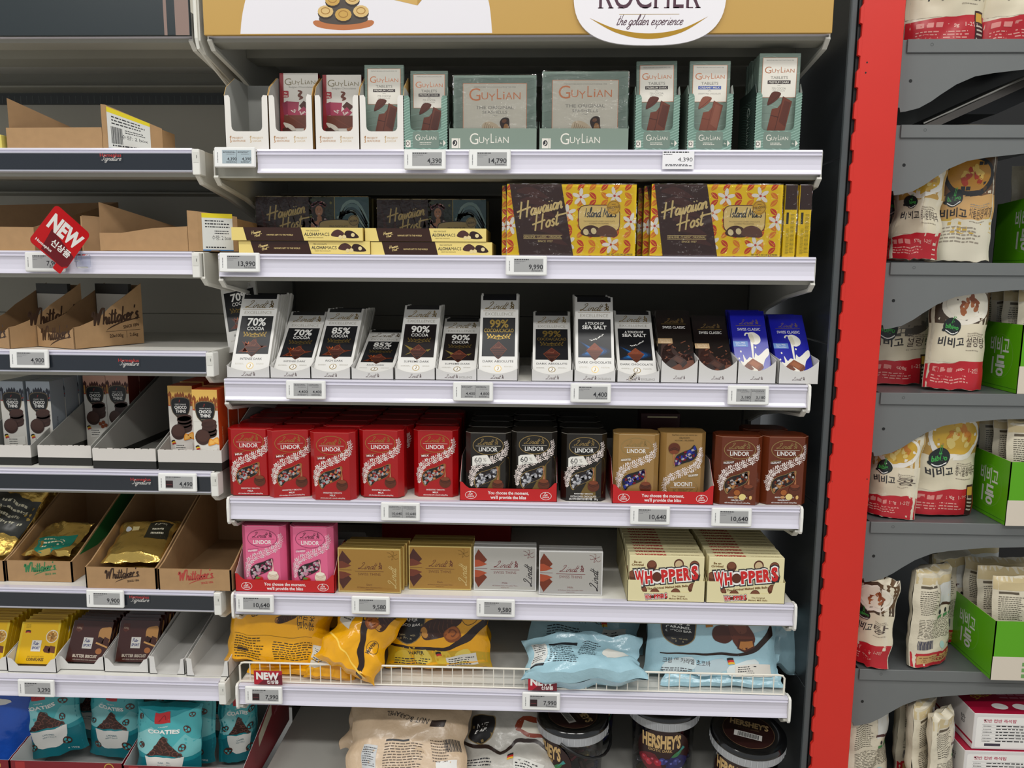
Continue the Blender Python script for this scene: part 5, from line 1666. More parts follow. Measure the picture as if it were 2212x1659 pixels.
# store-brand badges on the dark strips
for px, py, zz in ((239, 340, 0), (278, 783, 1), (304, 1040, 2), (301, 1294, 3)):
    p = at(px, py, -.003)
    q = MB()
    a = Art(); a.text(mat('b8322f', .4), 'Homeplus', 0, 1.4, 6.4, 1, w=43, bold=.012); hand(a, mat('d9d6d2', .4), 'Signature', -20, -6, 10, .9, .5, 1, squeeze=1.15)
    q.box(-.024, .0001, -.009, .024, .0003, .009, mat('20262f', .16, coat=.4))
    q.art(a, (0, 0, 0))
    o = q.build('strip_badge')
    par = [s_ for s_ in bpy.data.objects if s_.name.startswith('dark_cover_strip')][zz]
    o.parent = par.parent
    o.matrix_world = Matrix.Translation((0, 0, 0))
    o.location = Vector((p.x, -.0031, p.z)) - par.parent.parent.location
# red NEW cards on the wire fence shelf
def new_card(px, py, lb):
    p = at(px, py, -.006)
    q = MB(); q.box(-.031, 0, -.016, .031, .0006, .016, mat('b3152e', .4))
    a = Art(); a.poly(mat('6d1426', .4), [(8, 0), (62, 0), (62, 24), (24, 13)], 1)
    a.text(WHT, 'NEW', 30, 12.5, 15, 2, w=50, bold=.05); a.text(WHT, '신상품', 41, 3, 6.4, 2, w=26, bold=.03)
    q.art(a, (-.031, 0, -.016))
    single(q, 'promo_card', lb, 'sign', (p.x, -.006, p.z))
new_card(579, 1464, 'small red and maroon NEW card in front of the yellow bags')
new_card(1172, 1477, 'small red NEW card half covered by the hanging light blue bag')
# wire fence
Z6 = ZR[5] + .0003
t = thing('wire_fence', 'low white wire fence clipped along the front of the sixth shelf', 'fence', (0, .008, Z6))
xa, xb = at(514, 1440, .008).x + .004, at(1697, 1480, .008).x - .003
WIRE = mat('ece7da', .35)
def fence_z(x): return .047
q = MB(); q.tube([(xa, 0, .001), (xa, 0, .040), (xa + .004, 0, .0455), (xa + .010, 0, .047), (xb - .012, 0, .047), (xb - .004, 0, .0455), (xb, 0, .04), (xb, 0, .001)], .0022, WIRE, 7); q.build('top_rail', t)
q = MB(); q.tube([(xa, 0, .003), (xb, 0, .003)], .0018, WIRE, 6); q.build('bottom_rail', t)
N = 53
proto_w = None
for k in range(1, N):
    x = xa + (xb - xa) * k / N
    if proto_w is None:
        q = MB(); q.tube([(0, .0006, .002), (0, .0006, .0465)], .0012, WIRE, 6); proto_w = q.build('wire', t); proto_w.location = (x, 0, 0)
    else:
        c = proto_w.copy(); COL.objects.link(c); c.parent = t; c.location = (x, 0, 0)
# ================================================================ BAGS on the sixth shelf and the base deck
def sst(a, b, x):
    t = max(0.0, min(1.0, (x - a) / (b - a)))
    return t * t * (3 - 2 * t)
def bag(name, label, cat, w, h, T, body, art, loc, rot=(0, 0, 0), seed=0, crumple=.006, seal=.07, pinch=.08, group=None, step=9.0, nu=30, nv=26, back=None, bend=None, gusset=0.0, twist=0.0):
    """soft bag: sealed edges, bulging middle, creases. Origin at the middle of its bottom edge; artwork in mm from the lower left corner"""
    so = Vector((seed * 3.7, seed * 1.3, seed * 2.1))
    def bulge(u, v):
        e = 1 - abs(2 * u) ** 2.6
        p = sst(0, seal, v) * sst(0, seal, 1 - v) if not gusset else sst(0, seal, 1 - v) * (gusset + (1 - gusset) * sst(0, .5, v))
        return max(0.0, e) ** .65 * p
    def wr(u, v, k):
        q = Vector((u * w * 16, v * h * 16, k * 5.0)) + so
        r = abs(noise.noise(q)) * 1.6 - .35 + .6 * noise.noise(q * 2.3) + .25 * noise.noise(q * 5.1)
        return r * crumple * (.35 + .65 * bulge(u, v))
    def pos(u, v, sgn, off):
        b = bulge(u, v)
        mid = math.sin(math.pi * v)
        x = u * w * (1 - pinch * mid * (1 if not gusset else .3)) + crumple * 1.4 * noise.noise(Vector((v * 5, seed, u * 2)))
        z = v * h + crumple * 1.2 * noise.noise(Vector((u * 6, seed + 4, v * 2)))
        y = sgn * (T / 2 * b) + sgn * wr(u, v, sgn) + sgn * off + crumple * 1.5 * noise.noise(Vector((u * 2.5, v * 2.5, seed + 9)))
        if bend:
            y += bend * math.sin(math.pi * v)
        if twist:
            t = twist * (v - .3)
            x, y = x * math.cos(t) - y * math.sin(t), x * math.sin(t) + y * math.cos(t)
        return (x, y, z)
    q = MB()
    front = lambda a, b: pos(a - .5, b, -1, .0002)
    q.sheet(front, nu, nv, body)
    q.sheet(lambda a, b: pos(a - .5, b, 1, .0002), nu, nv, back or body, flip=True)
    if art:
        W_, H_ = w * 1000, h * 1000
        art.clip(.5, .5, W_ - .5, H_ - .5)
        q.art_on(art, lambda x, y, z: pos(x / W_ - .5, y / H_, -1, .0005 + LAY * 1.6 * z), step)
    return single(q, name, label, cat, loc, rot, group, sm=True)
YB_ = mat('f0ab0a', .17, kind='softfilm', coat=.25)
YBL = mat('f0bb1a', .25)
DKB = mat('2b1a14', .3)
BLU = mat('a6ccd9', .18, kind='softfilm', coat=.2)
BEI = mat('cfb597', .3, kind='softfilm', coat=.2)
WHB = mat('bdb9b1', .3, kind='softfilm', coat=.2)
def shield(a, cx, cy, w, h, lines, z=2, foot=True):
    P = smooth([(-.5, .38), (-.3, .48), (0, .52), (.3, .48), (.5, .38), (.5, -.1), (.36, -.34), (0, -.52), (-.36, -.34), (-.5, -.1)], 3, True)
    a.poly(mat('8a744a', .35), [(cx + u * w * 1.07, cy + v * h * 1.05) for u, v in P], z)
    a.poly(mat('17171a', .35), [(cx + u * w, cy + v * h) for u, v in P], z + 1)
    for i, (t, ww, hh, yy) in enumerate(lines):
        a.text(WHT, t, cx, cy + yy * h, hh * h, z + 2, w=ww * w, bold=.012)
    if foot:
        a.text(mat('b3a57e', .4), 'Selected with', cx, cy - .3 * h, h * .06, z + 2, w=w * .5); a.text(mat('b3a57e', .4), 'Pride', cx, cy - .4 * h, h * .07, z + 2, w=w * .25)
        hand(a, mat('b8322f', .4), 'S', cx - w * .06, cy + h * .34, h * .09, h * .012, .4, z + 2)
def choco_roll(a, cx, cy, L, rot, z, inner='c98d3e'):
    g = Art()
    g.poly(mat('3a1d12', .25), smooth([(-L * .5, -L * .12), (-L * .45, L * .14), (-L * .1, L * .2), (L * .4, L * .16), (L * .5, 0), (L * .4, -L * .14), (-L * .2, -L * .2)], 4, True), z)
    for k in range(7): g.stroke(mat('57301f', .25), [(-L * .36 + L * .11 * k, -L * .15), (-L * .4 + L * .11 * k, 0), (-L * .32 + L * .11 * k, L * .15)], 2.4, z + 1, taper=.6)
    g.ell(mat('4a2618', .25), -L * .42, 0, L * .1, L * .15, z + 2, 18); g.ell(mat(inner, .4), -L * .43, 0, L * .08, L * .12, z + 3, 18)
    a.put(g, cx, cy, 1, rot)
def swirl(a, cx, cy, r, z):
    a.ell(mat('8c4a1c', .25), cx, cy, r, r * .8, z, 20); a.ell(mat('b0632a', .25), cx, cy + r * .1, r * .85, r * .62, z + 1, 20)
    a.stroke(mat('7a3d14', .3), [(cx - r * .6, cy), (cx, cy + r * .45), (cx + r * .5, cy + r * .1), (cx, cy - r * .25), (cx - r * .2, cy + r * .1)], r * .14, z + 2)
def flag(a, cols, x, y, w, h, z, rot=0.0):
    g = Art()
    for k, c in enumerate(cols): g.poly(mat(c, .4), smooth([(0, h * (2 - k) / 3), (w * .5, h * (2 - k) / 3 + 1.2), (w, h * (2 - k) / 3)], 3) + smooth([(w, h * (3 - k) / 3), (w * .5, h * (3 - k) / 3 + 1.2), (0, h * (3 - k) / 3)], 3), z)
    a.put(g, x, y, 1, rot)
DEF = ('151515', 'c22a26', 'e0b23a')
def wafer_front(w, h):
    a = Art()
    a.poly(mat('caa21e', .3), [(0, 0), (w, 0), (w, h * .2), (w * .5, h * .27), (0, h * .34)], 1)
    a.poly(DKB, smooth([(0, h * .34), (w * .5, h * .29), (w * .75, h * .42), (w, h * .68)], 5) + smooth([(w, h * .56), (w * .78, h * .34), (w * .5, h * .25), (0, h * .31)], 5), 2)
    shield(a, w * .2, h * .58, w * .33, h * .46, (('WAFER', .62, .1, .12), ('CHOCO BAR', .8, .075, -.02)), 3)
    choco_roll(a, w * .55, h * .56, w * .42, .35, 6)
    swirl(a, w * .66, h * .46, w * .085, 10)
    a.ring(INK, w * .83, h * .68, w * .08, w * .08, 1, 5, 24); a.text(INK, '쵸코블럭 49%', w * .83, h * .67, 6, 6, w=w * .17, bold=.02)
    for k in range(4):
        a.poly(mat(('d9b83a', 'e3c95a')[k % 2], .2), smooth([(w * (.08 + .2 * k), h * .2), (w * (.2 + .2 * k), h * .26), (w * (.24 + .2 * k), h * .12), (w * (.1 + .2 * k), h * .08)], 3, True), 3)
    flag(a, DEF, w * .5, h * .15, 13, 13, 6, .2)
    a.poly(mat('d9d4c8', .4), [(w * .58, h * .02), (w * .88, h * .05), (w * .88, h * .2), (w * .58, h * .17)], 6)
    a.greek(INK, w * .6, h * .05, w * .86, h * .16, 4, 7)
    a.text(INK, 'WAFER', w * .3, h * .2, 7, 5, w=w * .16, bold=.02); a.greek(INK, w * .08, h * .07, w * .45, h * .16, 3, 5)
    return a
def wafer_back(w, h):
    a = Art()
    a.text(INK, '쵸코바', w * .78, h * .74, 15, 2, w=w * .16, rot=math.pi, bold=.0); a.text(INK, '웨이퍼', w * .79, h * .62, 15, 2, w=w * .16, rot=math.pi)
    choco_roll(a, w * .6, h * .68, w * .2, .1, 3)
    a.text(INK, 'WAFER', w * .36, h * .8, 13, 2, w=w * .26, rot=math.pi + .2)
    a.text(INK, 'CHOCO BAR', w * .38, h * .86, 6, 2, w=w * .2, rot=math.pi + .2)
    shield(a, w * .17, h * .86, w * .1, h * .22, (), 2, False)
    a.greek(mat('4c3a08', .4), w * .1, h * .1, w * .42, h * .4, 9, 2); a.greek(mat('4c3a08', .4), w * .5, h * .12, w * .9, h * .36, 8, 2)
    a.rect(DKB, w * .14, h * .2, w * .26, h * .235, 3)
    a.stroke(mat('6d560e', .4), [(w * .08, h * .42), (w * .92, h * .42)], .8, 2)
    return a
def flipx(a, w, h):
    g = Art(); g.items = [(z, m_, [(w - x, h - y) for x, y in P], fs) for z, m_, P, fs in a.items]; return g
# yellow wafer bags
def px_place(px, py, y): p = at(px, py, y); return p
p = at(598, 1498, .045)
w_, h_ = .245, .165
bag('snack_bag', 'yellow snack bag with upside down print at the left end of the sixth shelf', 'snack bag', w_, h_, .085, YB_, flipx(flipx(wafer_back(w_ * 1000, h_ * 1000), w_ * 1000, h_ * 1000), 0, 0) if False else wafer_back(w_ * 1000, h_ * 1000),
    (p.x, .06, Z6 + .018), (-.22, .05, .02), 1, .0055, group=None)
a = wafer_back(190, 90)
bag('snack_bag', 'flattened yellow snack bag lying lowest behind the wire fence', 'snack bag', .24, .10, .045, YB_, None, (p.x + .05, .032, Z6 + .002), (-.75, 0, -.05), 2, .006)
a = Art(); a.poly(mat('d9d3c6', .4), [(10, 24), (92, 34), (92, 80), (10, 70)], 2); a.greek(INK, 16, 38, 84, 66, 6, 3)
bag('snack_bag', 'small yellow bag corner with a white ingredient label behind the fence', 'snack bag', .115, .095, .03, YB_, a, (at(712, 1470, .03).x, .026, Z6 + .002), (-.35, .1, .06), 3, .005)
w_, h_ = .15, .155
a = Art()
a.poly(DKB, smooth([(58, 175), (64, 110), (84, 60), (110, 0)], 5) + smooth([(124, 0), (96, 70), (80, 116), (78, 175)], 5), 2)
choco_roll(a, 116, 140, 70, 1.2, 4); swirl(a, 86, 118, 17, 9)
a.ring(INK, 118, 70, 15, 15, 1, 4, 24); a.text(INK, 'WAFER', 118, 66, 8, 5, w=34, rot=1.2, bold=.02)
a.poly(mat('d5cfc2', .4), [(8, 88), (38, 82), (60, 168), (34, 175)], 3); a.greek(INK, 20, 96, 42, 160, 10, 4)
a.stroke(mat('ffd45a', .3), [(4, 60), (40, 50), (90, 20), (130, 6)], 3, 3)
bag('snack_bag', 'yellow snack bag whose pointed corner hangs over the wire fence', 'snack bag', w_, h_, .06, YB_, a, (at(742, 1462, .0).x, .004, Z6 + .034), (-.5, .42, -.08), 4, .0075, pinch=.12)
w_, h_ = .245, .165
pw = at(948, 1474, .05)
bag('snack_bag', 'yellow snack bag with black shield and chocolate roll facing forward', 'snack bag', w_, h_, .07, YB_, wafer_front(w_ * 1000, h_ * 1000), (pw.x, .068, Z6 + .012), (-.34, -.03, .02), 5, .0055)
bag('snack_bag', 'folded yellow snack bag lying on top of the black shield bag', 'snack bag', .14, .07, .03, YB_, None, (at(925, 1372, .11).x, .10, Z6 + .128), (-.95, -.1, .1), 6, .009)
bag('snack_bag', 'yellow snack bag standing behind the forward facing ones', 'snack bag', .24, .145, .06, YB_, None, (at(950, 1470, .17).x, .21, Z6 + .006), (-.25, 0, 0), 7, .006)
bag('snack_bag', 'yellow snack bag deep behind the upside down one', 'snack bag', .24, .145, .06, YB_, None, (at(640, 1470, .2).x, .24, Z6 + .006), (-.2, 0, 0), 8, .006)
# light blue bags
def cream_front(w, h):
    a = Art()
    a.poly(mat('bcd3da', .3), smooth([(w * .5, h), (w * .5, h * .7), (w * .7, h * .62), (w * .98, h * .7), (w * .98, h)], 4), 1)
    a.poly(DKB, smooth([(w * .1, h * .3), (w * .5, h * .34), (w * .8, h * .4), (w * .97, h * .75)], 5) + smooth([(w * .97, h * .58), (w * .82, h * .35), (w * .5, h * .31), (w * .1, h * .285)], 5), 2)
    shield(a, w * .24, h * .6, w * .25, h * .37, (('CREAM &', .74, .09, .22), ('CARAMEL', .78, .09, .09), ('CHOCO BAR', .82, .075, -.03)), 3)
    for x, y, r in ((.45, .78, 0), (.51, .75, .4), (.47, .71, .2)):
        g = Art(); g.poly(mat('b5782c', .35), [(-8, -6), (8, -6), (9, 5), (-7, 7)], 3); g.poly(mat('d09a48', .35), [(-7, 7), (9, 5), (13, 9), (-2, 11)], 4); a.put(g, w * x, h * y, 1, r)
    a.poly(mat('4d261a', .25), smooth([(w * .5, h * .62), (w * .53, h * .7), (w * .63, h * .68), (w * .66, h * .55), (w * .6, h * .46), (w * .52, h * .5)], 4, True), 5)
    a.poly(mat('5f2f1f', .22), smooth([(w * .6, h * .8), (w * .68, h * .86), (w * .78, h * .7), (w * .83, h * .5), (w * .74, h * .4), (w * .66, h * .5)], 4, True), 6)
    a.poly(mat('7a4430', .22), smooth([(w * .62, h * .78), (w * .69, h * .83), (w * .76, h * .68), (w * .7, h * .62)], 4, True), 7)
    a.poly(mat('4d261a', .25), [(w * .69, h * .42), (w * .7, h * .55), (w * .82, h * .55), (w * .83, h * .42), (w * .75, h * .37)], 7)
    a.poly(mat('b8793f', .4), [(w * .705, h * .43), (w * .715, h * .52), (w * .81, h * .52), (w * .82, h * .44), (w * .75, h * .4)], 8)
    a.ring(INK, w * .78, h * .88, w * .055, w * .055, 1, 5, 24); a.text(INK, '쵸콜릿 40%', w * .78, h * .87, 5, 6, w=w * .12, bold=.02, rot=.15)
    for k in range(3): a.poly(mat(('c9d8dc', 'b5c7ce', 'd7e0e0')[k], .2), smooth([(w * (.14 + .24 * k), h * .18), (w * (.34 + .24 * k), h * .27), (w * (.36 + .24 * k), h * .12), (w * (.16 + .24 * k), h * .05)], 3, True), 3)
    a.text(mat('3a2420', .4), '크림 앤 카라멜 초코바', w * .3, h * .18, 10, 5, w=w * .36, bold=.0)
    flag(a, DEF, w * .62, h * .2, 15, 15, 6, .2)
    a.poly(mat('ded9d0', .4), [(w * .67, h * .04), (w * .95, h * .05), (w * .94, h * .21), (w * .67, h * .2)], 6); a.greek(INK, w * .69, h * .08, w * .85, h * .19, 4, 7)
    a.greek(mat('4a4a4e', .4), w * .12, h * .04, w * .4, h * .12, 3, 5)
    a.items = [(z, m_, [(x, y * .86) for x, y in P], fs) for z, m_, P, fs in a.items]
    return a
w_, h_ = .30, .19
bag('snack_bag', 'large light blue bag with black shield standing behind the fence', 'snack bag', w_, h_, .06, BLU, cream_front(w_ * 1000, h_ * 1000), (at(1540, 1498, .05).x, .058, Z6 + .008), (-.3, .03, .03), 11, .004, seal=.05)
bag('snack_bag', 'light blue bag pressed flat beneath the large shield bag', 'snack bag', .27, .07, .03, BLU, None, (at(1560, 1505, .03).x, .03, Z6 + .002), (-.75, .0, .0), 12, .006)
bag('snack_bag', 'light blue bag end sticking out at the far right of the sixth shelf', 'snack bag', .17, .14, .05, BLU, None, (at(1640, 1480, .14).x, .14, Z6 + .004), (-.3, .2, -.3), 13, .008)
a = Art()
a.rect(mat('d5d6d2', .4), 14, 28, 46, 78, 2); a.greek(INK, 16, 32, 44, 74, 9, 3); a.rect(INK, 14, 22, 48, 27, 3)
a.rect(INK, 52, 68, 118, 74, 3); a.greek(mat('33424a', .4), 52, 30, 120, 66, 9, 2)
a.greek(mat('33424a', .4), 130, 46, 180, 76, 8, 2); a.poly(mat('e4e2da', .35), smooth([(190, 40), (200, 66), (236, 62), (246, 44)], 3, True), 2)
bag('snack_bag', 'crumpled light blue bag lying over the wire fence, back side up', 'snack bag', .272, .105, .06, BLU, a, (at(1262, 1472, -.01).x, -.012, Z6 + .034), (-1.12, -.03, 0), 14, .009, pinch=.1)
a = Art()
a.text(INK, '크림 앤 카라멜 초코바', 120, 62, 12, 2, w=130, rot=-.12); a.greek(mat('33424a', .4), 40, 26, 130, 50, 4, 2)
a.poly(DKB, [(40, 110), (150, 92), (250, 86), (250, 96), (150, 100), (44, 118)], 2); choco_roll(a, 236, 100, 60, -.3, 4)
flag(a, DEF, 178, 54, 14, 14, 4, .2); a.poly(mat('d0cfca', .4), [(180, 14), (246, 12), (248, 50), (182, 52)], 3); a.greek(INK, 186, 18, 228, 46, 4, 4)
bag('snack_bag', 'shaded light blue bag lying at the back of the sixth shelf', 'snack bag', .28, .15, .05, BLU, a, (at(1255, 1425, .16).x, .17, Z6 + .012), (-.7, .1, .05), 15, .008)
bag('snack_bag', 'light blue bag in deep shade behind the large shield bag', 'snack bag', .28, .17, .06, BLU, None, (at(1520, 1430, .2).x, .22, Z6 + .006), (-.25, 0, .05), 16, .007)

# ---- base deck: beige and white bags
ZD = .1705
a = Art()
a.greek(mat('5b4a3a', .4), 90, 20, 190, 74, 10, 2); a.greek(mat('5b4a3a', .4), 205, 40, 250, 84, 8, 2); a.rect(INK, 92, 76, 150, 80, 3)
a.text(INK, 'NUT &', 168, 128, 12, 2, w=44, rot=math.pi - .08); a.text(INK, 'CARAMEL', 118, 136, 10, 2, w=56, rot=math.pi - .15)
a.rect(DKB, 196, 110, 230, 124, 2)
a.rect(mat('c3c5c6', .3), 40, 20, 74, 70, 2); a.greek(INK, 42, 24, 72, 66, 9, 3); a.rect(mat('e6e4e0', .35), 214, 6, 262, 44, 2)
for k in range(16): a.rect(INK, 238 + 2.4 * k, 60, 239 + 2.4 * k + (k % 3) * .4, 84, 3)
bag('snack_bag', 'beige bag lying in front on the base deck, print upside down', 'snack bag', .285, .17, .09, BEI, a, (at(900, 1640, -.0).x, .03, ZD + .045), (-.85, 0, .02), 21, .007)
bag('snack_bag', 'beige bag lying behind the front beige one', 'snack bag', .27, .17, .08, BEI, None, (at(880, 1570, .2).x, .20, ZD + .05), (-.8, 0, -.1), 22, .011)
bag('snack_bag', 'small crumpled beige bag end left of the beige pile', 'snack bag', .13, .16, .06, BEI, None, (at(790, 1600, .12).x, .13, ZD + .035), (-.6, .35, .3), 23, .011)
def nut_art(w, h):
    a = Art()
    shield(a, w * .2, h * .6, w * .26, h * .4, (('NUT', .5, .16, .06), ('BAR', .5, .14, -.14)), 3, False)
    a.poly(DKB, smooth([(0, h * .4), (w * .4, h * .3), (w * .7, h * .5), (w, h * .42)], 5) + smooth([(w, h * .46), (w * .7, h * .55), (w * .4, h * .35), (0, h * .45)], 5), 2)
    a.poly(mat('8f3a22', .3), smooth([(w * .55, h * .6), (w * .6, h * .82), (w * .85, h * .8), (w * .86, h * .58)], 3, True), 3); a.poly(mat('e2dccc', .4), [(w * .6, h * .62), (w * .62, h * .76), (w * .82, h * .75), (w * .82, h * .61)], 4)
    flag(a, DEF, w * .5, h * .2, 14, 14, 4, .2); a.rect(mat('d5d3cc', .4), w * .56, h * .06, w * .86, h * .24, 3); a.greek(INK, w * .58, h * .08, w * .84, h * .22, 4, 4)
    a.greek(INK, w * .08, h * .1, w * .4, h * .22, 3, 2)
    return a
bag('snack_bag', 'white nut bar bag lying left of the first tub', 'snack bag', .24, .16, .07, WHB, nut_art(240, 160), (at(1095, 1655, .03).x, .045, ZD + .036), (-.85, .03, -.12), 24, .008)
bag('snack_bag', 'white nut bar bag in the middle of the pile beside the tub', 'snack bag', .24, .16, .06, WHB, nut_art(240, 160), (at(1080, 1605, .16).x, .18, ZD + .045), (-.85, -.05, -.2), 25, .009)
bag('snack_bag', 'grey shaded nut bar bag at the back of the base deck', 'snack bag', .26, .16, .07, WHB, nut_art(260, 160), (at(1070, 1560, .28).x, .30, ZD + .04), (-.6, .0, .1), 26, .009)

# ---- chocolate tubs
def tub(label, x, y, z, yaw, tilt=(0, 0), lid_rot=0.0, h=.155, handle=True, lab=0.0):
    t = thing('chocolate_tub', label, 'tub', (x, y, z), (tilt[0], tilt[1], 0))
    CL = mat('c9ccd2', .12, kind='clear')
    R = .074
    q = MB()
    prof = [(R * .86, .001), (R * .9, .012), (R * .985, h - .03), (R * 1.0, h - .028), (R * 1.09, h - .024), (R * 1.10, h - .002), (R * 1.06, h)]
    q.lathe(prof, CL, 56); q.build('clear_body', t, True)
    q = MB(); q.lathe([(R * 1.085, h - .026), (R * 1.112, h - .024), (R * 1.12, h - .004), (R * 1.09, h - .001)], mat('a9abae', .35), 56)
    for k in range(40):
        a0 = 2 * math.pi * k / 40
        q.box(-.0012, -R * 1.128, h - .022, .0012, -R * 1.112, h - .006, mat('b5b7ba', .4), T=Matrix.Rotation(a0, 4, 'Z'))
    q.build('rim_band', t, True)
    q = MB(); LD = mat('101011', .16, coat=.6)
    q.lathe([(0, h + .0042), (R * .78, h + .0042), (R * .84, h + .006), (R * .96, h + .0075), (R * 1.06, h + .0065), (R * 1.125, h + .001), (R * 1.13, h - .004), (R * 1.1, h - .005)], LD, 56)
    a = Art()
    a.ell(mat('2a1412', .3), 0, 0, R * 770, R * 770, 1, 48); a.ring(mat('8a6f52', .3, .4), 0, 0, R * 755, R * 755, .9, 2, 56)
    a.text(mat('c9a873', .35), "HERSHEY'S", 0, 14, 17, 3, w=84, bold=.04); a.text(mat('6b5238', .35), 'EXOTIC DARK', 0, 4, 5.6, 3, w=46)
    a.rect(mat('dedbd6', .4), -30, -24, 30, -6, 3)
    for k in range(24): a.rect(INK, -22 + 1.9 * k, -22, -21.2 + 1.9 * k + (k % 3) * .3, -8, 4)
    g = Art(); g.put(a, 0, 0, 1, lid_rot)
    q.art(g, (0, 0, h + .0043), ux=(1, 0, 0), uy=(0, 1, 0))
    q.build('lid', t, True)
    # printed label wrapped round the body
    q = MB(); a = Art()
    a.ell(mat('2c1211', .35), 0, 0, 66, 58, 1, 44)
    a.poly(mat('6a1420', .35), smooth([(-62, -18), (-20, -6), (0, -57), (-40, -46)], 4, True), 2)
    a.poly(mat('1d1f52', .35), smooth([(62, -18), (20, -6), (4, -57), (40, -46)], 4, True), 2)
    a.text(mat('d8b478', .35), "HERSHEY'S", -6, 12, 30, 4, w=92, bold=.045); a.text(mat('d8b478', .35), 'EXOTIC DARK', -8, 2, 6.4, 4, w=56, bold=.01)
    rnd = random.Random(8)
    for i in range(9): 
        x = -46 + 11 * i; y = -20 - 8 * rnd.random()
        c = ('a3182c', 'c02c3c', '7d1226') if i < 4 else ('23255e', '34387a', '191a48')
        a.ell(mat(c[i % 3], .3), x, y, 8.5, 8.5, 5, 16); a.ell(mat('c9596a' if i < 4 else '5a5fa6', .3), x - 2, y + 2.4, 3, 2.4, 6, 10)
    a.poly(mat('3d7a48', .35), smooth([(18, -10), (30, 2), (44, 6), (34, -8)], 3, True), 7); a.poly(mat('3f8f8a', .35), [(30, -4), (46, 16), (52, 10)], 7)
    a.text(WHT, 'ACAI & BLUEBERRY', 26, -44, 4.4, 8, w=44, bold=.02)
    q.art_on(a, lambda u, v, l: ((R * (.9 + .085 * (h - .095 + v * .001) / (h - .042)) + .0012 + LAY * l) * math.sin(u * .001 / R + lab), -(R * (.9 + .085 * (h - .095 + v * .001) / (h - .042)) + .0012 + LAY * l) * math.cos(u * .001 / R + lab), h - .083 + v * .001), 9)
    q.build('printed_label', t, True)
    q = MB()                                   # wrapped sweets seen through the wall
    rnd = random.Random(int(x * 1000))
    for i in range(54):
        a0, rr, zz = rnd.uniform(0, 6.28), R * .78 * rnd.random() ** .3, rnd.uniform(.012, h - .045)
        m_ = mat(('8f2338', '2c2f6e', 'b9a25a', '5a3a34', 'a8a6ae')[i % 5], .25, .5, kind='foil')
        T = Matrix.Translation((rr * math.sin(a0), -rr * math.cos(a0), zz)) @ Matrix.Rotation(rnd.random() * 6, 4, (rnd.random(), rnd.random(), .3))
        q.box(-.013, -.008, -.006, .013, .008, .006, m_, .004, T)
    o = q.build('wrapped_sweets', t); tag(o, kind='stuff')
    if handle:
        q = MB(); s0 = yaw
        pts = []
        for k in range(13):
            u = -1.25 + 2.5 * k / 12
            pts.append((R * 1.2 * math.sin(u + s0), -R * 1.2 * math.cos(u + s0), h - .016 - .042 * math.cos(u * 1.25) ** 1.0))
        q.tube(pts, .0034, mat('151516', .3), 8); q.build('carry_handle', t, True)
    return t
p1_ = atz(1234, 1577, .335)
tub('round tub with white sticker on its black lid, leftmost of the three', p1_.x, .115, ZD, .9, (0, 0), -1.15, .155, True, -.95)
q_ = at(1436, 1565, .1)
tub('round tub whose berry label faces the front, middle of the three', q_.x, .125, ZD, .0, (0, 0), .2, .192, False, -.12)
tub('round tub leaning forward with barcode lid, rightmost of the three', at(1612, 1590, .07).x, .085, ZD - .0 + .006, 2.6, (.12, .02), -.32, .15, False, -.55)
tub('round tub in the shade behind the leftmost one', p1_.x + .05, .29, ZD, .9, (0, 0), 1.0, .155, False, .4)
# ================================================================ LEFT BAY
def wall(q, p0, p1, h0, h1, m, th=.003, zb=0.0, mi=None):
    """upright card wall from p0 to p1 with end heights h0, h1"""
    a, b = Vector((p0[0], p0[1], 0)), Vector((p1[0], p1[1], 0))
    d = (b - a).normalized()
    n = Vector((-d.y, d.x, 0)) * th
    P = [a, b, b + n, a + n]
    H_ = [h0, h1, h1, h0]
    lo = [(v.x, v.y, zb) for v in P]
    hi = [(v.x, v.y, zb + h) for v, h in zip(P, H_)]
    for i in range(4):
        j = (i + 1) % 4
        q.face([lo[i], lo[j], hi[j], hi[i]], mi if (mi and i == 2) else m)
    q.face(hi, m)
    q.face(lo[::-1], m)
def wall_art(q, a, p0, p1, zb=0.0, off=.0003):
    A, B = Vector((p0[0], p0[1], zb)), Vector((p1[0], p1[1], zb))
    d = (B - A).normalized()
    n = d.cross(Vector((0, 0, 1)))
    q.art(a, A + n * off, ux=d, uy=(0, 0, 1))
def ship_label(w, h, code=True):
    a = Art()
    a.rect(mat('d9dad6', .5), 0, 0, w, h, 1)
    a.rect(mat('e3cf18', .45), 0, h * .88, w, h, 2); a.rect(mat('2d6fae', .45), 0, 0, w, 2.4, 2)
    a.greek(INK, w * .1, h * .6, w * .9, h * .84, 3, 2)
    if code:
        for k in range(14): a.rect(INK, w * .08 + 1.5 * k, h * .14, w * .08 + .7 + 1.5 * k + (k % 3) * .25, h * .56, 2)
    a.text(INK, '수량: 2 box', w * .62, h * .3, 7.6, 2, w=w * .62)
    a.greek(INK, w * .4, h * .44, w * .9, h * .56, 2, 2); a.greek(INK, w * .1, h * .05, w * .9, h * .14, 1, 2)
    return a
LZ_ = [z for z, _, _ in LZ]
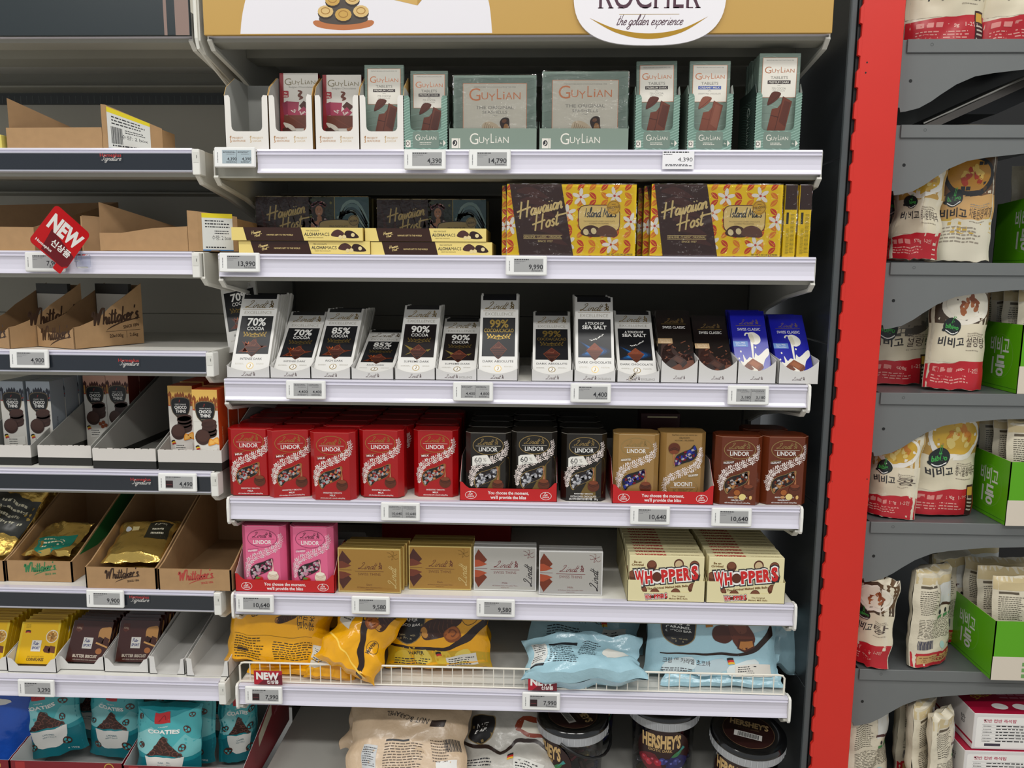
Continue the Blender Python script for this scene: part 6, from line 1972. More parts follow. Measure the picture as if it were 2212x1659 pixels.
# upper carton
z = LZ_[0] + .0004
X = lambda px, py, y: at(px, py, y).x
q = MB()
x0, x1 = X(16, 318, .02), X(222, 318, .02)
wall(q, (x0, .02), (x1, .02), .042, .043, KRAFT); wall(q, (x0 + .004, .024), (x0 + .105, .13), .100, .046, KRAFTD, -.003)
wall(q, (x0 + .105, .13), (x1 + .09, .13), .05, .048, KRAFTD); wall(q, (x1 + .001, .02), (x1 + .012, .016), .088, .086, KRAFT)
wall(q, (x1 + .012, .016), (x1 + .092, .085), .086, .052, KRAFT); wall(q, (x1 + .092, .086), (x1 + .097, .13), .05, .048, KRAFT)
q.box(x0 + .006, .026, 0, x1 + .06, .125, .002, KRAFTD)
g = ship_label(80, 82); g.items = [(zz, m_, [(x, y * (1 - .0036 * x)) for x, y in P], fs) for zz, m_, P, fs in g.items]
gg = Art(); gg.put(g, 2, 1); wall_art(q, gg, (x1 + .012, .016), (x1 + .092, .085))
single(q, 'cardboard_carton', 'torn brown carton with a white shipping label alone on the upper left shelf', 'carton', (0, 0, z))
q = MB(); wall(q, (x0 - .25, .05), (x0 - .008, .05), .03, .03, KRAFT); wall(q, (x0 - .25, .25), (x0 - .008, .25), .075, .05, KRAFTD); wall(q, (x0 - .01, .052), (x0 - .01, .25), .03, .05, KRAFTD)
single(q, 'cardboard_carton', 'dark brown carton cut by the left edge on the upper left shelf', 'carton', (0, 0, z))
q = MB(); q.box(x0 - .1, .015, 0, x0 - .008, .042, .028, mat('e0d06a', .4), .001); a = Art(); a.text(INK, 'CEREAL', 60, 8, 9, 1, w=30) if False else a.greek(INK, 40, 6, 88, 18, 2, 1); q.art(a, (x0 - .1, .015, 0))
single(q, 'snack_carton', 'small pale yellow carton at the left edge of the upper left shelf', 'carton', (0, 0, z))
# second left shelf
z = LZ_[1] + .0004
q = MB(); xa, xb = X(-160, 540, .03), X(76, 540, .03)
wall(q, (xa, .03), (xb, .03), .05, .048, KRAFT); wall(q, (xa, .25), (xb + .06, .25), .11, .118, KRAFTD); wall(q, (xb, .032), (xb + .06, .25), .048, .118, KRAFTD)
q.box(xa, .034, 0, xb, .25, .002, KRAFTD)
single(q, 'cardboard_carton', 'brown carton at the left edge behind the tilted red sign', 'carton', (0, 0, z))
q = MB(); xa, xb = X(166, 540, .03), X(221, 540, .03)
wall(q, (xa, .05), (xa, .2), .072, .06, KRAFT, -.003); wall(q, (xa + .003, .05), (xb, .05), .074, .07, KRAFTD); wall(q, (xa, .203), (xb, .203), .06, .06, KRAFTD)
single(q, 'cardboard_carton', 'small shaded carton between the red sign and the long low carton', 'carton', (0, 0, z))
q = MB(); x0, x1 = X(226, 541, .018), X(417, 541, .018)
pf = [(0, 0), (x1 - x0, 0), (x1 - x0, .05), ((x1 - x0) * .6, .046), ((x1 - x0) * .25, .036), (0, .036)]
q.prism(pf, lambda u, v, s: (x0 + u, s, v), .018, .021, KRAFT)
wall(q, (x0 + .0, .022), (x0 + .1, .15), .098, .056, KRAFTD, -.003); wall(q, (x0 + .1, .15), (x1 + .095, .15), .056, .064, KRAFTD)
wall(q, (x1 + .001, .018), (x1 + .024, .014), .082, .080, KRAFT); wall(q, (x1 + .024, .014), (x1 + .09, .055), .080, .072, KRAFT); wall(q, (x1 + .09, .056), (x1 + .097, .15), .068, .064, KRAFT)
q.box(x0 + .006, .026, 0, x1 + .06, .145, .002, KRAFTD)
g = Art(); g.put(ship_label(60, 76, False), 8, 1); wall_art(q, g, (x1 + .024, .014), (x1 + .09, .055))
single(q, 'cardboard_carton', 'long low brown carton with a yellow-topped label on the second left shelf', 'carton', (0, 0, z))
# tilted red sign on its clear clip
tp, rt, lf = at(99, 424, -.05), at(175, 491, .002), at(62, 519, -.102)
U, V = rt - tp, lf - tp
bt = rt + lf - tp
t = thing('promo_sign', 'tilted red NEW sign clipped to the second left shelf', 'sign', tuple(bt))
q = MB()
ud, vd = (-V).normalized(), (U).normalized()     # artwork x runs bottom->right edge? set below
ex, ey = U.normalized(), -V.normalized()
ex = U.normalized(); ey = (-V - ex * (-V).dot(ex)).normalized()
nn = ex.cross(ey)
SW, SH = U.length * 1000, V.length * 1000
a = Art(); a.rect(mat('c8141c', .3), 0, 0, SW, SH, 1, 9)
a.rect(mat('c8141c', .3), SW - 22, -14, SW - 4, 2, 1, 3)
a.poly(mat('6e1420', .35), [(20, SH * .52), (SW * .98, SH * .34), (SW, 10), (SW - 10, 0), (SW * .8, 0), (SW * .3, 3)], 2)
a.text(WHT, 'NEW', SW * .52, SH * .5, 32, 3, w=SW * .84, bold=.05)
a.text(WHT, '신상품', SW * .64, SH * .24, 12, 3, w=SW * .5, bold=.03)
a.text(WHT, 'Homeplus', SW * .3, SH * .1, 6, 3, w=36, bold=.02)
O = Vector((0, 0, 0)) + lf - bt
q.art(a, O, ux=ex, uy=ey)
ob = Art(); ob.rect(mat('a81018', .35), 0, 0, SW, SH, 0, 9)
for zz, m_, P, fs in ob.items:
    f_ = [O + ex * (x * .001) + ey * (y * .001) for x, y in P]; b_ = [p - nn * .0012 for p in f_]
    q.face(b_[::-1], m_)
    for i in range(len(f_)): q.face([f_[i], b_[i], b_[(i + 1) % len(f_)], f_[(i + 1) % len(f_)]], m_)
q.build('sign_card', t)
CLP = mat('f4f6fa', .08, kind='clear')
q = MB(); c0 = at(182, 560, -.004) - bt
q.box(c0.x - .014, c0.y - .010, c0.z - .018, c0.x + .015, c0.y + .0, c0.z + .010, CLP, .003)
q.box(c0.x - .018, c0.y - .004, c0.z - .004, c0.x - .006, c0.y + .003, c0.z + .028, CLP, .002)
q.tube([(c0.x - .012, c0.y - .008, c0.z - .006), (c0.x - .012, c0.y - .008, c0.z + .03)], .003, CLP, 8)
q.build('clear_clip', t)

# third left shelf: kraft display boxes
def whit(a, m, x, y, w, z=1, since=True):
    g = Art(); h = w / 3.0
    hand(g, m, 'W', 0, 0, h, h * .19, .2, z, squeeze=.85); n = hand(g, m, "hittaker's", h * .72, 0, h * .98, h * .17, .2, z, squeeze=.84)
    g.poly(m, smooth([(h * .9, -h * .42), (h * 1.3, -h * .3), (h * 2.2, -h * .1), (h * 3.4, -h * .02), (h * 3.4, h * .04), (h * 2.2, -h * .02), (h * 1.35, -h * .2)], 4, True), z)
    if since: g.text(m, 'SINCE 1896', h * 2.75, -h * .52, h * .2, z, w=h * 1.2, bold=.03)
    a.put(g, x, y, 1, .12)
def display_box(label, px, py, zt, w, L, yaw, hb, hf, ink):
    p = at(px, py, .012)
    q = MB()
    th = .002
    sd = [(0, 0), (L, 0), (L, hb)] + [(L * (1 - t), hf + (hb - hf) * ((1 - t) ** 1.25 if t < .5 else (1 - t) ** 1.5)) for t in (.08, .25, .45, .6, .75, .9, 1.0)]
    q.prism(sd, lambda u, v, s: (s, u, v), -th, 0, KRAFT)
    q.prism(sd, lambda u, v, s: (s, u, v), -w, -w + th, KRAFTD)
    q.prism([(0, 0), (-w, 0), (-w, hf), (-w * .85, hf * .7), (-w * .2, hf * .7), (0, hf)], lambda u, v, s: (u, s, v), 0, th, KRAFT)
    q.box(-w + th, L - th, 0, -th, L, hb * .97, KRAFTD); q.box(-w + th, th, 0, -th, L - th, th, KRAFTD)
    q.box(-w + .006, L - .028, .03, -.006, L - .02, hb * .99, mat('1c1a14', .5)); q.box(-w + .01, L - .0295, .04, -.01, L - .0285, hb * .82, mat('b8b5ac', .5))
    a = Art(); whit(a, ink, L * 260, 44, L * 600); a.rect(ink, L * 440, 31, L * 950, 31.8, 1); a.text(ink, '20x100g', L * 590, 18, 7, 1, w=L * 200, bold=.02); a.rect(ink, L * 740, 15, L * 740 + .8, 30, 1); a.text(ink, '2.6kg', L * 850, 18, 7, 1, w=L * 130, bold=.02)
    q.art(a, (.0001, 0, 0), ux=(0, 1, 0), uy=(0, 0, 1))
    a = Art(); whit(a, ink, w * 130, 12, w * 680, since=False); q.art(a, (-w, -.0001, 0))
    single(q, 'display_carton', label, 'carton', (p.x, p.y, zt), (0, 0, yaw))
z = LZ_[2] + .0004
BRN = mat('3b2413', .5)
display_box('tall kraft display carton with dark brown script, showing its long side', 160, 757, z, .125, .165, math.radians(-25), .134, .044, BRN)
display_box('similar kraft display carton cut by the left edge of the photo', 22, 752, z, .125, .165, math.radians(-25), .134, .044, BRN)

# fourth left shelf: narrow biscuit boxes in white trays
z = LZ_[3] + .0004
BELG = ('151515', 'e0b62c', 'b8252b')
def thins_box_art(w, h, flav):
    a = Art()
    sky, roof = {'milk': ('aab3bd', '2c2f3c'), 'caramel': ('d8a692', '4a1f18'), 'orange': ('e0b45a', '8a4a1e')}[flav]
    a.rect(mat('dedad2', .4), 0, 0, w, h, 1); a.rect(mat(sky, .4), 0, h * .76, w, h, 2)
    rnd = random.Random(6); x = 0
    while x < w:
        ww = rnd.uniform(4, 9); hh = h * rnd.uniform(.83, .93); x2 = min(w, x + ww)
        a.poly(mat(roof, .45), [(x, h * .74), (x2, h * .74), (x2, hh - 3), ((x + x2) / 2, hh + 3), (x, hh - 3)], 3)
        a.rect(mat('c8914a' if flav != 'milk' else '8a8f9c', .45), x + 1, h * .74, min(x2, x + ww * .5), hh - 8, 4); x += ww
    a.stroke(mat('b03a30', .4), [(0, h * .75), (w * .5, h * .73), (w, h * .79)], 2, 5); a.rect(mat('dedad2', .4), 0, h * .6, w, h * .735, 4)
    P = smooth([(-.5, .4), (0, .52), (.5, .4), (.48, -.1), (.3, -.34), (0, -.52), (-.3, -.34), (-.48, -.1)], 3, True)
    a.poly(mat('6f5f45', .4), [(w * .5 + u * w * .76, h * .71 + v * h * .285) for u, v in P], 6); a.poly(mat('131316', .35), [(w * .5 + u * w * .7, h * .71 + v * h * .265) for u, v in P], 7)
    hand(a, mat('c03a34', .4), 'S', w * .42, h * .79, 5, .8, .4, 8); a.text(WHT, 'CRISPY ' + flav.upper(), w * .5, h * .755, 2.6, 8, w=w * .46)
    a.text(WHT, 'CHOCO', w * .5, h * .705, 6.4, 8, w=w * .5, bold=.03); a.text(WHT, 'THINS', w * .5, h * .655, 6.4, 8, w=w * .42, bold=.03)
    a.text(mat('a8987a', .4), 'Selected with Pride', w * .5, h * .62, 2.2, 8, w=w * .36)
    for k in range(8):
        a.ell(mat(('3a221c', '4a2d25')[k % 2], .35), w * (.62 + .012 * (k % 3)), h * (.33 + .022 * k), w * .3, h * .045, 6 + k // 2, 18, .12)
    a.ell(mat('3d251f', .35), w * .36, h * .3, w * .3, h * .1, 12, 22, -.1); a.ell(mat('4c3028', .35), w * .36, h * .315, w * .26, h * .075, 13, 20, -.1)
    if flav == 'orange':
        for x, y, r in ((.7, .24, .3), (.9, .26, -.4)): g = Art(); g.poly(mat('e8952a', .35), smooth([(-9, -5), (0, 8), (9, -5), (0, -7)], 3, True), 14); g.poly(mat('f3b95a', .35), smooth([(-6, -4), (0, 5), (6, -4)], 3, True), 15); a.put(g, w * x, h * y, 1, r)
    if flav == 'caramel':
        for x, y in ((.66, .22), (.8, .24), (.9, .2), (.76, .18)): a.ell(mat('9c4f2c', .35), w * x, h * y, 4.4, 4.4, 14, 12)
    flag(a, BELG, w * .1, h * .13, 8, 9, 14, .3)
    a.poly(mat('e6e3dc', .45), [(w * .2, h * .02), (w * .94, h * .06), (w * .92, h * .17), (w * .18, h * .13)], 13); a.greek(INK, w * .24, h * .05, w * .64, h * .14, 3, 14)
    a.items = [(z_, m_, [(p[0], p[1] + h * .105) for p in P] if (z_ >= 6 and max(p[1] for p in P) < h * .56 and min(p[0] for p in P) < w) else P, fs) for z_, m_, P, fs in a.items]
    return a.clip(0, 0, w, h)
BX = {}
def biscuit(flav, px, y, lb, y0=None, base=.0022, xoff=0.0):
    w, h, d = .0535, .170, .05
    x = X(px, 960, y0 or y) + xoff
    side = {'milk': '9aa3ab', 'caramel': '6a2418', 'orange': 'c4481a'}[flav]
    if flav not in BX:
        def ex_(q, w, h, d):
            g = Art(); g.text(mat('3f3f48' if flav == 'milk' else 'e6c9a0', .4), 'CRISPY ' + flav.upper() + ' THINS', 60, 22, 4.5, 1, w=60, rot=1.5708) if flav != 'x' else None
            g.items = [(z_, m_, [(px_ - 38 + 0, py_ + 36) for px_, py_ in P], fs) for z_, m_, P, fs in g.items]
            q.art(g, (w / 2 + .00002, 0, 0), ux=(0, 1, 0))
        BX[flav] = carton('biscuit_box', lb, 'biscuit box', w, h, d, thins_box_art(w * 1000, h * 1000, flav), mat(side, .4), (x, y, z + base), (0, 0, 0), flav + ' biscuit boxes', extra=ex_)
    else:
        dup(BX[flav], (x, y, z + base), (0, 0, 0), lb)
def slope_tray(lb, pl, pr_, py, y, depth=.37, hb=.165, dent=False):
    x0, x1 = X(pl, py, y), X(pr_, py, y)
    w = x1 - x0
    q = MB()
    WT, DKT, INN = mat('d6d1cb', .55), mat('23231f', .5), mat('a5a49e', .6)
    q.box(0, 0, 0, w, .0018, .017, DKT); q.box(0, 0, .017, w, .0018, .043, WT)
    for k in range(9): q.box(w * k / 9 + .002, 0, .043, w * k / 9 + w / 10, .0018, .0435 + .0012 * random.random(), WT)
    for x, m1, m2 in ((0, INN, INN), (w - .0018, INN, INN)):
        q.prism([(.002, .017), (depth, .017), (depth, hb), (depth * .9, hb), (.02, .05), (.002, .043)], lambda u, v, s: (s, u, v), x, x + .0018, m1)
        q.prism([(.002, 0), (depth, 0), (depth, .017), (.002, .017)], lambda u, v, s: (s, u, v), x, x + .0018, DKT)
    q.box(0, .002, 0, w, depth, .0016, INN); q.box(0, depth, 0, w, depth + .0018, hb, INN)
    single(q, 'shelf_tray', lb, 'tray', (x0, y, z))
slope_tray('white tray with black foot cut by the left photo edge', -60, 69, 1008, .03)
slope_tray('white black-footed tray holding the caramel biscuit boxes', 84, 199, 1006, .034)
slope_tray('empty white black-footed tray in front of the caramel biscuit boxes', 202, 338, 1013, .012)
slope_tray('white black-footed tray holding the orange biscuit boxes', 343, 480, 1015, .008)
for k in range(3):
    biscuit('milk', 35, .10 + .055 * k, f'{ORD[k]} grey-topped milk biscuit box in the left column of its tray', .1); biscuit('milk', 92, .10 + .055 * k, f'{ORD[k]} grey-topped milk biscuit box in the right column of its tray', .1)
for k in range(3):
    biscuit('caramel', 213, .205 + .053 * k, f'{ORD[k]} red-brown topped caramel biscuit box, left column', .205); biscuit('caramel', 271, .205 + .053 * k, f'{ORD[k]} red-brown topped caramel biscuit box, right column', .205)
biscuit('orange', 447, .014, 'front orange-topped biscuit box at the right end of its shelf')
for k in range(3): biscuit('orange', 447, .07 + .053 * k, f'{ORD[k + 1]} orange-topped biscuit box from the front, right column', .014)
for k in range(3): biscuit('orange', 391, .06 + .053 * k, f'{ORD[k]} orange-topped biscuit box in the left column of its tray', .06)

# fifth left shelf: long kraft trays
z = LZ_[4] + .0004
def kraft_tray(lb, pl, pr_, py, ink, hf=.047, hb=.15, depth=.31, stripe=None):
    xa, y = on((pl + pr_) / 2, py, z); y = max(y, -.002)
    x0, x1 = X(pl, py - 8, y), X(pr_, py - 8, y)
    w = x1 - x0
    q = MB(); th = .003
    q.box(0, 0, 0, w, th, hf, KRAFT)
    a = Art(); whit(a, ink, w * 280, 20, w * 420); q.art(a, (0, -.0001, 0))
    sd = [(0, 0), (depth, 0), (depth, hb), (depth * .75, hb), (.025, hf * 1.15), (0, hf)]
    for x in (0, w - th): q.prism(sd, lambda u, v, s: (s, u, v), x, x + th, KRAFT)
    if stripe:
        q.prism([(.03, hf * 1.1), (depth * .74, hb * .97), (depth, hb * .97), (depth, hb * .6), (.1, hf * 1.05)], lambda u, v, s: (s, u, v), w, w + .0004, stripe)
    q.box(th, th, 0, w - th, depth, th, KRAFTD); q.box(th, depth - th, 0, w - th, depth, hb, KRAFTD)
    single(q, 'kraft_tray', lb, 'tray', (x0, y, z))
    return x0, x1, y
GRN = mat('2f7a4a', .5)
kraft_tray('kraft tray cut by the left photo edge, holding tall gold bags', -135, 11, 1254, BRN)
k1 = kraft_tray('long kraft tray with green script', 15, 157, 1256, GRN, stripe=mat('1f6a35', .5))
k2 = kraft_tray('long kraft tray with dark brown script', 186, 339, 1271, BRN)
k3 = kraft_tray('empty long kraft tray with red script', 343, 500, 1275, mat('b0443a', .5))
GFO = mat('d6b462', .2, .85, kind='foil')
GFD = mat('b3934a', .24, .8, kind='foil')
a = Art(); a.poly(mat('17725f', .25), [(30, 10), (70, 0), (118, 20), (112, 60), (70, 52), (26, 44)], 2); a.greek(mat('d9d4b0', .4), 44, 18, 100, 44, 3, 3)
bag('wrapped_bar', 'gold and teal wrapped block lying in the tray with green script', 'chocolate bar', .125, .10, .03, GFO, a, ((k1[0] + k1[1]) / 2 + .004, k1[2] + .03, z + .028), (-1.1, .05, -.1), 31, .007)
bag('wrapped_bar', 'gold wrapped block beneath the teal one', 'chocolate bar', .12, .12, .02, GFO, None, ((k1[0] + k1[1]) / 2 - .004, k1[2] + .015, z + .016), (-1.35, 0, .05), 32, .004)
a = Art(); a.poly(mat('2b2a20', .3), [(80, 60), (128, 60), (126, 120), (76, 120)], 2); a.greek(mat('e6e0c8', .4), 90, 70, 120, 110, 3, 3); a.ell(mat('c9cdd2', .4), 30, 90, 8, 8, 2); a.rect(mat('d9c890', .3), 40, 84, 54, 100, 2)
bag('wrapped_bar', 'gold wrapped block lying in the tray with dark brown script', 'chocolate bar', .135, .13, .05, GFO, a, ((k2[0] + k2[1]) / 2 + .008, k2[2] + .05, z + .026), (-1.15, -.04, .06), 33, .005, seal=.12)
bag('wrapped_bar', 'second gold wrapped block under the one in the brown script tray', 'chocolate bar', .13, .13, .024, GFD, None, ((k2[0] + k2[1]) / 2 + .006, k2[2] + .05, z + .014), (-1.4, 0, .02), 34, .004)
a = Art(); a.poly(mat('2a2a22', .3), [(20, 60), (130, 60), (130, 150), (20, 150)], 2); a.greek(mat('cfc9ae', .4), 40, 80, 110, 140, 4, 3)
bag('wrapped_bar', 'tall gold and black bag leaning at the left photo edge', 'chocolate bar', .12, .21, .04, GFD, a, (X(-40, 1200, .1), .10, z + .03), (-.55, .3, -.1), 35, .006)
bag('wrapped_bar', 'gold bag top standing behind the leaning gold bag', 'chocolate bar', .18, .2, .05, GFD, None, (X(30, 1200, .25), .27, z + .01), (-.3, .15, .0), 36, .006)

# sixth left shelf: square bars in white trays
z = LZ_[5] + .0004
def square_art(w, kind):
    a = Art(); h = w
    if kind == 'yel':
        a.rect(mat('e9b806', .3), 0, 0, w, h, 1); a.rect(mat('eac62a', .28), 0, 0, w * .06, h, 2); a.rect(mat('eac62a', .28), w * .94, 0, w, h, 2)
        a.ell(mat('efe8d8', .4), w * .83, h * .66, w * .155, w * .155, 3, 26); a.ell(mat('c8923f', .4), w * .83, h * .66, w * .135, w * .135, 4, 24)
        rnd = random.Random(1)
        for i in range(26): t, r = rnd.uniform(0, 6.28), rnd.uniform(0, .11); a.ell(mat(('e0b35c', 'b8782c', 'edc982')[i % 3], .4), w * (.83 + r * math.cos(t)), h * (.66 + r * math.sin(t)), 3.2, 2, 5, 8, t)
        for c, dx in (('5a2d1c', 0), ('6d3a26', .13)): a.poly(mat(c, .3), [(w * (.66 + dx), h * .33), (w * (.7 + dx), h * .44), (w * (.83 + dx), h * .42), (w * (.84 + dx), h * .26), (w * (.7 + dx), h * .28)], 6)
        flag(a, ('e0b62c', 'b8252b', '151515')[::-1], w * .13, h * .7, 12, 8, 3, 0); a.greek(mat('7a6a10', .4), w * .12, h * .84, w * .26, h * .94, 3, 3)
        a.text(mat('7a5a10', .4), 'MILK CHOCOLATE WITH', w * .5, h * .16, 2.6, 3, w=w * .42); a.text(mat('4a2a12', .4), 'CORNFLAKES', w * .5, h * .075, 6, 3, w=w * .44, bold=.03); cx, cy = w * .47, h * .43
    else:
        a.rect(mat('43180f', .24, coat=.3), 0, 0, w, h, 1)
        a.poly(mat('c08a4c', .4), smooth([(w * .72, h * .56), (w * .7, h * .8), (w * .86, h * .86), (w * .99, h * .84), (w * .99, h * .5)], 3, True), 3)
        for c, dx in (('3a1a12', 0), ('4c2418', .14)): a.poly(mat(c, .25), [(w * (.66 + dx), h * .48), (w * (.72 + dx), h * .63), (w * (.85 + dx), h * .58), (w * (.83 + dx), h * .4)], 5)
        a.poly(mat('d7a05c', .4), [(w * .66, h * .46), (w * .98, h * .36), (w * .98, h * .4), (w * .67, h * .5)], 6); a.ell(mat('b8713a', .4), w * .78, h * .28, w * .08, h * .07, 5)
        a.text(mat('d9cbb8', .4), 'BUTTER BISCUIT', w * .46, h * .115, 6, 3, w=w * .62, bold=.03); a.text(mat('d9cbb8', .4), 'with a butter biscuit in fine cocoa creme', w * .48, h * .05, 2.4, 3, w=w * .62)
        a.poly(mat('5a2a1c', .3), [(w * .08, h * .92), (w * .25, h * .92), (w * .25, h * .76), (w * .16, h * .71), (w * .08, h * .76)], 2); a.text(mat('c9b39c', .4), '100g', w * .165, h * .79, 4, 3, w=w * .12); cx, cy = w * .46, h * .46
    a.rect(mat('e6e2da', .4), cx - 11, cy - 12, cx + 11, cy + 12, 7); BL = mat('2b357a', .4)
    hand(a, BL, 'R', cx, cy, 1) if False else a.text(BL, 'R', cx - 5.5, cy + 1.5, 8.5, 8, w=5, shear=.2); hand(a, BL, 'itter', cx - 3, cy + 2, 7, .9, .25, 8, squeeze=.75)
    a.text(BL, 'SPORT', cx, cy - 7.5, 5.4, 8, w=18, bold=.03)
    return a.clip(0, 0, w, h)
SQ = {}
def square_row(kind, px, py, n, lean, lbf, roll=0.0, xo=0.0):
    x, y = on(px, py, z); y = max(y, .004)
    w = .0905
    for k in range(n):
        loc = (x + xo * k, y + .0145 * k, z + .0022 + .0112 * math.sin(lean))
        rot = (-lean, roll + (random.uniform(-.006, .006) if k else 0), 0)
        lb = lbf(k)
        if kind not in SQ:
            body = mat('e3b40a', .3) if kind == 'yel' else mat('3b150e', .24, coat=.3)
            def ex_(q, w, h, d):
                q.box(-w / 2 + .004, d * .35, h, w / 2 - .004, d * .5, h + .005, body)
                if kind != 'yel': q.box(-w / 2 - .0016, .001, .003, -w / 2, d * .6, h - .003, mat('9a948c', .3))
            SQ[kind] = carton('square_bar', lb, 'chocolate bar', w, w, .0112, square_art(w * 1000, kind), body, loc, rot, ('yellow' if kind == 'yel' else 'brown') + ' square bars', extra=ex_)
        else: dup(SQ[kind], loc, rot, lb)
def notch_tray(lb, pl, pr_, py, depth, empty=False):
    cx, y = on((pl + pr_) / 2, py, z); y = max(y, .001)
    x0, x1 = X(pl, py - 5, y), X(pr_, py - 5, y)
    w = x1 - x0
    q = MB(); T_ = mat('dcdad6', .5); th = .0012
    if empty: P = [[(0, 0), (.018, 0), (.014, .012), (.012, .04), (0, .042)], [(w, 0), (w, .038), (w - .008, .036), (w - .012, .012), (w - .018, 0)]]
    else: P = [[(0, 0), (w, 0), (w, .034), (w * .9, .03), (w * .78, .014), (w * .22, .014), (w * .1, .03), (0, .034)]]
    for p_ in P: q.prism(p_, lambda u, v, s: (u, s, v), 0, th, T_)
    for x in (0, w - th): q.prism([(0, 0), (depth, 0), (depth, .1), (depth * .8, .1), (0, .036)], lambda u, v, s: (s, u, v), x, x + th, T_)
    q.box(0, 0, 0, w, depth, .001, T_); q.box(0, depth, 0, w, depth + th, .1, T_)
    if empty: a = Art(); a.stroke(mat('9b9994', .5), [(w * 500, 150), (w * 500 + 14, 160), (w * 500 + 30, 158)], 1, 1); q.art(a, (0, 0, .0012), ux=(1, 0, 0), uy=(0, 1, 0))
    single(q, 'shelf_tray', lb, 'tray', (x0, y, z))
notch_tray('white notched tray of the left yellow square bars', -95, 16, 1447, .30)
notch_tray('white notched tray of the right yellow square bars', 17, 122, 1452, .30)
notch_tray('white notched tray of the left brown square bars', 126, 225, 1447, .28)
notch_tray('white notched tray of the right brown square bars', 226, 321, 1452, .28)
notch_tray('empty white tray right of the brown square bars', 323, 399, 1456, .36, True)
notch_tray('empty white tray at the right end of the square bar shelf', 403, 494, 1461, .36, True)
square_row('yel', -38, 1440, 13, .45, lambda k: f'{ORD[k]} yellow square bar in the left row at the photo edge')
square_row('yel', 69, 1444, 14, .45, lambda k: f'{ORD[k]} yellow square bar in the row next to the brown ones')
square_row('brn', 177, 1441, 13, .5, lambda k: f'{ORD[k]} brown biscuit bar in the left brown row', .04)
square_row('brn', 285, 1436, 13, .42, lambda k: f'{ORD[k]} brown biscuit bar in the right brown row')

# base deck: teal pouches in red trays
TEAL = mat('1f8a94', .3, kind='softfilm', coat=.15)
T2, T3_ = mat('49aab0', .32), mat('12707c', .32)
def pretzel(a, x, y, r, z, rot=0.0):
    g = Art(); c = mat('4a2a22', .35)
    g.ell(c, 0, 0, r, r * .82, z, 18)
    for u, v, p_, q_ in ((-.42, .12, .3, .34), (.42, .12, .3, .34), (0, -.42, .24, .22)): g.ell(T2, u * r, v * r, p_ * r, q_ * r, z + 1, 12, u)
    g.stroke(mat('8a6458', .35), [(-r * .9, -r * .1), (-r * .6, -r * .6), (0, -r * .74)], r * .13, z + 2, sm=4)
    a.put(g, x, y, 1, rot)
def coat_art(w, h):
    a = Art()
    a.poly(T2, [(0, h * .95), (w * .4, h * .8), (w, h), (w, h * .6), (w * .5, h * .45), (0, h * .55)], 1)
    a.poly(mat('86c6c8', .32), [(0, h * .6), (w * .3, h * .75), (w * .6, h * .5), (w * .3, h * .4), (0, h * .42)], 2); a.poly(mat('6fbabd', .32), [(w * .6, h * .5), (w * .8, h * .66), (w, h * .58), (w, h * .42), (w * .8, h * .38)], 2)
    a.poly(T3_, smooth([(0, h * .32), (w * .3, h * .38), (w * .7, h * .32), (w, h * .36)], 3) + [(w, 0), (0, 0)], 3)
    a.rect(mat('b3232a', .35), w * .36, h * .8, w * .58, h * .94, 4); a.stroke(mat('7d1118', .4), [(w * .42, h * .83), (w * .5, h * .9), (w * .52, h * .84)], 1.6, 5)
    a.text(WHT, 'CRISPY', w * .47, h * .745, 3, 5, w=w * .14); a.text(WHT, 'COATIES', w * .47, h * .67, 8.4, 5, w=w * .48, bold=.04)
    a.poly(mat('3a211c', .35), smooth([(w * .2, h * .4), (w * .36, h * .52), (w * .47, h * .64), (w * .58, h * .54), (w * .78, h * .4)], 3), 5)
    for i, (x, y) in enumerate(((.3, .43), (.42, .44), (.54, .43), (.66, .43), (.37, .49), (.48, .5), (.58, .49), (.45, .56), (.5, .59), (.72, .41))): a.ring(mat('6b4238', .35), w * x, h * y, w * .045, w * .035, 1.8, 6, 12)
    a.poly(mat('e6e3dd', .38), smooth([(w * .18, h * .39), (w * .5, h * .375), (w * .8, h * .39)], 3) + smooth([(w * .78, h * .26), (w * .7, h * .15), (w * .5, h * .12), (w * .28, h * .15), (w * .2, h * .26)], 3), 7)
    a.text(mat('5f7d86', .4), 'CARAMEL', w * .5, h * .3, 3.4, 8, w=w * .2, bold=.02); a.text(mat('5f7d86', .4), 'BRETZELS', w * .5, h * .265, 3, 8, w=w * .22)
    for x, y, r, t in ((.12, .5, 8, .4), (.82, .72, 9, -.3), (.76, .5, 9, .8), (.2, .16, 10, .2), (.76, .17, 11, -.4), (.9, .9, 7, 0), (.1, .86, 8, 1)): pretzel(a, w * x, h * y, r, 9, t)
    a.text(WHT, 'e 100g', w * .82, h * .04, 4, 5, w=w * .16)
    return a
def pouch(lb, px, py, y, w, h, rot, seed, zt):
    return bag('snack_pouch', lb, 'snack pouch', w, h, .05, TEAL, coat_art(w * 1000, h * 1000), (X(px, py, y), y, zt), rot, seed, .004, seal=.05, gusset=.75, step=9, nu=22, nv=22)
zt = ZD + .004
pouch('teal pretzel pouch leaning left in the left red tray', 128, 1620, .10, .145, .175, (-.12, -.2, .1), 41, zt + .036)
pouch('teal pretzel pouch half hidden behind the leaning one', 190, 1590, .2, .13, .172, (-.1, .12, .05), 42, zt + .016)
pouch('teal pretzel pouch standing upright at the right of the left red tray', 258, 1622, .085, .13, .172, (-.12, .02, -.08), 43, zt + .012)
pouch('teal pretzel pouch farthest forward, its whole front in view', 362, 1655, .035, .15, .188, (-.1, .04, .02), 44, zt + .012)
pouch('teal pretzel pouch just behind and right of the foremost one', 448, 1640, .11, .135, .172, (-.1, .03, .05), 45, zt + .014)
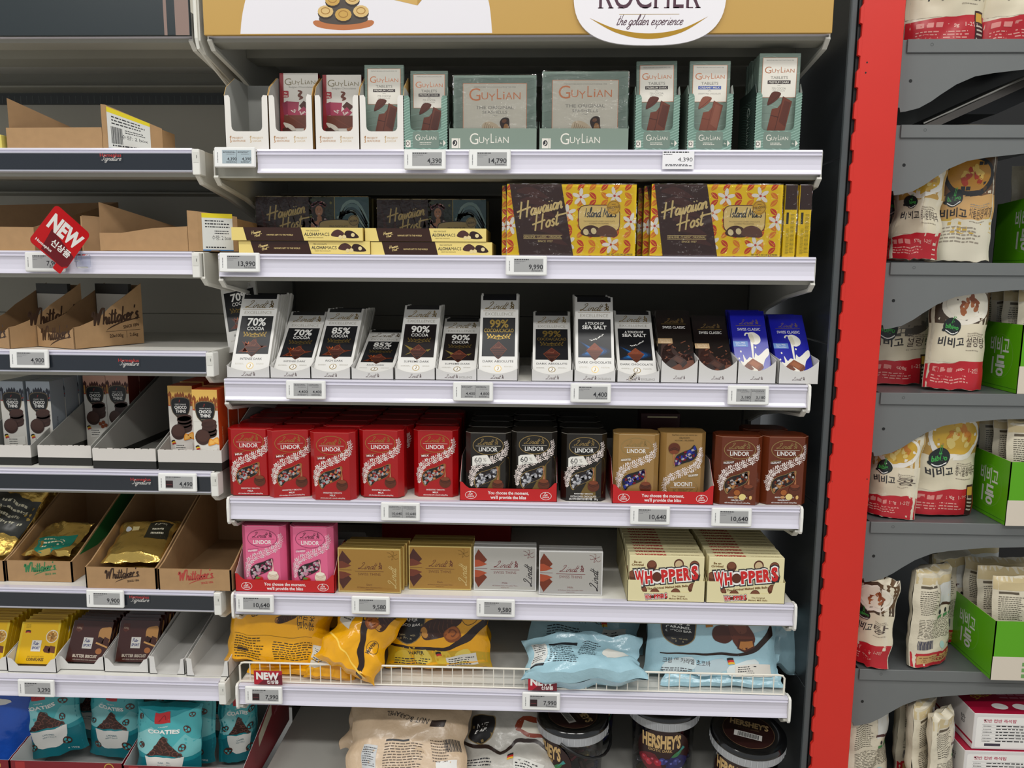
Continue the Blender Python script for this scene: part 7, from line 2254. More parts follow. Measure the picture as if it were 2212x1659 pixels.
pouch('teal pretzel pouch at the right end beside the red tray wall', 516, 1630, .13, .09, .172, (-.1, .04, .5), 46, zt + .014)
pouch('shaded teal pretzel pouch at the back of the right red tray', 480, 1600, .24, .14, .172, (-.1, 0, .1), 47, zt + .002)
a = Art(); a.poly(mat('d9d7d4', .35), smooth([(60, 40), (70, 80), (96, 76), (92, 36)], 3, True), 2); a.poly(mat('8a5a40', .35), smooth([(50, 110), (66, 130), (90, 126), (84, 100)], 3, True), 2); a.poly(mat('d9d7d4', .35), smooth([(76, 150), (96, 170), (120, 160)], 3, True), 2)
bag('snack_pouch', 'bright blue pouch cut by the left photo edge', 'snack pouch', .16, .2, .05, mat('1a4fb0', .28, kind='softfilm', coat=.2), a, (X(-10, 1635, .07), .07, zt + .02), (-.1, .08, .1), 48, .004, gusset=.75)
bag('snack_pouch', 'second blue pouch in shade behind the left one', 'snack pouch', .15, .2, .05, mat('1a4fb0', .28, kind='softfilm', coat=.2), None, (X(48, 1600, .2), .2, zt + .006), (-.05, .05, .2), 49, .004, gusset=.75)
def red_tray(lb, x0, x1, y, depth, hf, hb, rlabel=False):
    w = x1 - x0
    q = MB(); R_, I_ = mat('7d1220', .4), mat('c9cac8', .55)
    q.box(0, 0, 0, w, .0008, hf, R_); q.box(0, .0008, 0, w, .0016, hf, I_)
    a = Art(); a.rect(mat('a52a2c', .4), 12, hf * 1000 - 26, 34, hf * 1000 - 2, 1); a.ell(mat('c9a84a', .4), w * 880, hf * 1000 - 12, 11, 11, 1); a.ell(mat('8a2020', .4), w * 880, hf * 1000 - 12, 9, 9, 2); a.text(WHT, 'PRETZEL', w * 500, hf * 400, 14, 1, w=90) if False else None
    q.art(a, (0, 0, 0))
    sd = [(0, 0), (depth, 0), (depth, hb)] + [(depth * (1 - k / 24) , hf + (hb - hf) * (1 - k / 24) + (.0012 if k % 2 else 0)) for k in range(1, 25)]
    for x, m1, m2 in ((0, R_, I_), (w - .0016, I_, R_)):
        q.prism(sd, lambda u, v, s: (s, u, v), x, x + .0008, m1); q.prism(sd, lambda u, v, s: (s, u, v), x + .0008, x + .0016, m2)
    q.box(0, .002, 0, w, depth, .0012, I_); q.box(0, depth, 0, w, depth + .0016, hb * .5, I_)
    if rlabel:
        a = Art(); a.poly(mat('c2bda8', .5), [(95, 64), (185, 92), (185, 126), (95, 92)], 1); a.text(mat('c9808a', .4), 'BEST', 250, 108, 12, 1, w=60, rot=.2); a.text(mat('c9808a', .4), 'HEALTHY', 240, 86, 10, 1, w=70, rot=.2)
        q.art(a, (w, 0, 0), ux=(0, 1, 0))
    single(q, 'display_tray', lb, 'tray', (x0, y, ZD))
xA, xB, xC = at(22, 1640, .01).x, at(267, 1650, .01).x, at(527, 1659, .01).x
red_tray('red tray with white inside holding the left teal pouches', xA, xB - .002, .008, .31, .078, .14)
red_tray('red tray with white inside holding the right teal pouches', xB, xC, .008, .31, .074, .165, True)
red_tray('red tray of the blue pouches cut by the left photo edge', xA - .26, xA - .002, .008, .31, .078, .14)
# ================================================================ END RACK GOODS
CRM = mat('d9d0ba', .34, kind='softfilm', coat=.1)
PRED = mat('b8202c', .3)
LOGK = mat('1d2526', .35)
def bibi_logo(a, x, y, r, z):
    a.ell(LOGK, x, y, r, r, z, 24); a.ell(LOGK, x - r * .8, y - r * .45, r * .3, r * .22, z, 10)
    a.text(mat('3fa04a', .4), 'bibigo', x, y - r * .28, r * .52, z + 1, w=r * 1.5, bold=.03)
    for k in (-.12, .05): a.stroke(mat('3fa04a', .4), [(x + r * k, y + r * .35), (x + r * (k + .2), y + r * 1.25)], r * .06, z + 1, sm=0)
    a.ell(mat('3fa04a', .4), x + r * .05, y + r * .38, r * .13, r * .1, z + 1, 10)
    a.stroke(WHT, [(x - r * .72, y - r * .5), (x, y - r * .84), (x + r * .72, y - r * .5)], r * .1, z + 1)
def bowl(a, x, y, r, z, kind):
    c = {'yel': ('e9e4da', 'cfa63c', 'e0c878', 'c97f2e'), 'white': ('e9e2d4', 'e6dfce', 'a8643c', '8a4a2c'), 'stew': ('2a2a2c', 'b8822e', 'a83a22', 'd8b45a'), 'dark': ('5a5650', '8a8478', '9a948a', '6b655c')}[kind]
    a.ell(mat(c[0], .35), x, y, r, r * .86, z, 30); a.ell(mat(c[1], .35), x, y + r * .06, r * .86, r * .68, z + 1, 28)
    rnd = random.Random(3)
    for i in range(22):
        t, q = rnd.uniform(0, 6.28), rnd.uniform(0, .55)
        a.ell(mat(c[2 + i % 2], .35), x + r * q * math.cos(t), y + r * (.06 + q * .7 * math.sin(t)), r * rnd.uniform(.08, .2), r * rnd.uniform(.05, .1), z + 2 + i // 8, 10, rnd.random() * 3)
def pouch_art(w, h, kind, name='황태국', top='b9924a', extra=True):
    a = Art()
    a.rect(mat(top, .32), 0, h * .6, w, h, 1)
    a.poly(mat('5b4126', .32), [(w * .6, h), (w, h), (w, h * .7), (w * .8, h * .62)], 2) if kind != 'yel' else None
    bowl(a, w * .56, h * .77, w * .4, 3, kind)
    a.rect(mat('c9a64c' if kind == 'stew' else 'd9cfb6', .35), 0, h * .25, w, h * .6, 2 if kind != 'stew' else 2)
    if kind == 'stew': a.rect(mat('c99f66', .35), 0, h * .38, w, h * .6, 3); a.rect(mat('dcd5c0', .35), 0, 0, w, h * .38, 3)
    else:
        a.poly(PRED, [(0, 0), (w, 0), (w, h * .27), (w * .5, h * .25), (0, h * .22)], 4)
        for k in range(3): a.rect(mat('d98a84', .4), w * (.1 + .12 * k), h * .155, w * (.19 + .12 * k), h * .2, 5, 1)
        a.text(mat('e6b8ac', .4), '500g', w * .56, h * .16, h * .03, 5, w=w * .14, bold=.02); a.text(mat('e6b8ac', .4), '1-2인', w * .78, h * .16, h * .035, 5, w=w * .16, bold=.01)
        a.greek(mat('dd9c92', .4), w * .1, h * .05, w * .75, h * .13, 3, 5)
    bibi_logo(a, w * .34, h * .575, w * .15, 8)
    a.text(INK, '비비고', w * .36, h * .4, h * .065, 6, w=w * .42, bold=.02)
    a.text(mat('4a3d38', .4), name, w * .78, h * .4, h * .07, 6, w=w * .34)
    a.greek(mat('9a9080', .4), w * .62, h * .485, w * .94, h * .525, 2, 6); a.greek(mat('9a9080', .4), w * .62, h * .35, w * .9, h * .37, 1, 6)
    if kind == 'stew':
        a.greek(mat('9a9080', .4), w * .16, h * .16, w * .86, h * .32, 5, 6)
    elif extra:
        a.rect(mat('3a1418', .4), w * .82, 0, w * .95, h * .3, 7); a.rect(mat('d0a03a', .4), w * .835, h * .2, w * .935, h * .28, 8)
        for k in range(4): a.rect(mat('c9c0b0', .4), w * .84, h * (.05 + .035 * k), w * .93, h * (.065 + .035 * k), 8)
    return a
def pouch_back(w, h, dark='6d5f48'):
    a = Art()
    a.rect(mat('cbb98f', .35), 0, h * .86, w, h, 1); a.rect(mat('d6d6d2', .35), w * .42, h * .62, w, h * .86, 2); a.poly(mat('4a2a2a', .4), [(w * .4, h * .64), (w, h * .58), (w, h * .61), (w * .4, h * .67)], 3)
    a.rect(mat('5a5040', .4), w * .06, h * .82, w * .3, h * .845, 2)
    for k in range(3): a.rect(mat('4a8a52', .4), w * (.45 + .17 * k), h * .5, w * (.57 + .17 * k), h * .53, 3); a.ell(INK, w * (.51 + .17 * k), h * .56, 4, 5, 3, 10)
    a.greek(mat('4d473a', .4), w * .06, h * .3, w * .94, h * .5, 13, 2, .32); a.greek(mat('4d473a', .4), w * .06, h * .54, w * .38, h * .8, 12, 2, .32)
    for k in range(14): a.rect(mat('3a3a52', .4), w * .08 + 2 * k, h * .19, w * .08 + 2 * k + 1 + (k % 3) * .3, h * .28, 3)
    a.ell(mat('a9c9c4', .4), w * .56, h * .22, w * .07, w * .07, 3, 16); a.stroke(mat('5d5545', .4), [(w * .74, h * .2), (w * .8, h * .25), (w * .86, h * .2), (w * .74, h * .2)], 2, 3, sm=0)
    a.rect(PRED, 0, 0, w, h * .15, 2); a.rect(mat('c29a62', .4), w * .08, h * .035, w * .92, h * .125, 3); a.greek(mat('7a4a2a', .4), w * .12, h * .05, w * .88, h * .11, 3, 4)
    return a
def rp(lb, px, py, y, w, h, rot, seed, zt, art, pinch=.05, cr=.004, body=None, gus=.8, T=.055, twist=0.0):
    return bag('soup_pouch', lb, 'soup pouch', w, h, T, body or CRM, art, (at(px, py, y).x, y, zt), rot, seed, cr, seal=.04, gusset=gus, pinch=pinch, step=10, nu=22, nv=24, twist=twist)
B = [z + .0006 for z in BZ]
# top shelf
rp('cream soup pouch with red base, left one on the topmost end rack shelf', 2036, 84, .09, .158, .21, (-.03, 0, 0), 61, B[0], pouch_art(158, 210, 'white', '시래기된장국'))
rp('cream soup pouch with red base, right one on the topmost end rack shelf', 2200, 84, .09, .158, .21, (-.03, 0, 0), 62, B[0], pouch_art(158, 210, 'white', '시래기된장국'))
# pan and glass lids
zt = B[1]
pa, pb = at(2013, 262, .14), at(2225, 166, .14)
d = (pb - pa); L = d.length * 1.35; ang = math.atan2(d.z, d.x)
t = thing('frying_pan', 'black pan leaning on its edge with a bright metal rim', 'pan', (pa.x + .006, .14, zt + .009), (0, -ang, 0))
q = MB()
q.prism([(.05, -.002), (L, -.002), (L, -.045), (.14, -.045), (.05, -.004)], lambda u, v, s: (u, s, v + .006), .0, .26, mat('19191a', .3, .3)); q.build('pan_body', t)
q = MB()
q.box(-.004, -.004, .0035, L, .264, .0065, mat('101011', .25), .001); q.tube([(-.004, -.004, .006), (L, -.004, .006)], .0034, mat('b9b4aa', .18, .9), 8)
q.box(.0, -.0035, -.012, L, -.002, .002, mat('76706a', .25, .8)); q.build('pan_rim', t)
for lb, px, ra in (('glass lid with thin steel rim lying under the slanted pan', 2075, .062), ('second glass lid with steel rim at the right photo edge', 2225, .06)):
    p = at(px, 262, .12)
    t = thing('glass_lid', lb, 'lid', (p.x, .12, zt + .002))
    q = MB(); q.lathe([(0, .012), (ra * .5, .0105), (ra * .9, .005), (ra, .002)], mat('cfd6d4', .06, kind='clear'), 40); q.build('glass', t, True)
    q = MB(); q.tube([(ra * math.cos(2 * math.pi * k / 40), ra * math.sin(2 * math.pi * k / 40), .0025) for k in range(41)], .0022, mat('a9a397', .2, .9), 6); q.build('steel_rim', t, True)
# green carton trays
GRT = mat('58a50e', .35)
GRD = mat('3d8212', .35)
def green_tray(lb, near, zt, yn, yf, w, hn, hf, band=True):
    """near: pixel of the near lower corner; left face runs back from yn to yf"""
    x = at(near[0], near[1], yn).x
    q = MB(); th = .002
    inn = mat('b3a68c', .6)
    sd = [(yn, 0), (yf, 0), (yf, hf), (yf - .02, hf), (yn, hn)]
    q.prism(sd, lambda u, v, s: (s, u, v), 0, th * .5, GRT, mcap=GRT); q.prism(sd, lambda u, v, s: (s, u, v), th * .5, th, inn)
    q.prism([(0, 0), (w, 0), (w, hn), (0, hn)], lambda u, v, s: (u, s, v), yn, yn + th, GRT)
    if band:
        q.box(.0005, yn - .0004, 0, w, yn, hn * .4, mat('d8cdbd', .5))
        for k in range(3): q.box(.062, yn - .0008, .006 + .013 * k, .2, yn - .0004, .014 + .013 * k, mat('6f9f5a', .45))
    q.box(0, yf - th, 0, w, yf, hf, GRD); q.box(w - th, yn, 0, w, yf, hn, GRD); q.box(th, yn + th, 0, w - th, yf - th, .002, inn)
    a = Art(); D = (yf - yn) * 1000
    a.ring(mat('6aa83a', .4), D * .56, hn * 500, hn * 330, hn * 330, 1.4, 1, 30)
    WG = mat('d3d6cc', .4)
    a.text(WG, '비비고', D * .55, hn * 560, hn * 190, 2, w=hn * 470, bold=.02); a.text(WG, '1등', D * .55, hn * 230, hn * 240, 2, w=hn * 330, bold=.03)
    a.rect(mat('2f6d12', .4), 4, 7, D - 4, 8, 1); bibi_logo(a, D * .12, hn * 900, hn * 60, 1) if yf - yn > .25 else None
    q.art(a, (0, yf, 0), ux=(0, -1, 0))
    single(q, 'carton_tray', lb, 'tray', (x, 0, zt))
    return x
def fill(x, zt, yn, yf, w, h, n, lb, seed, art=None, lift=.012):
    for k in range(n):
        y = yn + .035 + (yf - yn - .06) * k / max(1, n - 1)
        bag('soup_pouch', lb(k), 'soup pouch', w, h, .035, CRM, art(k) if art else None, (x + .012 + w / 2, y, zt + lift), (-.06, 0, random.uniform(-.03, .03)), seed + k, .003, seal=.04, gusset=.8, pinch=.05, step=10, nu=18, nv=20)
# shelf with the twisted pouch
zt = B[2]
rp('narrow cream pouch with twisted top beside the red post', 1968, 567, .10, .092, .2, (-.05, .02, -.4), 63, zt, pouch_art(92, 200, 'yel', '콩나물황태국', extra=False), cr=.006)
rp('tan pouch with a large stew photo, standing left of a green tray', 2068, 567, .10, .118, .22, (-.03, .0, -.25), 64, zt, pouch_art(118, 220, 'stew', '차돌된장찌개', '6d4f38'))
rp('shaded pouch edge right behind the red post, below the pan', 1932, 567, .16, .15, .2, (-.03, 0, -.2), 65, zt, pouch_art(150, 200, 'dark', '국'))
x = green_tray('bright green carton tray on the shelf below the pan', (2262, 566), zt, .05, .24, .24, .142, .132, False)
fill(x, zt, .05, .24, .14, .2, 3, lambda k: f'{ORD[k]} white backed pouch inside the green tray below the pan', 70, lambda k: pouch_back(140, 200) if k == 0 else None)
# mid shelf
zt = B[3]
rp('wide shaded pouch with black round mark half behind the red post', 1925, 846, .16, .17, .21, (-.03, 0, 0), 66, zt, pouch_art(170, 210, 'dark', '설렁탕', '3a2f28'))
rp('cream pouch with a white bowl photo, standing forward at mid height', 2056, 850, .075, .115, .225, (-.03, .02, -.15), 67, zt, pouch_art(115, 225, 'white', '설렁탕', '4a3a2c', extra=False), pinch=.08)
x = green_tray('bright green carton tray at mid height, its corner facing out', (2195, 858), zt, .03, .19, .3, .140, .140)
fill(x, zt, .03, .19, .15, .2, 3, lambda k: f'{ORD[k]} pouch inside the green tray at mid height', 74, lambda k: pouch_back(150, 200))
rp('dark pouch standing deep between the white bowl pouch and the green tray', 2150, 845, .30, .15, .22, (-.03, 0, .2), 68, zt, pouch_back(150, 220))
# yellow soup shelf
zt = B[4]
rp('narrow cream pouch by the red post, left of the yellow soup pouch', 1925, 1125, .065, .10, .185, (-.04, .03, -.5), 81, zt, pouch_art(100, 185, 'yel', '콩', extra=False), cr=.005)
rp('wide pouch with a large yellow soup bowl photo', 2026, 1124, .055, .145, .22, (-.03, .02, .06), 82, zt, pouch_art(145, 220, 'yel', '콩나물황태국'))
x = green_tray('bright green carton tray right of the yellow soup pouch', (2170, 1142), zt, .015, .17, .3, .135, .137)
fill(x, zt, .015, .17, .15, .205, 3, lambda k: f'{ORD[k]} pouch with grey back inside the green tray by the yellow soup', 78, lambda k: pouch_back(150, 205))
# lowest shelf
zt = B[5]
rp('cream pouch turned toward the red post on the lowest shelf', 1872, 1440, .045, .085, .2, (-.04, .03, -.8), 84, zt, pouch_art(85, 200, 'white', '탕', '4a3a2c', extra=False), cr=.005)
rp('pouch showing its printed back, second from the red post', 1915, 1430, .075, .12, .2, (-.04, 0, .85), 85, zt, pouch_back(120, 200), cr=.005)
rp('pouch showing its printed back, third from the red post', 1990, 1430, .065, .115, .215, (-.04, .02, .5), 86, zt, pouch_back(115, 215), cr=.005)
rp('shaded pouch behind the third printed back', 2045, 1400, .17, .12, .21, (-.04, 0, .5), 87, zt, pouch_back(120, 210))
x = green_tray('large bright green carton tray on the lowest shelf', (2140, 1460), zt, -.005, .22, .3, .13, .13)
fill(x, zt, -.005, .22, .15, .2, 4, lambda k: f'{ORD[k]} pouch inside the large green tray on the lowest shelf', 90, lambda k: pouch_back(150, 200))
# bottom deck of the end rack
t = thing('bottom_deck', 'dark base deck of the grey end rack', 'shelf', (.69, 0, 0))
q = MB(); q.box(.0, .03, .06, .47, .96, .19, mat('4a4d4e', .4, kind='steel')); q.build('deck', t)
zt = .1905
for i, (px, y, rz, s_, hh) in enumerate(((1862, .06, .7, 101, .21), (1905, .10, .75, 102, .22), (1955, .17, .8, 103, .22), (1990, .07, .85, 104, .225), (2022, .045, .7, 105, .21))):
    rp(f'{ORD[i] if i else "first"} turned pouch from the red post in the bottom row', px, 1659, y, .13 if px != 2022 else .09, hh, (-.05, .02, rz), s_, zt, pouch_back(150, hh * 1000), cr=.006)
pn = at(2106, 1541, .02)
WB_ = mat('dcd8d6', .4)
def food_box(lb, x, y, zb, w, d, h, label):
    q = MB(); q.box(0, 0, 0, w, d, h, WB_, .001, mf={'top': mat('a51235', .35)})
    a = Art()
    a.rect(mat('efece8', .4), 6, 4, w * 1000, h * 1000 - 8, 1, 4)
    a.text(mat('b83a5a', .4), '햇반 컵반 즉석밥', 55, h * 1000 - 20, 6, 2, w=70, bold=.02)
    for k in range(6):
        y_ = h * 1000 - 26 - 7 * k
        a.rect(mat('8a8888', .45), 18, y_, w * 1000, y_ + .5, 2); a.greek(INK, 20, y_ - 5, 40, y_ - 1, 1, 2); a.greek(INK, 48, y_ - 5, 150, y_ - 1, 1, 2, .6)
    a.rect(mat('3a3444', .4), 26, 8, 60, 14, 2)
    q.art(a, (0, 0, 0))
    a = Art(); D = d * 1000
    a.rect(mat('a51235', .4), 0, 12, D, 17, 1); a.text(INK, '밥', D - 40, h * 500, 14, 2); a.text(mat('a53a52', .4), '즉석', D * .5, h * 500, 14, 2, w=40); a.greek(mat('7a5a60', .4), D * .15, 24, D * .42, 44, 4, 2)
    q.art(a, (0, d, 0), ux=(0, -1, 0))
    a = Art()
    for k in range(4): a.ell(WHT, 70 + 45 * k, 30, 17, 12, 1, 20)
    a.text(mat('d9b83a', .4), '오뚝한밥', 60, 70, 16, 1, w=60, rot=.5, bold=.02); a.greek(mat('c97a8e', .4), 90, 60, 260, 110, 4, 1)
    q.art(a, (0, 0, h), ux=(1, 0, 0), uy=(0, 1, 0))
    single(q, 'food_box', lb, 'food box', (x, y, zb))
hb = .083
zb = pn.z - hb
food_box('white and crimson food box on top of its stack at the lower right corner', pn.x, .02, zb, .34, .30, hb, True)
food_box('white food box lying lowest in the stack at the lower right corner', pn.x - .016, .015, zb - hb - .001, .34, .30, hb, True)
if zb - 2 * hb > .2:
    food_box('hidden white food box at the foot of the stack', pn.x - .01, .02, .1905, .34, .30, zb - hb - .1925, True)
# ================================================================ small settling shifts so that neighbours touch without cutting into each other
SETTLE = {
 'slightly crooked grey green tablet box right of the second wide gift box': (-0.0019, 0.0008, 0.0001),
 'front tablet box of the long row at the right end of the top shelf': (-0.0042, -0.002, 0.0001),
 'second box from the front in the tablet row at the top right': (-0.0024, 0.001, 0.0004),
 'third box from the front in the tablet row at the top right': (-0.0022, 0.0001, 0.0017),
 'fourth box from the front in the tablet row at the top right': (-0.0021, -0.0005, 0.0005),
 'fifth box from the front in the tablet row at the top right': (-0.0021, -0.0012, 0.0016),
 'sixth box from the front in the tablet row at the top right': (-0.0032, 0.0006, 0.0006),
 'seventh box from the front in the tablet row at the top right': (-0.0033, -0.0001, 0.0031),
 'eighth box from the front in the tablet row at the top right': (-0.0037, -0.001, 0.0018),
 'ninth box from the front in the tablet row at the top right': (-0.0016, -0.0018, 0.0006),
 'tenth box from the front in the tablet row at the top right': (-0.0032, -0.001, 0.0004),
 'eleventh box from the front in the tablet row at the top right': (0.0052, 0.0109, 0.0006),
 'wide grey green gift box with copper lettering, left of two': (0.0015, -0.0008, 0.0028),
 'glossy wrapped wide grey green gift box, right of two': (0.0014, 0.0018, 0.002),
 'yellow flowered box with brown band standing right of its twin': (-0.0016, -0.0004, 0.0006),
 'lower flat cream and brown box of the left pair': (-0.0012, 0.0017, 0.0006),
 'fourth seventy percent bar from the front in the left tray of its kind': (0.0007, 0.0011, 0.0002),
 'fifth seventy percent bar from the front in the left tray of its kind': (0.0008, 0.0022, 0.0036),
 'sixth seventy percent bar from the front in the left tray of its kind': (0.0013, 0.0016, 0.0026),
 'seventh seventy percent bar from the front in the left tray of its kind': (0.0005, 0.0019, 0.0008),
 'front eighty-five percent bar in the left tray of its kind': (0.0008, 0.0012, 0.001),
 'second eighty-five percent bar from the front in the left tray of its kind': (-0.0009, -0.0008, 0.0007),
 'third eighty-five percent bar from the front in the left tray of its kind': (-0.0003, -0.0004, 0.0013),
 'fourth eighty-five percent bar from the front in the left tray of its kind': (-0.0009, -0.002, 0),
 'fifth eighty-five percent bar from the front in the left tray of its kind': (-0.0022, -0.0004, 0.0026),
 'sixth eighty-five percent bar from the front in the left tray of its kind': (-0.003, -0.0013, 0.0019),
 'seventh eighty-five percent bar from the front in the left tray of its kind': (-0.0027, 0.0003, 0.0022),
 'eighth eighty-five percent bar from the front in the left tray of its kind': (-0.0039, 0.0027, 0.002),
 'third ninety percent bar from the front in the left tray of its kind': (-0.0022, 0.0033, 0.001),
 'fourth ninety percent bar from the front in the left tray of its kind': (-0.0002, 0.0023, 0.0012),
 'second ninety percent bar from the front in the right tray of its kind': (0.0015, -0.0008, 0.0008),
 'third ninety percent bar from the front in the right tray of its kind': (-0.0006, 0.0004, 0.0018),
 'fourth ninety percent bar from the front in the right tray of its kind': (-0.0031, 0.0002, 0.0006),
 'second ninety-nine percent bar from the front in the left tray of its kind': (-0.0008, 0.0007, 0.0014),
 'third ninety-nine percent bar from the front in the left tray of its kind': (-0.0006, 0.0019, 0.0039),
 'fourth ninety-nine percent bar from the front in the left tray of its kind': (-0.0025, -0.0004, 0.0004),
 'sixth ninety-nine percent bar from the front in the left tray of its kind': (-0.0013, 0.0003, 0.0011),
 'seventh ninety-nine percent bar from the front in the left tray of its kind': (-0.0029, 0.0023, 0.0025),
 'eighth ninety-nine percent bar from the front in the left tray of its kind': (-0.0029, 0.0005, 0.0011),
 'ninth ninety-nine percent bar from the front in the left tray of its kind': (-0.0042, 0.0012, 0.0005),
 'tenth ninety-nine percent bar from the front in the left tray of its kind': (-0.0044, 0.0027, 0.0024),
 'third ninety-nine percent bar from the front in the right tray of its kind': (-0.0006, 0.0004, 0.0006),
 'sixth ninety-nine percent bar from the front in the right tray of its kind': (-0.0009, 0.0001, 0.0005),
 'seventh ninety-nine percent bar from the front in the right tray of its kind': (-0.0027, 0.0013, 0.0004),
 'fifth sea salt bar from the front in the left tray of its kind': (-0.0005, 0.0007, 0.0012),
 'sixth sea salt bar from the front in the left tray of its kind': (-0.0026, -0, 0.0007),
 'seventh sea salt bar from the front in the left tray of its kind': (-0.001, 0.0005, 0.0023),
 'eighth sea salt bar from the front in the left tray of its kind': (-0.001, -0.0001, 0.0005),
 'ninth sea salt bar from the front in the left tray of its kind': (-0.0029, 0.0014, 0.0005),
 'tenth sea salt bar from the front in the left tray of its kind': (-0.0046, 0.0105, 0.0049),
 'front dark brown wrapped bar in the left tray of its kind': (-0.0009, 0.0037, 0.0078),
 'second dark brown wrapped bar from the front in the left tray of its kind': (-0.0013, 0.0005, 0.0011),
 'third dark brown wrapped bar from the front in the left tray of its kind': (-0.0016, -0.0004, 0.0008),
 'fourth dark brown wrapped bar from the front in the left tray of its kind': (-0.002, 0.0035, 0.0056),
 'fifth dark brown wrapped bar from the front in the left tray of its kind': (-0.0016, 0.0014, 0.0014),
 'fourth dark brown wrapped bar from the front in the right tray of its kind': (-0.0004, 0.0042, 0.0001),
 'fourth bright blue bar from the front in the left tray of its kind': (-0.0006, 0.0031, 0.0014),
 'fifth bright blue bar from the front in the right tray of its kind': (-0.0009, 0.002, 0.0002),
 'front red six-sided box at the left end of the fourth shelf': (0.001, -0.0006, 0.0015),
 'fourth red six-sided box from the front, column at the left end': (-0.0024, -0.0005, 0),
 'fifth red six-sided box from the front, column at the left end': (-0.0019, -0, 0.0007),
 'red six-sided box turned aside, half covered by its right neighbour': (-0.0026, 0.0024, 0),
 'second red six-sided box from the front, column behind the most forward one': (-0.0008, -0, 0.0006),
 'fourth front red six-sided box from the left': (0.0016, -0.0011, 0.0016),
 'front dark six-sided box in the right column of the red slogan tray': (-0.003, -0.0006, 0.0031),
 'second dark six-sided box in the right column of the red slogan tray': (-0.0016, 0.0006, 0.0009),
 'third dark six-sided box in the right column of the red slogan tray': (-0.003, 0.0017, 0.0021),
 'fourth dark six-sided box in the right column of the red slogan tray': (-0.004, 0.0041, 0.0029),
 'upside down gold six-sided box in the half empty red tray': (0.0111, -0.0072, 0.003),
 'dark maroon carton whose top shows behind the gold boxes': (0.0009, -0.0114, 0.0044),
 'brown hazelnut box, left of the two': (-0.0059, -0.0055, 0.0003),
 'flattened yellow snack bag lying lowest behind the wire fence': (0.0057, 0.0002, 0.0051, 0.5, -0.009),
 'yellow snack bag with black shield and chocolate roll facing forward': (-0.0024, 0.0004, 0.0004, 0.7, -0.063),
 'folded yellow snack bag lying on top of the black shield bag': (-0.0027, 0.0013, 0.0001, 1, -0.088),
 'yellow snack bag deep behind the upside down one': (0.0486, -0.0047, 0.0104, 0.6, -0.011),
 'large light blue bag with black shield standing behind the fence': (-0.0058, -0.0029, 0.0058, 1, -0.085),
 'light blue bag pressed flat beneath the large shield bag': (-0.0005, -0.0004, 0.0036, 0.6, -0.016),
 'light blue bag end sticking out at the far right of the sixth shelf': (-0.0064, -0.0021, 0.0026, 0.9, 0.064),
 'shaded light blue bag lying at the back of the sixth shelf': (0.0073, -0.0058, 0.002, 0.8, -0.041),
 'light blue bag in deep shade behind the large shield bag': (-0.002, 0.0012, 0.0011, 0.7, 0.012),
 'beige bag lying in front on the base deck, print upside down': (-0.0271, -0.0313, 0.0142, 0.7, 0.036),
 'beige bag lying behind the front beige one': (-0.0096, 0.0299, 0.0063, 0.5, -0.042),
 'white nut bar bag lying left of the first tub': (-0.0013, -0.0009, 0.001, 1, -0.038),
 'white nut bar bag in the middle of the pile beside the tub': (0.0003, -0.0022, 0.0032, 0.5, -0.043),
 'round tub with white sticker on its black lid, leftmost of the three': (0.0061, -0.0069, 0.0058),
 'round tub leaning forward with barcode lid, rightmost of the three': (0.0002, 0.0002, 0.0015),
 'long low brown carton with a yellow-topped label on the second left shelf': (-0.0149, 0.0112, 0.0013),
 'tall kraft display carton with dark brown script, showing its long side': (0.0033, -0.0023, 0.0007),
 'front grey-topped milk biscuit box in the right column of its tray': (-0.0009, 0.0011, 0.0003),
 'second grey-topped milk biscuit box in the right column of its tray': (-0.0016, 0.0008, 0.001),
 'third grey-topped milk biscuit box in the right column of its tray': (-0.0014, -0.0009, 0.001),
 'front red-brown topped caramel biscuit box, right column': (-0.0099, -0.0016, 0.0024),
 'second red-brown topped caramel biscuit box, right column': (-0.0099, -0.003, 0.0014),
 'third red-brown topped caramel biscuit box, right column': (-0.0115, -0.001, 0.011),
 'third orange-topped biscuit box from the front, right column': (0.0003, 0.0003, 0.0006),
 'fourth orange-topped biscuit box from the front, right column': (-0.0204, 0.0088, 0.0016),
 'front orange-topped biscuit box in the left column of its tray': (0.0036, 0.0005, 0.0004),
 'second orange-topped biscuit box in the left column of its tray': (0.0044, 0.0045, 0.0015),
 'third orange-topped biscuit box in the left column of its tray': (0.0027, 0.0024, 0.0005),
 'gold and teal wrapped block lying in the tray with green script': (-0.0078, -0.0003, 0.0196, 0.7, -0.093),
 'gold wrapped block lying in the tray with dark brown script': (-0.0044, -0.0114, 0.0174, 0.7, 0.045),
 'second gold wrapped block under the one in the brown script tray': (-0.0027, 0.0004, 0.0003, 0.7, 0.018),
 'tall gold and black bag leaning at the left photo edge': (0.0126, -0.0085, 0.0008, 0.8, 0.029),
 'gold bag top standing behind the leaning gold bag': (0, -0.0055, 0.0034, 0.9, 0.022),
 'front yellow square bar in the row next to the brown ones': (0.0044, 0.0016, 0.0029),
 'second yellow square bar in the row next to the brown ones': (0.0033, -0.0009, 0.0001),
 'third yellow square bar in the row next to the brown ones': (0.0036, 0.0004, 0.0037),
 'fourth yellow square bar in the row next to the brown ones': (0.006, -0.0004, 0.0008),
 'fifth yellow square bar in the row next to the brown ones': (0.0048, -0.0007, 0.0001),
 'sixth yellow square bar in the row next to the brown ones': (0.0049, 0.0008, 0.0033),
 'seventh yellow square bar in the row next to the brown ones': (0.003, -0.001, 0.0006),
 'eighth yellow square bar in the row next to the brown ones': (0.0031, 0.0025, 0.0017),
 'ninth yellow square bar in the row next to the brown ones': (0.0034, 0.0026, 0.0008),
 'tenth yellow square bar in the row next to the brown ones': (0.0034, 0.0024, 0.0022),
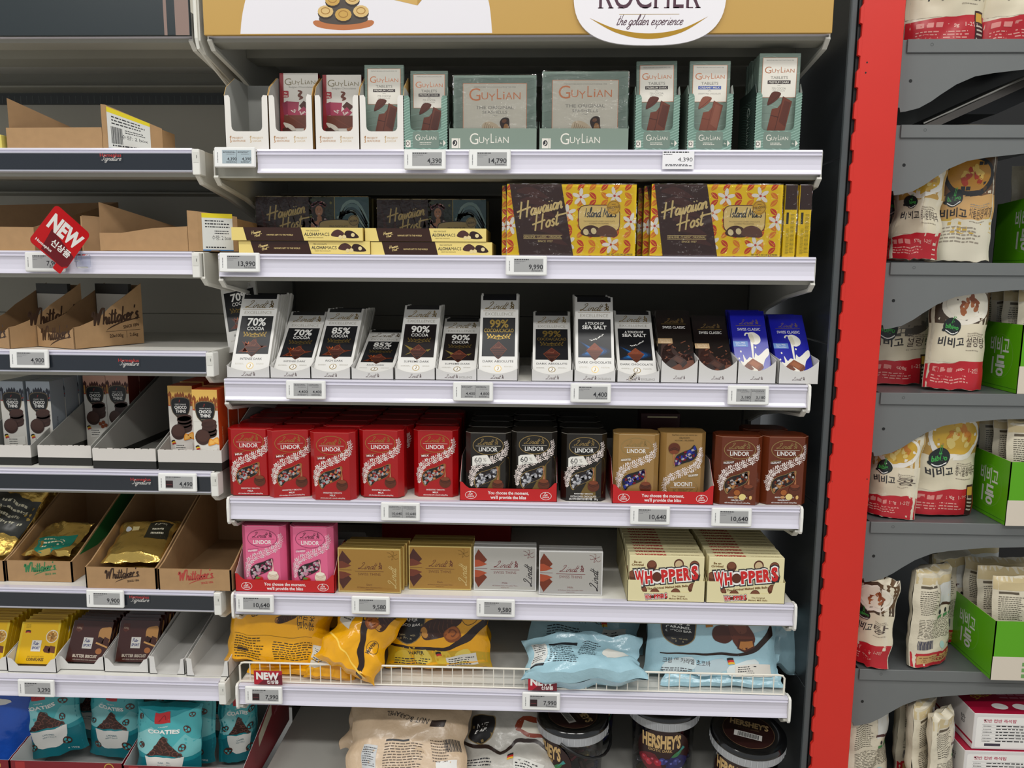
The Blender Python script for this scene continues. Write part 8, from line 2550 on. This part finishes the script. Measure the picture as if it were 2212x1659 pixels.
 'eleventh yellow square bar in the row next to the brown ones': (0.0034, 0.0018, 0.0034),
 'twelfth yellow square bar in the row next to the brown ones': (0.0026, 0.0008, 0.0007),
 'thirteenth yellow square bar in the row next to the brown ones': (0.0065, -0.0004, 0.0001),
 'fourteenth yellow square bar in the row next to the brown ones': (0.0031, 0.0027, 0.0019),
 'front brown biscuit bar in the left brown row': (0.0058, 0.0026, 0.0023),
 'second brown biscuit bar in the left brown row': (0.0057, 0.0022, 0.0012),
 'third brown biscuit bar in the left brown row': (0.006, 0.0024, 0.0013),
 'fourth brown biscuit bar in the left brown row': (0.0065, 0.0018, 0.0015),
 'fifth brown biscuit bar in the left brown row': (0.0058, 0.0006, 0.0009),
 'sixth brown biscuit bar in the left brown row': (0.0081, -0.0006, 0.0004),
 'seventh brown biscuit bar in the left brown row': (0.0073, -0.0006, 0.0024),
 'eighth brown biscuit bar in the left brown row': (0.0083, 0.0007, 0.0042),
 'ninth brown biscuit bar in the left brown row': (0.0067, -0.0011, 0.0014),
 'tenth brown biscuit bar in the left brown row': (0.006, 0.0011, 0.0044),
 'eleventh brown biscuit bar in the left brown row': (0.0088, 0.0012, 0.0027),
 'twelfth brown biscuit bar in the left brown row': (0.0064, 0.0009, 0.0002),
 'thirteenth brown biscuit bar in the left brown row': (0.0062, 0.0044, 0.0035),
 'front brown biscuit bar in the right brown row': (0.0084, -0.0031, 0.002),
 'second brown biscuit bar in the right brown row': (0.0047, -0.0022, 0.0031),
 'third brown biscuit bar in the right brown row': (0.0039, 0.0027, 0.0016),
 'fourth brown biscuit bar in the right brown row': (0.0038, 0.0022, 0.0019),
 'fifth brown biscuit bar in the right brown row': (0.0062, 0.0032, 0.0032),
 'sixth brown biscuit bar in the right brown row': (0.0066, 0.0015, 0.0006),
 'seventh brown biscuit bar in the right brown row': (0.006, 0.0005, 0.0004),
 'eighth brown biscuit bar in the right brown row': (0.0083, 0.0011, 0.0039),
 'ninth brown biscuit bar in the right brown row': (0.004, -0.0006, 0.0013),
 'tenth brown biscuit bar in the right brown row': (0.004, 0.0015, 0.0041),
 'eleventh brown biscuit bar in the right brown row': (0.004, -0.0001, 0.0014),
 'twelfth brown biscuit bar in the right brown row': (0.0059, 0.0024, 0.0013),
 'thirteenth brown biscuit bar in the right brown row': (0.0052, 0.0013, 0.0016),
 'teal pretzel pouch half hidden behind the leaning one': (0.0072, -0.0004, 0.0039, 1, -0.032),
 'teal pretzel pouch standing upright at the right of the left red tray': (-0.0276, 0.0334, 0.0111, 0.9, 0.077),
 'teal pretzel pouch just behind and right of the foremost one': (-0.0409, -0.0212, 0.0135, 0.6, 0.049),
 'black pan leaning on its edge with a bright metal rim': (-0.0194, 0.0008, 0.0092),
 'narrow cream pouch with twisted top beside the red post': (-0.0016, -0.0072, 0.0067, 0.9, -0.033),
 'tan pouch with a large stew photo, standing left of a green tray': (-0.0013, 0.0019, 0.0031, 0.9, -0.07),
 'shaded pouch edge right behind the red post, below the pan': (-0.0007, 0.0034, 0.0052, 0.9, -0.042),
 'third white backed pouch inside the green tray below the pan': (0.0011, -0.0021, 0.0008, 0.7, 0.033),
 'wide shaded pouch with black round mark half behind the red post': (-0.0051, -0.0042, 0.002, 1, -0.026),
 'cream pouch with a white bowl photo, standing forward at mid height': (-0.0033, -0.0018, 0.0035, 0.8, 0.021),
 'third pouch inside the green tray at mid height': (0.0021, -0.0045, 0.0021, 0.9, -0.021),
 'dark pouch standing deep between the white bowl pouch and the green tray': (0.004, 0.0024, 0.0017, 1, -0.01),
 'narrow cream pouch by the red post, left of the yellow soup pouch': (-0.0054, 0.0025, 0.0022, 0.9, 0.006),
 'wide pouch with a large yellow soup bowl photo': (0.0152, 0.0333, 0.0037, 1, 0.025),
 'third pouch with grey back inside the green tray by the yellow soup': (-0.0031, -0.0049, 0.0002, 1, -0.074),
 'cream pouch turned toward the red post on the lowest shelf': (0.005, 0.0066, 0.0047, 0.9, 0.041),
 'pouch showing its printed back, second from the red post': (-0.0174, 0.0594, 0.0094, 0.7, 0.081),
 'pouch showing its printed back, third from the red post': (0.0101, -0.0001, 0.0038, 1, 0.007),
 'shaded pouch behind the third printed back': (-0.0013, 0.0066, 0.0043, 1, -0.053),
 'fourth pouch inside the large green tray on the lowest shelf': (-0.0103, 0.0469, 0.0034, 1, 0.061),
 'first turned pouch from the red post in the bottom row': (0.014, 0.0146, 0.0058, 1, -0.152),
 'second turned pouch from the red post in the bottom row': (0.0003, 0.0667, 0.0078, 0.8, 0.025),
 'third turned pouch from the red post in the bottom row': (-0.0012, -0.0078, 0.0058, 0.8, -0.007),
 'fourth turned pouch from the red post in the bottom row': (-0.0013, 0.0036, 0.0083, 0.9, 0.021),
 'fifth turned pouch from the red post in the bottom row': (-0.0017, -0.021, 0.0116, 0.6, -0.039),
}
for o in list(COL.objects):
    t = SETTLE.get(o.get('label')) if o.parent is None else None
    if t:
        o.location = o.location + Vector(t[:3])
        if len(t) > 3:
            o.rotation_euler = (o.rotation_euler.to_matrix() @ Matrix.Rotation(t[4], 3, 'Z')).to_euler()
            o.scale = (1, t[3], 1)
